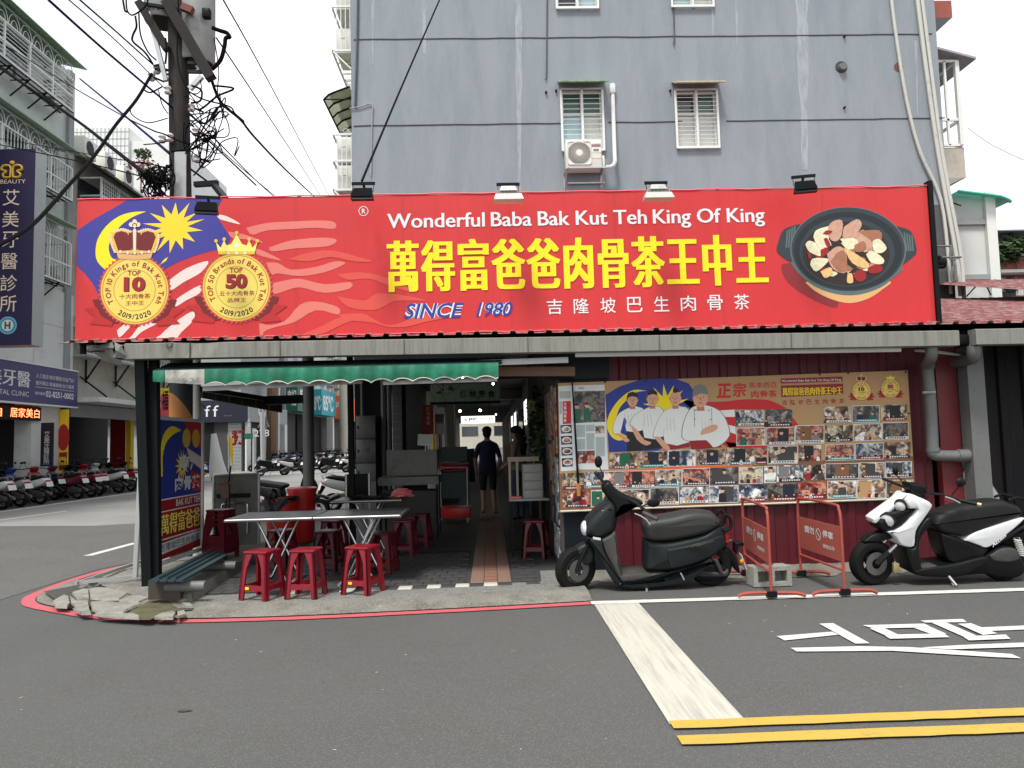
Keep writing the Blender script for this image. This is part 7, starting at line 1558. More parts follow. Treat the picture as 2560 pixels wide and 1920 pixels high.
# balcony cages of the clinic building
def cage(par, y0, y1, z0, z1, dx=.62, hb=False, vb=True, arcs=True, awn=None, ny=None):
    x = XF+dx; g = MB()
    for z in (z0, z1, z0+(z1-z0)*.45): g.bar((x,y0,z), (x,y1,z), .05); g.bar((XF,y1,z), (x,y1,z), .05); g.bar((XF,y0,z), (x,y0,z), .05)
    n = int((y1-y0)/1.15)
    for i in range(n+1): y = y0+(y1-y0)*i/n; g.bar((x,y,z0), (x,y,z1), .06)
    for y in (y0, y1): g.bar((x,y,z0), (x,y,z1), .05)
    f = g.build('window_cage', 'grille_white', par); g = MB()
    if vb:
        m_ = int((y1-y0)/.16)
        for i in range(m_): y = y0+(y1-y0)*(i+.5)/m_; g.bar((x,y,z0), (x,y,z1), .022)
        for i in range(4): xx = XF+dx*(i+.5)/4; g.bar((xx,y1,z0), (xx,y1,z1), .02)
    if hb:
        for i in range(9): z = z0+(z1-z0)*(i+.5)/9; g.bar((x,y0,z), (x,y1,z), .02); g.bar((XF,y1,z), (x,y1,z), .02)
    if arcs:
        na = int((y1-y0)/.58)
        for i in range(na):
            yc = y0+(y1-y0)*(i+.5)/na
            for r in (.28,.16): g.tube([(x, yc+r*math.cos(t), z1+.02+r*1.5*math.sin(t)) for t in [PI*j/8 for j in range(9)]], .014, 4)
        g.bar((x,y0,z1+.48), (x,y1,z1+.48), .03)
    b = g.build('cage_bar', 'grille_white', f); b['kind'] = 'stuff'
    fl_ = MB()
    for i in range(3): xx = XF+dx*(i+1)/3; fl_.bar((xx,y0,z0-.03), (xx,y1,z0-.03), .04)
    for i in range(int((y1-y0)/.9)): y = y0+.4+i*.9; fl_.bar((XF,y,z0-.55), (x,y,z0-.02), .035); fl_.bar((XF,y,z0-.05), (x,y,z0-.05), .03)
    fl_.build('cage_floor', 'black_iron', f)
    if awn:
        MB().add([(XF,y0,z1+.78),(x+.3,y0,z1+.54),(x+.3,y1+.3,z1+.54),(XF,y1+.3,z1+.78),(XF,y0,z1+.75),(x+.3,y0,z1+.51),(x+.3,y1+.3,z1+.51),(XF,y1+.3,z1+.75)], [(0,1,2,3),(7,6,5,4),(1,5,6,2),(2,6,7,3)]).build('cage_roof', awn, f)
    return f
for z0_, z1_, hb, vb_ in ((13.1,14.2,True,False),(10.0,11.1,False,True),(7.1,8.5,False,True)):
    MB().box((XF-.3, yA, z0_+.1), (XF+.004, yB-1.0, z1_+.3)).build('window_band', 'glass_dark', cli)
    for i in range(6): y = 13+2.2*i; MB().box((XF+.003,y,z0_+.1), (XF+.02,y+.9,z1_+.2)).build('window', 'curtain' if i % 2 else 'glass_green', cli)
    cage(cli, yA, 25.6, z0_, z1_, .62, hb, vb_, True, 'grille_green' if z0_ < 13 else 'hood_green')
MB().bar((XF+.05,yA,12.1), (XF+.05,yB,12.1), .12).build('service_pipe', 'cable', cli); MB().box((XF+.0,26.3,3.4), (XF+.12,26.62,14.95)).build('corner_pilaster', 'plaster_gray', cli)
MB().tube([(XF+.15,25.4,7.6),(XF+.55,24.9,7.2)], .12, 8).build('vent_pipe', 'plaster_gray', cli)
# next building: beige, dark awning, white bars, roof units, plants
nb = thing('balcony_building', 'beige apartment building with dark sloping awning and white barred balconies', 'building', (XF, 33, 0))
y0, y1 = 26.9, 35.6
MB().box((XF-9, y0, 3.4), (XF-.05, y1, 12.3)).build('wall', 'plaster_beige', nb); MB().box((XF-9,y0,0), (XF-3,y1,3.4)).build('shop_back', 'shop_dark', nb)
MB().box((XF-9, y0+3, 12.3), (XF-.6, y1, 12.9)).build('parapet', 'plaster_white', nb)
MB().add([(XF-.05,y0,12.25),(XF+1.15,y0,11.5),(XF+1.15,y1,11.5),(XF-.05,y1,12.25),(XF-.05,y0,12.17),(XF+1.15,y0,11.42),(XF+1.15,y1,11.42),(XF-.05,y1,12.17)], [(0,1,2,3),(7,6,5,4),(1,5,6,2),(0,4,5,1)]).build('awning', 'wood_dark', nb)
for z0_, z1_ in ((10.2,11.4),(7.6,9.2)):
    MB().box((XF-.2,y0+.3,z0_), (XF+.0,y1-.3,z1_)).build('window_band', 'glass_dark', nb); cage(nb, y0+.4, y1-.4, z0_, z1_, .75, True, True, False)
MB().box((XF-.05,y0,5.9), (XF+.6,y1,6.3)).build('balcony_slab', 'plaster_beige', nb)
g = MB(); z0_, z1_ = 4.95, 5.55
for i in range(34): y = y0+.2+i*.24; g.bar((XF+.5,y,z0_), (XF+.5,y+.35,z1_), .02); g.bar((XF+.5,y+.35,z0_), (XF+.5,y,z1_), .02)
for z in (z0_, z1_): g.bar((XF+.5,y0,z), (XF+.5,y1,z), .06)
o = g.build('lattice_rail', 'alu', nb); o['kind'] = 'stuff'
MB().box((XF,y0,4.86), (XF+.55,y1,4.94)).build('ledge', 'plaster_gray', nb)
for i in range(5): y = y0+1+2.2*i; g = MB(); g.bar((XF,y,4.1), (XF+.5,y,4.85), .05); g.bar((XF,y,4.0), (XF,y,4.85), .05); g.build('ledge_bracket', 'black_iron', nb)
MB().box((XF-.2,y0,3.25), (XF+1.0,y1,3.42)).build('arcade_canopy', 'plaster_white', nb); MB().box((XF-.1,y0,2.75), (XF+.02,y1,3.2)).build('shutter_box', 'plaster_gray', nb)
for i in range(5): MB().bar((XF+.0,y0+.6+2.4*i,4.2), (XF+.95,y0+.6+2.4*i,3.45), .05).build('canopy_stay', 'black_iron', nb)
MB().box((XF-.7,34.6,0), (XF-.02,35.5,3.3)).build('arcade_column', 'plaster_gray', nb)
a = PY(*c1(920,640), 34.5); b = PY(*c1(1040,1100), 34.5); MB().box((a.x,34.45,b.z), (b.x,34.5,a.z)).build('shop_poster', 'ink_red_dk', nb)
for i in range(3):
    u = thing('rooftop_unit', ['white air conditioner at the near end of the beige roof','white air conditioner behind the first on the beige roof','white air conditioner farthest along the beige roof'][i], 'air conditioner', (XF+.15, 27.6+1.5*i, 12.3)); MB().bbox((XF-.35,27.3+1.5*i,12.3), (XF+.12,28.15+1.5*i,13.0), .03).build('casing', 'ac_white', u); MB().lathe([(.001,.0),(.26,.0),(.27,-.02)], (XF+.13,27.7+1.5*i,12.65), 'x', 20).build('fan_recess', 'black_plastic', u)
# pillar light box sign and yellow strip at the corner
ls = thing('pillar_sign', 'white and orange pillar sign with a grid of characters beside the black posts', 'sign', (-13.6, 33, 2))
a = PY(*c3(860,950), 33); b = PY(*c3(1085,1560), 33); k = a.x+(b.x-a.x)*.45
MB().box((a.x,33,b.z), (k,33.5,a.z)).build('light_box', 'plaster_white', ls); MB().box((k,32.98,b.z), (b.x,33.5,a.z)).build('sign_face', 'ink_star', ls)
for i in range(9):
    for j in range(4): x = k+.08+(b.x-k-.16)*j/3.6; z = b.z+.3+(a.z-b.z-.7)*i/9; MB().box((x,32.97,z), (x+(b.x-k)*.14,32.985,z+.11)).build('character_block', 'ink_orange', ls)
MB().box((k-.1,33.1,0), (k+.1,33.4,b.z)).build('post', 'ink_star', ls)
for i in (0,1):
    q0, q1 = ((1220,1000),(1300,1490)) if i == 0 else ((1535,1040),(1688,1510))
    a = PY(*c3(*q0), 30); b = PY(*c3(*q1), 30); s_g = thing('street_banner', ['narrow red and yellow banner strip between the two black posts','pink and yellow banner with black calligraphy right of the black posts'][i], 'banner', (a.x, 30, b.z)); MB().box((a.x,30,b.z), (b.x,30.05,a.z)).build('sign_face', 'ink_pinkish', s_g); MB().box((a.x,29.985,a.z-.28), (b.x,29.995,a.z)).build('yellow_band', 'ink_star', s_g)
    MB().tube([((a.x+b.x)/2,30.1,0), ((a.x+b.x)/2,30.1,a.z)], .06, 8).build('post', 'plaster_gray', s_g); text_in(MB(), '福', (a.x+.05,29.98,b.z+.2), (1,0,0), (0,0,1), b.x-a.x-.1, .8, bold=.02).build('lettering', 'ink_black', s_g)
# tiled high-rise farther back, with rooftop plants in front
hr = thing('tiled_tower', 'pale white tiled tower block rising behind the balcony buildings', 'building', (-20, 52, 0))
a = PY(*cl1(850,1105), 52); b = PY(*cl1(1115,1105), 52); MB().box((a.x-2,52,0), (b.x,60,a.z)).build('wall', 'plaster_white', hr); MB().box((b.x,52.2,0), (b.x+3.3,62,a.z-.9)).build('side_wall', 'plaster_white', hr)
g = MB()
for i in range(16): x = a.x-2+(b.x-a.x+2)*i/15; g.box((x-.02,51.985,10), (x+.02,52,a.z))
for i in range(12): z = a.z-.5*i-.3; g.box((a.x-2,51.985,z-.02), (b.x,52,z+.02))
o = g.build('tile_joints', 'plaster_gray', hr); o['kind'] = 'stuff'
def leaf_cloud(name, c, r, n, m_, seed, par=None, size=.12):
    rr = random.Random(seed); g = MB()
    for i in range(n):
        d = Vector((rr.gauss(0,1), rr.gauss(0,1), rr.gauss(0,1))).normalized()*rr.random()**.4; p = Vector(c)+Vector((d.x*r[0], d.y*r[1], d.z*r[2])); u = Vector((rr.uniform(-1,1), rr.uniform(-1,1), rr.uniform(-.6,.6))).normalized(); v = u.orthogonal().normalized(); s = size*rr.uniform(.6,1.4)
        g.add([p-u*s, p+v*s*.4, p+u*s, p-v*s*.4], [(0,1,2,3)])
    return g.build(name, m_, par)
for i, (px, py, rr_, lab, m_) in enumerate(((358,384,(.45,.4,.25),'small umbrella leaved tree on the roof left of the utility pole','leaf'),(352,415,(1.0,.6,.4),'reddish shrubs on the roof below the small tree','leaf_red'),(395,440,(.9,.6,.6),'dense green creeper on the roof edge beside the utility pole','leaf'))):
    c = PY(px, py, 40); o = thing('roof_plant', lab, 'plant', (c.x, 40, c.z-1)); leaf_cloud('foliage', c, rr_, 200, m_, i, o, .11); MB().tube([(c.x,40,c.z-1.6), (c.x+.05,40,c.z)], .04, 5).build('stem', 'wood_brown', o)
# ---- beyond the lane: corner shop with dark blue fascia and the street behind it
cf = crop(380, 900, 4.148)
cs = thing('corner_shop', 'corner shop with dark blue fascia and large white letters down the side street', 'building', (-16, 50, 0))
XC, YC = -16.0, 50.0
MB().box((-40,YC,0), (XC-.2,YC+9,14)).build('wall', 'plaster_gray', cs)
p0 = PY(*cf(500,425), YC); p1 = PY(*cf(965,640), YC); MB().box((-34,YC-.4,p1.z), (p1.x+.3,YC+.02,p0.z)).build('fascia', 'ink_navy', cs)
a = PY(*cf(545,590), YC-.45); b = PY(*cf(690,470), YC-.45); text_in(MB(), 'ff', (a.x,YC-.43,a.z), (1,0,0), (0,0,1), b.x-a.x, b.z-a.z, space=1.3).build('lettering', 'ink_white', cs)
a = PY(*cf(745,584), YC-.45); b = PY(*cf(830,570), YC-.45); text_in(MB(), '耀彈創光器', (a.x,YC-.43,a.z), (1,0,0), (0,0,1), b.x-a.x, b.z-a.z).build('lettering', 'ink_gray', cs)
MB().box((p1.x+.3,YC-.38,p1.z), (p1.x+.34,YC+9,p0.z-.3)).build('side_fascia', 'plaster_gray', cs); text_in(MB(), 'uff', (p1.x+.36,YC+1.6,p1.z+.4), (0,1,0), (0,0,1), 3.0, 1.6).build('lettering', 'ink_white', cs)
for (x0_, x1_, m_, nm) in ((510,640,'shop_dark','doorway'),(640,785,'shop_mid','shop_window'),(785,925,'shutter','roller_shutter')):
    a = PY(*cf(x0_,1180), YC-.1); b = PY(*cf(x1_,650), YC-.1); o = MB().box((a.x,YC-.06,0), (b.x,YC-.01,b.z)).build(nm, m_, cs)
    if m_ == 'shutter':
        for i in range(14): z = b.z*i/14; MB().box((a.x,YC-.075,z), (b.x,YC-.06,z+.05)).build('slat', 'alu', o)
for i, (m_, w_) in enumerate((('plaster_white',.9),('shop_dark',3),('shutter',3),('plaster_gray',1.0))): y = YC+sum((.9,3,3,1.0)[:i]); MB().box((p1.x+.0,y,0), (p1.x+.1,y+w_,p1.z)).build('side_front', m_, cs)
# row of fronts down the street
ROW = [(59.5,8,'plaster_gray','ink_green','龜記','gray shopfront with a dark green sign down the side street'),(68,9,'plaster_white','ink_teal','85℃','white shopfront with a turquoise sign down the side street'),(77.5,11,'plaster_beige','ink_orange','拌麵','beige shopfront with an orange sign down the side street'),(89,14,'plaster_gray','ink_paper','四海','gray shopfront with a white sign and red characters far down the side street'),(104,20,'plaster_white','ink_red_dk','茶','last shopfront with a dark red sign at the end of the side street'),(125,30,'plaster_gray','ink_green','麵','far gray block closing the side street')]
for i, (y, L, wm, sm_, tx, lab) in enumerate(ROW):
    o = thing('shopfront', lab, 'building', (-16, y, 0)); x = -15.9
    MB().box((-26,y,4.4), (x,y+L-.1,15+2*(i % 3))).build('wall', wm, o); MB().box((-26,y,0), (x-1.2,y+L-.1,4.4)).build('shop_back', 'shop_dark' if i % 2 else 'shop_mid', o); MB().box((x-.6,y,0), (x,y+.7,4.4)).build('pillar', 'plaster_white', o)
    MB().box((x,y+.4,4.3), (x+.9,y+L*.75,6.6)).build('sign_face', sm_, o); text_in(MB(), tx, (x+.91,y+1,4.7), (0,1,0), (0,0,1), L*.5, 1.5, bold=.03).build('lettering', 'ink_white' if sm_ != 'ink_paper' else 'ink_red', o)
    text_in(MB(), tx, (x-.0+.1,y+.39,4.7), (1,0,0), (0,0,1), .7, 1.3, bold=.03).build('lettering', 'ink_white', o)
    for f in range(3):
        for k in range(int(L/3)): yy = y+.8+3*k; w_ = MB().box((x-.05,yy,7.4+3*f), (x+.02,yy+1.7,9+3*f)).build('window', 'glass_dark', o); MB().box((x+.02,yy-.05,7.3+3*f), (x+.5,yy+1.75,7.4+3*f)).build('sill', 'plaster_gray', w_); MB().bar((x+.45,yy,8.2+3*f), (x+.45,yy+1.7,8.2+3*f), .06).build('grille', 'grille_white', w_)
# right-hand blocks of the street, seen only as a strip beyond the arcade end
eb = thing('end_block', 'pale block closing the view at the far end of the street', 'building', (-8, 190, 0)); MB().box((-60,190,0), (60,205,18)).build('wall', 'plaster_beige', eb)
for k in range(14):
    for f in range(4): MB().box((-55+8*k,189.9,3+4*f), (-51+8*k,189.98,5.4+4*f)).build('window', 'glass_dark', eb)
# signs and furniture by the corner shop
rs = thing('street_name_sign', 'green street name plate on a gray post before the roller shutter', 'sign', tuple(PY(*cf(1055,1160), 47))); a = PY(*cf(958,822), 47); b = PY(*cf(1048,760), 47); MB().box((a.x,47,a.z), (b.x,47.04,b.z)).build('plate', 'ink_green', rs); text_in(MB(), '文化路', (a.x+.2,46.985,a.z+.75), (1,0,0), (0,0,1), b.x-a.x-.4, .5).build('lettering', 'ink_white', rs); text_in(MB(), '278', (a.x+.6,46.985,a.z+.15), (1,0,0), (0,0,1), .9, .4).build('lettering', 'ink_white', rs); c = PY(*cf(1056,1150), 47); MB().tube([(c.x,47.1,0), (c.x,47.1,b.z+.3)], .12, 8).build('post', 'alu', rs)
c = PY(*cf(1155,1150), 46); ts = thing('triangle_sign', 'gray back of a triangular road sign on a tall post at the corner', 'sign', (c.x, 46, 0)); tp = PY(*cf(1145,540), 46); MB().tube([(c.x,46,0), (tp.x,46,tp.z)], .16, 8).build('post', 'alu', ts); a, b, d = [PY(*cf(*q), 46.1) for q in ((1090,700),(1220,695),(1165,560))]; MB().prism([a,b,d], (0,.05,0)).build('plate', 'pvc_gray', ts)
c = PY(*cf(690,1190), 36); pr_ = thing('folded_parasol', 'folded white parasol standing before the dark blue corner shop', 'parasol', (c.x, 36, 0)); t_ = PY(*cf(640,765), 36); MB().tube([(c.x,36,.25), (c.x-.1,36,.9), (t_.x,36,t_.z)], [.42,.30,.12], 10).build('cover', 'plaster_white', pr_); MB().tube([(c.x-.3,36,0), (c.x-.3,36,.9)], .05, 6).build('pole', 'alu', pr_)
c = PY(*cf(810,1090), 40); fb = thing('feather_banner', 'yellow upright advertising flag beside the blue scooter', 'banner', (c.x, 40, 0)); a = PY(*cf(780,775), 40); b = PY(*cf(840,1090), 40); MB().prism([(b.x,40,b.z-.2),(b.x,40,a.z-.2),(b.x-.3,40,a.z),(a.x,40,a.z-.25),(a.x+.3,40,b.z-.2)], (0,.03,0)).build('flag', 'ink_star', fb); text_in(MB(), '預', (a.x+.25,39.97,(a.z+b.z)/2+.2), (1,0,0), (0,0,1), .7, .8, bold=.04).build('lettering', 'ink_ribbon', fb); MB().tube([(a.x+.1,40,0), (a.x+.1,40,a.z)], .04, 6).build('pole', 'alu', fb)
for i, px in enumerate((1250, 1290)):
    c = PY(*cf(px,1130), 54); up_ = thing('street_pole', ['brown bark covered pole before the green sign','slim pale pole right of the brown one before the green sign'][i], 'pole', (c.x, 54, 0)); MB().tube([(c.x,54,0), (c.x+.1,54,7)], .45-.25*i, 8).build('shaft', 'wood_brown' if i == 0 else 'alu', up_)
c = PY(*crop(720,1000,6.635)(915,800), 75); up_ = thing('street_pole', 'pale concrete pole before the white sign far down the street', 'pole', (c.x, 75, 0)); MB().tube([(c.x,75,0), (c.x+.2,75,14)], .42, 10).build('shaft', 'plaster_beige', up_)
# ================================================================ right background
cS = crop(2200, 440, 3.606)
ex = thing('shed_extension', 'white corrugated extension with a green curved canopy right of the gray building', 'building', tuple(PY(*cS(840,1070), 18)))
YE = 17.6
def Ex(x, y, yy=YE): return PY(*cS(x, y), yy)
a, b = Ex(625,190), Ex(1000,1090); b2 = Ex(935,220)
x0_, x1_, zb_, zt_ = Ex(640,600).x-.3, Ex(960,600).x, 3.6, Ex(700,195).z
g = MB(); n = 60
vs = []
for i in range(n+1):
    x = x0_+(x1_-x0_)*i/n; vs += [(x, YE+(.03 if i % 2 else 0), zb_), (x, YE+(.03 if i % 2 else 0), zt_)]
g.add(vs, [(2*i, 2*i+2, 2*i+3, 2*i+1) for i in range(n)]); g.add([(x1_,YE,zb_),(x1_,YE+6,zb_),(x1_,YE+6,zt_),(x1_,YE,zt_)], [(0,1,2,3)]); g.build('wall', 'plaster_white', ex)
for yy in (420, 915): z = Ex(800,yy).z; MB().box((x0_,YE-.06,z-.06), (x1_,YE-.005,z+.06)).build('rail', 'plaster_gray', ex)
MB().box((x1_-.02,YE-.1,zb_), (x1_+.22,YE+.1,zt_+.1)).build('post', 'white_frame', ex)
pp = [Ex(635,168), Ex(900,200), Ex(1010,215), Ex(1075,240), Ex(1105,262)]; g = MB()
for i in range(4): g.add([(pp[i].x,YE-.3,pp[i].z),(pp[i+1].x,YE-.3,pp[i+1].z),(pp[i+1].x,YE+5,pp[i+1].z),(pp[i].x,YE+5,pp[i].z)], [(0,1,2,3)], 0, True)
cn = g.build('canopy', 'canopy_green', ex); MB().tube([(p.x,YE-.3,p.z-.02) for p in pp], .04, 6).build('canopy_rib', 'canopy_green', ex)
for L in ([(780,1085),(920,957),(1000,1075)], [(640,400),(660,560),(700,640),(712,600),(690,560)], [(625,180),(640,230),(730,268)]):
    MB().tube(smooth_path([tuple(Ex(x, y, 16.6)) for x, y in L], 5), .016, 5).build('loose_cable', 'cable', ex)
bk = thing('brick_house', 'red brick house with plants on its balcony at the right edge', 'building', tuple(PY(2540,740,30)))
YK = 30
def K(x, y, yy=YK): return PY(*cS(x, y), yy)
a, b = K(1000,850), K(1500,720); MB().box((a.x,YK,a.z), (b.x+6,YK+.3,b.z)).build('parapet', 'brick_red', bk); MB().box((a.x,YK-.1,b.z), (b.x+6,YK+.4,b.z+.15)).build('coping', 'plaster_white', bk); MB().box((a.x-.1,YK-.1,a.z-.12), (b.x+6,YK+.4,a.z)).build('string_course', 'plaster_white', bk)
MB().box((a.x,YK+2.5,0), (b.x+6,YK+10,K(1000,525).z)).build('wall', 'shop_dark', bk); MB().box((a.x-.1,YK-.6,K(1000,530).z), (b.x+6,YK+3,K(1000,520).z)).build('roof_slab', 'plaster_gray', bk); MB().box((a.x,YK+.5,0), (b.x+6,YK+.7,a.z-.1)).build('lower_wall', 'brick_red', bk)
q = K(1010,600); MB().box((q.x-.06,YK,b.z), (q.x+.06,YK+.12,K(0,530).z)).build('post', 'white_frame', bk)
for x0 in (1150, 1230): p, q = K(x0,980), K(x0+70,890); w_ = MB().box((p.x,YK+.42,p.z-1), (q.x,YK+.5,q.z)).build('window', 'glass_dark', bk)
p, q = K(1085,1035), K(1195,960); u = thing('air_conditioner', 'small white air conditioner on the red brick house', 'air conditioner', (p.x, YK, p.z)); MB().bbox((p.x,YK-.3,p.z), (q.x,YK+.3,q.z), .03).build('casing', 'ac_white', u); c = K(1132,995); MB().lathe([(.001,0),(.33,0),(.34,.02)], (c.x,YK-.31,c.z), 'y', 20).build('fan_recess', 'black_plastic', u)
g = MB()
for i in range(14): p = K(1200+14*i,1085); q = K(1200+14*i,1005); g.bar((p.x,YK-.2,p.z), (p.x,YK-.2,q.z), .03)
p, q = K(1200,1005), K(1400,1005); g.bar((p.x,YK-.2,p.z), (q.x,YK-.2,p.z), .04); g.build('railing', 'grille_white', bk)
for i, (x, y, s) in enumerate(((1085,690,.8),(1150,640,.9),(1235,660,.9))):
    c = K(x, y, 29.8); o = thing('balcony_plant', ['pale flowering plant hanging at the left end of the brick balcony','tall leafy shrub in the middle of the brick balcony','leafy shrub at the right end of the brick balcony'][i], 'plant', (c.x, 29.8, c.z-.5)); leaf_cloud('foliage', c, (s*.8,.4,s*.6), 240, 'leaf', 30+i, o, .14); MB().tube([(c.x,29.9,c.z-.8), (c.x,29.8,c.z)], .03, 5).build('stem', 'wood_brown', o)
# ================================================================ arcade of the gray building and things under it
arc = thing('arcade', 'dark arcade passage of the gray building running back behind the eatery', 'arcade', (-.6, 16, 0))
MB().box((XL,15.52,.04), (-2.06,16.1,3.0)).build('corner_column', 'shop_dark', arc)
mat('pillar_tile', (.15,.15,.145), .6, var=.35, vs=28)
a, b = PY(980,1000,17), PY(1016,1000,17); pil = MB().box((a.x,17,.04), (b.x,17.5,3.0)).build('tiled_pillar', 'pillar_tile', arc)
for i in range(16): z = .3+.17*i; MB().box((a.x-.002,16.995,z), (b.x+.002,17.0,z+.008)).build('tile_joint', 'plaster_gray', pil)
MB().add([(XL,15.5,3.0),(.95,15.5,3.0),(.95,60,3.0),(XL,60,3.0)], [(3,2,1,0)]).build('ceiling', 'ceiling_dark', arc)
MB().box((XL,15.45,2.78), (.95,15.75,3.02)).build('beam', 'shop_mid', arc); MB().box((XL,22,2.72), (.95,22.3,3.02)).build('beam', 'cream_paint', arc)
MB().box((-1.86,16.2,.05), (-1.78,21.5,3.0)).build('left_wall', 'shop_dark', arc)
for i, y in enumerate((22, 27, 32, 37, 42, 47)): MB().box((-2.5,y,.05), (-1.9,y+.7,3.0)).build('column', 'cream_paint' if i == 0 else 'plaster_gray', arc)
MB().box((.95,15.5,.05), (1.1,60,3.0)).build('right_wall', 'shop_mid', arc)
for i, y in enumerate((17, 21, 25, 29, 33)): MB().box((.90,y,.05), (.95,y+2.6,2.4)).build('shop_window', 'glass_dark' if i % 2 else 'cream_paint', arc)
p, q = PY(1115,1030,21.5), PY(1136,1030,21.5); MB().box((p.x,21.5,.05), (q.x,21.7,3.0)).build('column', 'cream_paint', arc)
for x, m_ in ((-.172,'tile_tan'),(-.03,'tile_orange'),(.113,'tile_tan')): MB().box((x-.068,10.72,.05), (x+.068,40,.0585)).build('paver_strip', m_, arc)
for y, z0, z1, m_ in ((24.5,1.2,2.2,'ink_star'),(28,1.0,2.3,'ink_red_dk'),(33.5,.6,2.0,'ink_teal'),(38.5,1.2,2.4,'ink_orange')): MB().box((-1.9,y,z0), (-1.84,y+1.2,z1)).build('shop_panel', m_, arc)
for y in (18, 26, 30): MB().box((.885,y,1.9), (.9,y+1.6,2.5)).build('lit_panel', 'lightbox', arc)
for k, (x, y, w_, h_, m_) in enumerate(((-1.3,18.5,.5,1.3,'stainless'),(-1.35,20,.6,.9,'cream_paint'),(-1.4,24,.5,1.1,'box_green'),(.55,20,.3,1.1,'stainless'),(-1.2,28,.6,1.2,'scoot_black'),(.5,27,.4,1.4,'wood_brown'))):
    o = MB().bbox((x,y,FZ), (x+w_,y+.5,FZ+h_), .02).build('stall_cabinet', m_); tag(o, ['stainless cabinet on the left just inside the passage','cream cabinet behind the stainless one in the passage','dark green cabinet on the left deep in the passage','stainless cabinet on the right side of the passage','black cabinet far along the left of the passage','brown cabinet far along the right of the passage'][k], 'cabinet')
# pipes on the corner column
for px, r in ((958,.05),(972,.04),(905,.03)):
    p = PY(px,1050,15.4); MB().tube([(p.x,15.42,.05), (p.x,15.42,2.95)], r, 8).build('pipe', 'pvc_gray', arc)
# ceiling lamps
def lamp(px, py, y, label, r=.02):
    p = PY(px, py, y); o = thing('ceiling_lamp', label, 'lamp', tuple(p), 0, 'small lit lamps of the passage'); MB().lathe([(.001,-.03),(r,-.03),(r*1.3,.06),(.001,.07)], p, 'y', 12).build('shade', 'black_metal', o); MB().sphere(p+Vector((0,-.03,0)), r*.9, 10).build('bulb', 'led_warm', o)
lamp(1146,945,13.6,'left bulb of the lit pair under the green awning'); lamp(1157,945,13.6,'right bulb of the lit pair under the green awning'); lamp(1233,960,13.5,'lit spotlight at the right end of the dark Chinese sign'); lamp(1240,1036,20,'lit spotlight right of the white tea sign'); lamp(1150,1028,23,'lit ceiling lamp left above the white tea sign',.04); lamp(1200,1026,23,'lit ceiling lamp in the middle above the white tea sign',.04)
# signs
sg = thing('hanging_sign', 'dim gray sign with four dark Chinese characters hanging in the passage', 'sign', tuple(PY(1163,1000,15.3)))
a, b = PY(1077,1012,15.3), PY(1249,958,15.3); MB().box((a.x,15.3,a.z), (b.x,15.42,b.z)).build('sign_face', 'hood_green', sg); MB().box((a.x-.01,15.28,a.z), (b.x+.01,15.3,a.z+.05)).build('trim', 'black_metal', sg)
for i, ch in enumerate('佛林素食'): p = PY(1150+23*i, 994, 15.28); text_in(MB(), ch, (p.x,15.29,p.z), (1,0,0), (0,0,1), .14, .15, bold=.02).build('lettering', 'ink_black', sg)
ws = thing('hanging_sign', 'white hanging tea shop sign with black lettering deep in the passage', 'sign', tuple(PY(1195,1058,23)))
a, b = PY(1153,1059,23), PY(1237,1039,23); MB().box((a.x,23,a.z), (b.x,23.15,b.z)).build('sign_face', 'lightbox', ws); w_ = b.x-a.x; h_ = b.z-a.z
text_in(MB(), '五桐號', (a.x+w_*.07,22.99,a.z+h_*.28), (1,0,0), (0,0,1), w_*.42, h_*.5, bold=.03).build('lettering', 'ink_black', ws); text_in(MB(), 'WOOTEA', (a.x+w_*.53,22.99,a.z+h_*.42), (1,0,0), (0,0,1), w_*.40, h_*.32, bold=.03).build('lettering', 'ink_black', ws)
for k in (.15,.85): MB().bar((a.x+w_*k,23.07,b.z), (a.x+w_*k,23.07,3.0), .02).build('hanger', 'black_metal', ws)
rb = thing('cloth_banner', 'dim red hanging banner with gold characters beside the tiled pillar', 'banner', tuple(PY(1069,1086,16)))
a, b = PY(1056,1086,16), PY(1083,1012,16); MB().box((a.x,16,a.z), (b.x,16.02,b.z)).build('cloth', 'banner_red', rb)
for i, ch in enumerate('紅色警報'): text_in(MB(), ch, ((a.x+b.x)/2-.03,15.99,b.z-.12-.10*i), (1,0,0), (0,0,1), .08, .08).build('lettering', 'ink_gold', rb)
a, b = PY(1088,1086,16.4), PY(1110,1035,16.4); tag(MB().box((a.x,16.4,a.z), (b.x,16.43,b.z)).build('purple_cloth', 'scoot_wine'), 'dark purple cloth panel right of the red banner', 'cloth')
# wall fan
fn = thing('wall_fan', 'round wall fan with a cream rim hanging under the awning', 'fan', tuple(PY(1107,970,12.5)))
c = PY(1107,970,12.4); g = MB(); R0 = .19
def tl_(p): return Matrix.Rotation(R_(-52), 3, 'X') @ Vector(p)+c
for r in (.3,.55,.8): g.tube([tl_((R0*r*math.cos(2*PI*i/28), -.03, R0*r*math.sin(2*PI*i/28))) for i in range(28)], .002, 4, closed=True)
for i in range(24): a = 2*PI*i/24; g.bar(tl_((R0*.2*math.cos(a),-.04,R0*.2*math.sin(a))), tl_((R0*math.cos(a),-.01,R0*math.sin(a))), .0025)
g.build('guard', 'alu', fn); MB().tube([tl_((R0*math.cos(2*PI*i/28), 0, R0*math.sin(2*PI*i/28))) for i in range(28)], .009, 6, closed=True).build('rim', 'cream_paint', fn)
for i in range(3):
    a = 2*PI*i/3; MB().poly([tl_((.03*math.cos(a),.02,.03*math.sin(a))), tl_((R0*.85*math.cos(a-.35),.03,R0*.85*math.sin(a-.35))), tl_((R0*.9*math.cos(a),.02,R0*.9*math.sin(a))), tl_((R0*.8*math.cos(a+.4),.0,R0*.8*math.sin(a+.4)))]).build('blade', 'pvc_gray', fn)
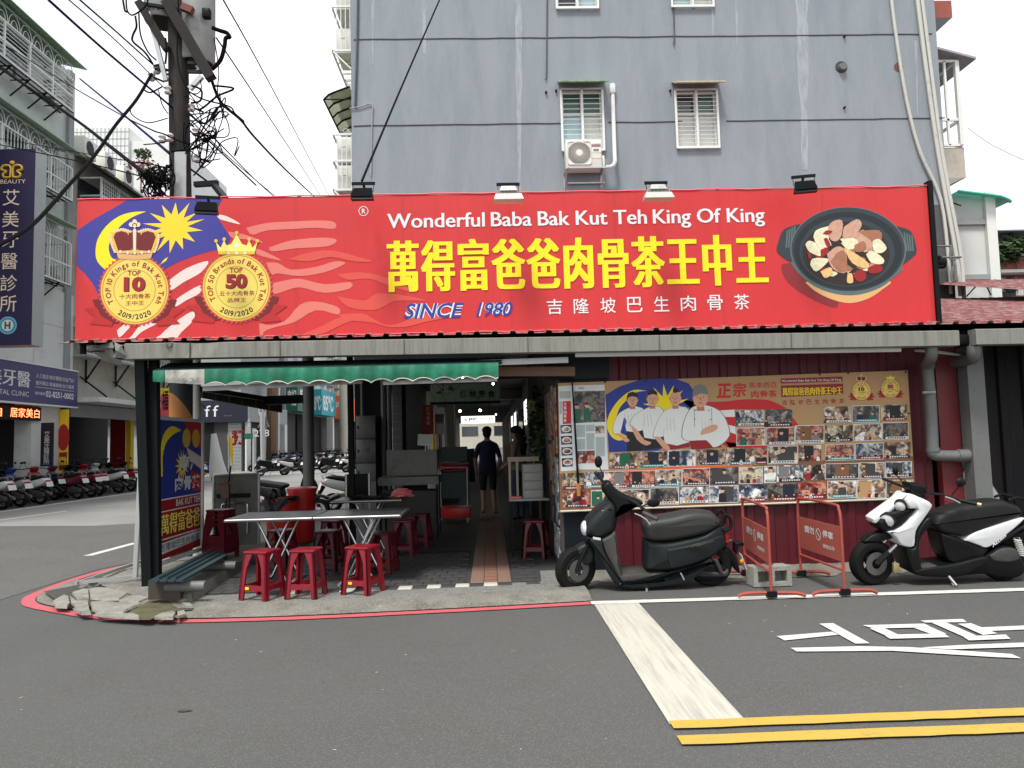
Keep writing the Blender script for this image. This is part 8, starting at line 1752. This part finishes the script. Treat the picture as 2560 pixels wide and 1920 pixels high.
g = MB(); g.sphere(tl_((0,-.03,0)), .035, 10); g.build('hub', 'drawer_white', fn); MB().bar(tl_((0,.04,0)), (c.x,c.y+.1,c.z+.3), .04).build('bracket', 'black_metal', fn)
# electric cabinet
ebx = thing('electric_cabinet', 'tall gray electric meter cabinet fixed to the dark arcade column', 'cabinet', tuple(PY(915,1200,15.2)))
a, b = PY(891,1203,15.2), PY(938,1038,15.2); zz = [a.z, a.z+(b.z-a.z)*.27, a.z+(b.z-a.z)*.64, b.z]
MB().box((a.x,15.2,a.z-.75), (b.x,15.5,a.z)).build('plinth', 'pvc_gray', ebx)
for i in range(3): d_ = MB().bbox((a.x,15.2,zz[i]+.006), (b.x,15.5,zz[i+1]-.006), .008).build('door', 'pvc_gray' if i == 0 else 'stainless_dim', ebx); MB().box((a.x+.03,15.185,(zz[i]+zz[i+1])/2-.03), (a.x+.05,15.2,(zz[i]+zz[i+1])/2+.03)).build('handle', 'black_metal', d_)
MB().box((a.x+.12,15.188,zz[1]+.22), (a.x+.26,15.2,zz[1]+.30)).build('meter_window', 'glass_dark', ebx)
# food cart with stainless hood
ct = thing('food_cart', 'stainless steel food cart with a tall blank back panel in the shade', 'cart', tuple(PY(1030,1300,12.3)))
a, b = PY(967,1190,12.3), PY(1092,1123,12.3); MB().box((a.x,12.3,a.z), (b.x,12.36,b.z)).build('back_panel', 'stainless_dim', ct)
a2, b2 = PY(947,1214,12.0), PY(1097,1190,12.0); MB().box((a2.x,11.9,a2.z), (b2.x,12.6,b2.z)).build('counter', 'stainless_dim', ct); MB().box((a2.x+.05,12.0,.35), (b2.x-.05,12.55,a2.z-.1)).build('cabinet', 'shop_mid', ct)
for x in (a2.x+.03, b2.x-.03):
    for y in (11.95, 12.55): MB().bar((x,y,FZ), (x,y,a2.z), .03).build('leg', 'black_iron', ct)
p = PY(1062,1100,12.2); tag(MB().add([Vector((p.x-.12,12.2,p.z-.08)),Vector((p.x+.11,12.2,p.z-.10)),Vector((p.x+.12,12.25,p.z+.08)),Vector((p.x-.11,12.25,p.z+.10)),Vector((p.x-.12,12.21,p.z-.08)),Vector((p.x+.11,12.21,p.z-.10)),Vector((p.x+.12,12.26,p.z+.08)),Vector((p.x-.11,12.26,p.z+.10))], [(0,1,2,3),(7,6,5,4),(0,4,5,1),(2,6,7,3)]).build('paper_notice', 'ink_paper'), 'tilted white paper notice above the stainless cart', 'notice')
MB().bar((p.x,12.27,b.z-.02), (p.x,12.27,p.z), .01).build('notice_stick', 'alu', ct)
# trolley with trays
tr = thing('tray_trolley', 'dark service trolley with pink and red trays on top and a red crate below', 'trolley', tuple(PG(1133,1300,FZ)))
a, b = PY(1099,1290,13.9), PY(1168,1180,13.9); MB().box((a.x+.03,13.9,.5), (b.x-.03,14.4,b.z)).build('body', 'box_green', tr)
for x in (a.x, b.x):
    for y in (13.9, 14.4): MB().tube([(x,y,FZ), (x,y,b.z+.06)], .016, 8).build('post', 'alu', tr)
for i, m_ in enumerate(('stool_red','pink_bag','stool_red')): MB().bbox((a.x+.02,13.9,b.z+.02+.05*i), (b.x+.02,14.4,b.z+.055+.05*i), .01).build('tray', m_, tr)
MB().bbox((a.x+.01,13.88,.14), (b.x+.05,14.4,.33), .01).build('crate', 'bin_red', tr); MB().box((a.x+.05,13.95,b.z+.2), (b.x,14.35,b.z+.46)).build('top_box', 'box_green', tr)
# drawer unit and shelf on a side table
tb = thing('side_table', 'small pale table against the passage wall below the drawers', 'table', (.5, 9.9, FZ)); x0_, x1_ = PY(1273,1249,9.7).x, .73; zt_ = PY(1320,1247,9.7).z
MB().bbox((x0_,9.7,zt_-.03), (x1_,10.25,zt_), .008).build('tabletop', 'drawer_white', tb)
for x in (x0_+.03, x1_-.03):
    for y in (9.74, 10.2): MB().bar((x,y,FZ), (x,y,zt_-.03), .035).build('leg', 'black_iron', tb)
dr = thing('drawer_unit', 'white plastic unit of four drawers on the small side table', 'drawers', ((PY(1333,1240,9.75).x), 9.9, zt_)); a, b = PY(1309,1242,9.72), PY(1356,1160,9.72)
MB().box((a.x,9.74,zt_), (b.x,10.1,b.z)).build('case', 'drawer_white', dr); hh = (b.z-zt_)/4
for i in range(4): d_ = MB().bbox((a.x+.01,9.72,zt_+hh*i+.008), (b.x-.01,9.74,zt_+hh*(i+1)-.006), .006).build('drawer', 'drawer_white', dr); MB().bar(((a.x+b.x)/2-.04,9.715,zt_+hh*(i+.7)), ((a.x+b.x)/2+.04,9.715,zt_+hh*(i+.7)), .008).build('handle', 'plaster_gray', d_)
sh = thing('open_shelf', 'beige wooden shelf standing behind the white drawers', 'shelf', (x0_+.2, 10.15, zt_)); b = PY(1347,1145,10.1)
for x in (x0_+.01, x0_+.11): MB().box((x,10.12,zt_), (x+.03,10.24,b.z)).build('side_panel', 'cream_paint', sh)
MB().box((x0_,10.11,b.z-.04), (b.x,10.25,b.z+.02)).build('top', 'cream_paint', sh); MB().bbox((x0_+.01,9.74,zt_+.001), (x0_+.16,9.82,zt_+.03), .008).build('pink_tray', 'pink_bag', sh)
# vine with small pale blossoms along the passage wall
vn = thing('flower_vine', 'dark leafy vine dotted with tiny pale blossoms along the passage wall', 'plant', (.7, 11.5, .8)); leaf_cloud('foliage', (.70,11.6,1.65), (.07,1.3,.72), 420, 'leaf', 77, vn, .07)
rr = random.Random(4); g = MB()
for i in range(110): g.sphere((.60+rr.uniform(-.03,.06), rr.uniform(10.6,13), rr.uniform(.9,2.1)), .011, 4)
o = g.build('blossoms', 'flower_dot', vn); o['kind'] = 'stuff'; c = Vector((.62,11.2,2.0)); leaf_cloud('yellow_bow', c, (.08,.1,.1), 60, 'canopy_yellow', 5, vn, .05); MB().tube([(.74,11.6,.06), (.72,11.6,1.2)], .02, 5).build('stem', 'wood_brown', vn)
# a dark chair behind the rear table
ch = thing('black_chair', 'black chair with a flat back beside the rear table', 'chair', tuple(PY(892,1300,11.2))); a, b = PY(862,1248,11.2), PY(926,1184,11.2)
MB().bbox((a.x,11.2,a.z+.02), (b.x,11.23,b.z), .01).build('backrest', 'black_plastic', ch); MB().bbox((a.x,11.2,.46), (b.x,11.58,.50), .01).build('seat', 'black_plastic', ch)
for x in (a.x+.02, b.x-.02): MB().bar((x,11.21,FZ), (x,11.21,b.z), .025).build('leg', 'alu', ch); MB().bar((x,11.56,FZ), (x,11.56,.47), .025).build('leg', 'alu', ch)
# ---------------------------------------------------------------- people
def person(label, loc, rz, J, mats, rules, hair, group=None):
    """J: {name: (x,y,z,radius,parent)}; one skinned, smoothed body; rules(x,y,z) -> material index"""
    o = thing('person', label, 'person', loc, rz); names = list(J); ix = {n_: i for i, n_ in enumerate(names)}
    me = bpy.data.meshes.new('body'); me.from_pydata([J[n_][:3] for n_ in names], [(ix[n_], ix[J[n_][4]]) for n_ in names if J[n_][4]], [])
    ob = bpy.data.objects.new('body', me); COL.objects.link(ob); ob.modifiers.new('skin', 'SKIN'); ob.modifiers.new('sub', 'SUBSURF').levels = 2
    for i, n_ in enumerate(names):
        sv = me.skin_vertices[0].data[i]; r = J[n_][3]; sv.radius = r if isinstance(r, tuple) else (r, r); sv.use_root = (i == 0)
    dg = bpy.context.evaluated_depsgraph_get(); dg.update(); m2 = bpy.data.meshes.new_from_object(ob.evaluated_get(dg)); bpy.data.objects.remove(ob)
    m2.name = 'body'; m2.materials.clear()
    for q in mats: m2.materials.append(MT[q])
    for p in m2.polygons: c = p.center; p.material_index = rules(c.x, c.y, c.z); p.use_smooth = True
    b = link('body', m2, o); hair(o); return o
def skeleton(knL, anL, toL, knR, anR, toR, elL, wrL, elR, wrR, bulk=1.0, head=(0,.05,1.63)):
    hx, hy, hz = head
    J = {'pelvis': (0,0,.93,(.15*bulk,.11*bulk),None), 'belly': (0,0,1.08,(.15*bulk,.115*bulk),'pelvis'), 'chest': (0,.01,1.28,(.17*bulk,.12*bulk),'belly'), 'collar': (0,.01,1.41,(.12,.085),'chest'), 'neck': (0,.02,1.49,.055,'collar'), 'jaw': (hx,hy+.01,hz-.07,(.068,.08),'neck'), 'skull': (hx,hy-.005,hz+.02,(.078,.095),'jaw'), 'crown': (hx,hy-.01,hz+.09,(.055,.065),'skull')}
    for s, el, wr, kn, an, to in ((-1,elL,wrL,knL,anL,toL),(1,elR,wrR,knR,anR,toR)):
        t = 'l' if s < 0 else 'r'
        J['sh'+t] = (s*.17,.0,1.38,.068,'collar'); J['el'+t] = (*el,.046,'sh'+t); J['wr'+t] = (*wr,.03,'el'+t); d = (Vector(wr)-Vector(el)).normalized(); q = Vector(wr)+d*.06; J['palm'+t] = (*q,(.02,.036),'wr'+t)
        for k in range(4): f = q+d*(.055+.01*(k in (1,2)))+Vector((0,(k-1.5)*.018,0)); J['f%d%s' % (k, t)] = (*f,.0085,'palm'+t); g = f+d*.028+Vector((-s*.012,0,0)); J['g%d%s' % (k, t)] = (*g,.007,'f%d%s' % (k, t))
        th = Vector(wr)+d*.035+Vector((0,.035,0)); J['th'+t] = (*th,.010,'wr'+t); J['ti'+t] = (*(th+d*.035+Vector((0,.008,0))),.008,'th'+t)
        J['hip'+t] = (s*.09,0,.86,.098*bulk,'pelvis'); J['kn'+t] = (*kn,.062,'hip'+t); J['calf'+t] = (*(Vector(kn).lerp(Vector(an),.35)),.056,'kn'+t); J['an'+t] = (*an,.038,'calf'+t); J['to'+t] = (*to,.036,'an'+t)
    return J
def short_hair(o): g = MB(); g.sphere((0,.025,1.685), (.098,.112,.085), 16); g.sphere((0,-.03,1.62), (.088,.06,.085), 14); g.build('hair', 'hair', o, False, 180)
Jm = skeleton((-.10,.10,.50),(-.10,.08,.10),(-.11,.20,.05),(.10,.0,.50),(.12,-.24,.17),(.13,-.15,.05),(-.245,-.02,1.12),(-.235,.10,.90),(.25,-.05,1.13),(.24,.05,.90),1.14)
def man(x, y, z):
    if z > 1.46: return 2
    if abs(x) > .20 and z < 1.14: return 2
    if z > .86: return 0
    if z > .50: return 1
    return 3 if z < .07 else 2
person('person seen from behind in a navy t-shirt and dark knee shorts walking into the passage', (PG(1222,1287,FZ).x, PG(1222,1287,FZ).y, FZ-.012), R_(0), Jm, ['cloth_navy','cloth_black','skin','black_plastic'], man, short_hair)
Jw = skeleton((-.09,.03,.50),(-.09,0,.09),(-.09,.13,.045),(.09,.0,.50),(.09,-.03,.09),(.10,.10,.045),(-.22,.0,1.12),(-.18,.18,1.02),(.22,-.02,1.12),(.2,.14,1.0),.9,(0,.06,1.60))
def woman(x, y, z):
    if z > 1.45: return 2
    if abs(x) > .18 and z < 1.12 and y > .02: return 2
    if z > .92: return 0
    return 3 if z < .085 else 1
def long_hair(o): g = MB(); g.sphere((0,.03,1.655), (.098,.112,.085), 16); g.tube([(0,-.03,1.66),(0,-.06,1.52),(0,-.085,1.36),(0,-.09,1.2)], [.09,.098,.095,.05], 12); g.build('hair', 'hair', o, False, 180)
p = PG(1300,1302,FZ); person('person with long dark hair, beige top and jeans standing by the passage wall', (p.x, p.y, FZ-.012), R_(62), Jw, ['cloth_beige','denim','skin','black_plastic'], woman, long_hair)
# ================================================================ utility pole, transformers and overhead wires
YPL = 10.3
up = thing('utility_pole', 'dark concrete utility pole with two gray transformers behind the left end of the banner', 'utility pole', (PY(458,1400,YPL).x, YPL, 0))
b0 = PY(459,1400,YPL); t0 = PY(441,-120,YPL)
MB().tube([(b0.x,YPL,.0), tuple(PY(452,500,YPL)), tuple(t0)], [.165,.14,.125], 20).build('shaft', 'pole_concrete', up)
mat('hazard', (.42,.17,.035), .6, var=.1); m = MT['hazard']; t = m.node_tree; L = t.links.new
tcn = nd(t,'ShaderNodeTexCoord'); wv = nd(t,'ShaderNodeTexWave'); wv.bands_direction = 'DIAGONAL'; wv.inputs['Scale'].default_value = .55; wv.inputs['Distortion'].default_value = 0; cr = nd(t,'ShaderNodeValToRGB'); cr.color_ramp.interpolation = 'CONSTANT'; cr.color_ramp.elements[1].position = .5
cr.color_ramp.elements[0].color = (.02,.022,.026,1); cr.color_ramp.elements[1].color = (.42,.17,.035,1); L(tcn.outputs['Object'], wv.inputs['Vector']); L(wv.outputs['Fac'], cr.inputs['Fac']); L(cr.outputs['Color'], t.nodes['Principled BSDF'].inputs['Base Color'])
z0_, z1_ = PY(456,1300,YPL).z, PY(455,940,YPL).z; c_ = PY(456,1050,YPL); MB().lathe([(.172,z0_),(.166,z1_)], (c_.x,YPL,0), 'z', 24).build('hazard_wrap', 'hazard', up)
cp = PY(494,1000,10.2); MB().tube([(cp.x,10.2,0), (cp.x-.02,10.22,2.9)], .05, 10).build('conduit', 'pvc', up)
def U(x, y, yy=YPL): return PY(*cl1(x, y), yy)
a, b = U(1507,1660,YPL-.16), U(1610,1312,YPL-.16); MB().box((a.x,YPL-.17,a.z-.5), (b.x,YPL-.15,b.z)).build('metal_plate', 'alu', up)
def tank(x, y0, y1, r, yy, nm):
    c = U(x, y1, yy); tp = U(x, y0, yy); h = tp.z-c.z
    o = MB().lathe([(.001,0),(r*.93,0),(r,.03),(r,h),(r*1.06,h+.01),(r*1.06,h+.05),(r*.8,h+.12),(.001,h+.14)], c, 'z', 28).build(nm, 'transformer', up)
    MB().lathe([(.001,-.004),(r*.92,-.004)], c, 'z', 28).build('tank_bottom', 'black_iron', o)
    return o, c, h
o1, c1_, h1 = tank(1700, -60, 560, .245, YPL+.12, 'transformer_tank'); o2, c2_, h2 = tank(1400, -330, 200, .235, YPL+.05, 'transformer_tank')
p = U(1790,130,YPL-.1); MB().bbox((p.x-.05,YPL-.18,p.z-.07), (p.x+.06,YPL-.08,p.z+.07), .02).build('bushing_box', 'black_plastic', o1); text_in(MB(), '191', (U(1320,85,YPL-.2).x,YPL-.19,U(1320,85,YPL-.2).z), (1,0,0), (0,0,1), .13, .06).build('lettering', 'ink_red_dk', o2)
for (p, q, wd, m_) in (((1440,15),(1825,680),.13,'wood_arm'),((1200,20),(1445,430),.10,'wood_arm'),((1285,110),(1435,700),.055,'alu'),((1180,25),(1540,80),.04,'black_iron'),((1625,545),(1800,555),.04,'wood_arm'),((1625,620),(1800,625),.04,'wood_arm'),((1640,770),(1745,660),.06,'alu'),((1575,60),(1665,95),.09,'rust_hole'),((1340,600),(1450,605),.03,'black_iron'),((1420,555),(1340,570),.03,'black_iron')):
    MB().bar(U(*p, YPL-.20), U(*q, YPL-.20), wd, wd).build('brace', m_, up)
for x, y in ((1720,590),(1310,660),(1355,600),(1450,775),(1470,1185),(1705,1365),(1655,925),(1690,1135),(1400,1195)):
    p = U(x, y, YPL-.16); g = MB(); g.lathe([(.001,-.06),(.035,-.06),(.05,-.04),(.03,-.02),(.03,.0),(.052,.02),(.03,.05),(.001,.06)], p, 'z', 14); g.build('insulator', 'insulator', up); MB().bar(p, (p.x+.1,YPL,p.z), .02).build('insulator_pin', 'black_iron', up)
p = [U(*q, YPL-.1) for q in ((1835,240),(1900,265),(1960,285),(1985,320),(1950,330),(1940,400),(1905,520),(1830,600))]; MB().tube(smooth_path([tuple(q) for q in p],4), .028, 6).build('bushing_lead', 'cable', up)
# loops and tails of cable round the pole
rr = random.Random(31)
LO = [[(1540,-40),(1545,200),(1530,420),(1550,600),(1620,780),(1700,900),(1740,1050),(1700,1180)], [(1630,790),(1760,860),(1980,920),(2030,980),(2110,1050)], [(1840,740),(2020,765),(1880,830),(1770,920),(1720,950)], [(1850,330),(1890,600),(1880,800),(1920,950),(1975,1080),(1960,1180),(1800,1190),(1680,1220)], [(1640,1130),(1720,1180),(1830,1130),(1860,1180),(1790,1210),(1650,1290)], [(1640,990),(1730,1060),(1800,1050),(1880,930),(1960,930),(2000,970)], [(1700,1215),(1850,1200),(1850,1260),(1800,1350),(1720,1390)], [(1200,110),(1215,300),(1280,450),(1350,520)], [(1170,140),(1180,230),(1150,300),(1150,360),(1250,450),(1320,550)], [(1205,835),(1130,930),(1150,1000),(1280,1060),(1450,1020)], [(1090,-20),(1100,90),(1150,130),(1260,50),(1280,-30)], [(1060,-20),(1080,90),(1100,100)], [(1370,780),(1400,900),(1450,980)], [(1250,780),(1300,800),(1400,750)], [(1655,740),(1740,780),(1730,870),(1650,890)], [(1720,650),(1740,760),(1700,810),(1640,800)], [(1350,1140),(1420,1160),(1500,1200),(1640,1250)], [(1480,1310),(1560,1300),(1610,1300)], [(1470,1350),(1480,1450),(1400,1520),(1300,1600),(1320,1660)], [(1300,1530),(1290,1600),(1350,1620),(1330,1540),(1400,1560),(1380,1650)], [(1420,1500),(1450,1440),(1490,1420)], [(1240,1250),(1350,1240),(1450,1220)], [(1820,940),(1780,1060),(1700,1200),(1600,1330)], [(1430,330),(1440,420),(1430,550)]]
for i, q in enumerate(LO):
    yy = YPL-.22-.12*(i % 3); MB().tube(smooth_path([tuple(U(x, y, yy)) for x, y in q],5), [.008,.011,.014][i % 3], 5).build('loose_cable', 'cable', up)
g = MB()
for i in range(26):
    c = U(1340+rr.uniform(-60,100), 1560+rr.uniform(-60,90), YPL-.3+rr.uniform(-.15,.15)); n = 8; a0 = rr.uniform(0,6)
    g.tube(smooth_path([(c.x+rr.uniform(-.16,.16), c.y+rr.uniform(-.1,.1), c.z+rr.uniform(-.16,.16)) for _ in range(5)],4), .01, 4)
for i in range(12):
    c = U(1720+rr.uniform(-60,160), rr.uniform(850,1350), YPL-.35+rr.uniform(-.1,.1)); g.tube(smooth_path([(c.x+rr.uniform(-.3,.3), c.y+rr.uniform(-.1,.1), c.z+rr.uniform(-.3,.3)) for _ in range(5)],4), .008, 4)
o = g.build('cable_tangle', 'cable', up); o['kind'] = 'stuff'
# overhead wires: photo pixels with a distance for each point
def wire(pts, r, m_, label):
    P = [PY(x, y, d) for x, y, d in pts]; out = lambda q: q[0] < 0 or q[1] < 0 or q[0] > 2560
    Q = smooth_path([tuple(p) for p in P], 8)
    if out(pts[0]): Q.insert(0, tuple(P[0]+(P[0]-P[1]).normalized()*14))      # the wire goes on beyond the picture
    if out(pts[-1]): Q.append(tuple(P[-1]+(P[-1]-P[-2]).normalized()*14))
    o = MB().tube(Q, r, 6).build('overhead_wire', m_); tag(o, label, 'wire', None); return o
k = 1/3.456
wire([(420*k,0,7.5),(900*k,430*k,8.8),(1460*k,905*k,10.1),(1700*k,1120*k,10.6),(2212*k,1600*k,13)], .014, 'cable_blue', 'thick blue wire slanting down from the top left to the utility pole')
wire([(580*k,-4,7.6),(1000*k,350*k,8.8),(1420*k,760*k,10.1)], .007, 'cable_blue', 'thin blue wire, middle of the three coming from the top left')
wire([(675*k,-4,7.8),(1000*k,270*k,8.9),(1340*k,575*k,10.1)], .010, 'cable_blue', 'blue wire, rightmost of the three coming from the top left')
wire([(690*k,680*k,22),(1060*k,985*k,15),(1470*k,1330*k,10.2)], .02, 'cable_blue', 'blue wire from the top balcony cage to the utility pole')
wire([(-6,350*k,23),(380*k,600*k,20),(640*k,760*k,18),(1060*k,1000*k,14),(1350*k,1140*k,10.2)], .012, 'cable', 'thin wire crossing the top balcony cage to the pole')
wire([(1310*k,640*k,10.1),(1180*k,860*k,9.8),(1000*k,1080*k,9.4),(850*k,1300*k,9.0),(700*k,1480*k,8.6),(550*k,1650*k,8.2),(99,545,7.6),(54,581,7.2),(-8,616,6.8)], .02, 'cable', 'thick twisted black cable sagging across the purple blade sign')
wire([(-8,165,19),(179,292,16),(270,362,13),(376,445,10.3)], .03, 'cable', 'thick black cable running along the clinic upper floor to the pole')
wire([(-8,360,15),(200,404,13),(376,446,10.2)], .011, 'cable', 'thin black wire at the top of the purple blade sign')
wire([(-8,345,16),(220,385,13),(416,418,10.2)], .007, 'cable', 'hair thin wire just above the purple blade sign')
wire([(555,-6,11),(680,220,18),(827,497,40)], .014, 'cable_blue', 'uppermost thin wire slanting right from the top of the transformers')
wire([(541,95,10.3),(640,243,14),(800,487,32)], .012, 'cable_blue', 'thin wire right of the transformer slanting down to the banner')
wire([(522,175,10.2),(550,252,10.8),(602,300,12),(640,347,14),(720,430,20),(795,500,34)], .022, 'cable', 'thick black cable sagging right from the transformer to the banner')
wire([(475,284,10.2),(560,370,13),(640,451,18),(700,505,24)], .012, 'cable', 'lower thin wire from the pole to the banner top')
wire([(437,393,10.2),(500,440,11),(562,486,12)], .014, 'cable', 'short wire from the metal plate of the pole to the left floodlight')
wire([(476,300,10.2),(580,400,13),(690,492,20)], .009, 'cable', 'thin twin wire beside the lower pole wire')
wire([(1103,-10,13.5),(1005,215,10.6),(905,452,8.2)], .015, 'cable', 'single black cable crossing the gray wall down to the second floodlight')
wire([(2420,320,25),(2480,362,25),(2570,405,25)], .012, 'pvc', 'faint thin wire in the white sky at the right')
# crossarm bracket beside the pole
bk_ = thing('pole_bracket', 'dark bracket arm with a bolt right of the utility pole above the banner', 'bracket', tuple(U(1780,1590,9.6))); MB().bar(U(1680,1595,9.6), U(1885,1582,9.6), .07, .06).build('arm', 'black_iron', bk_); MB().bar(U(1850,1600,9.6), U(1950,1720,8.6), .06).build('stay', 'black_iron', bk_)
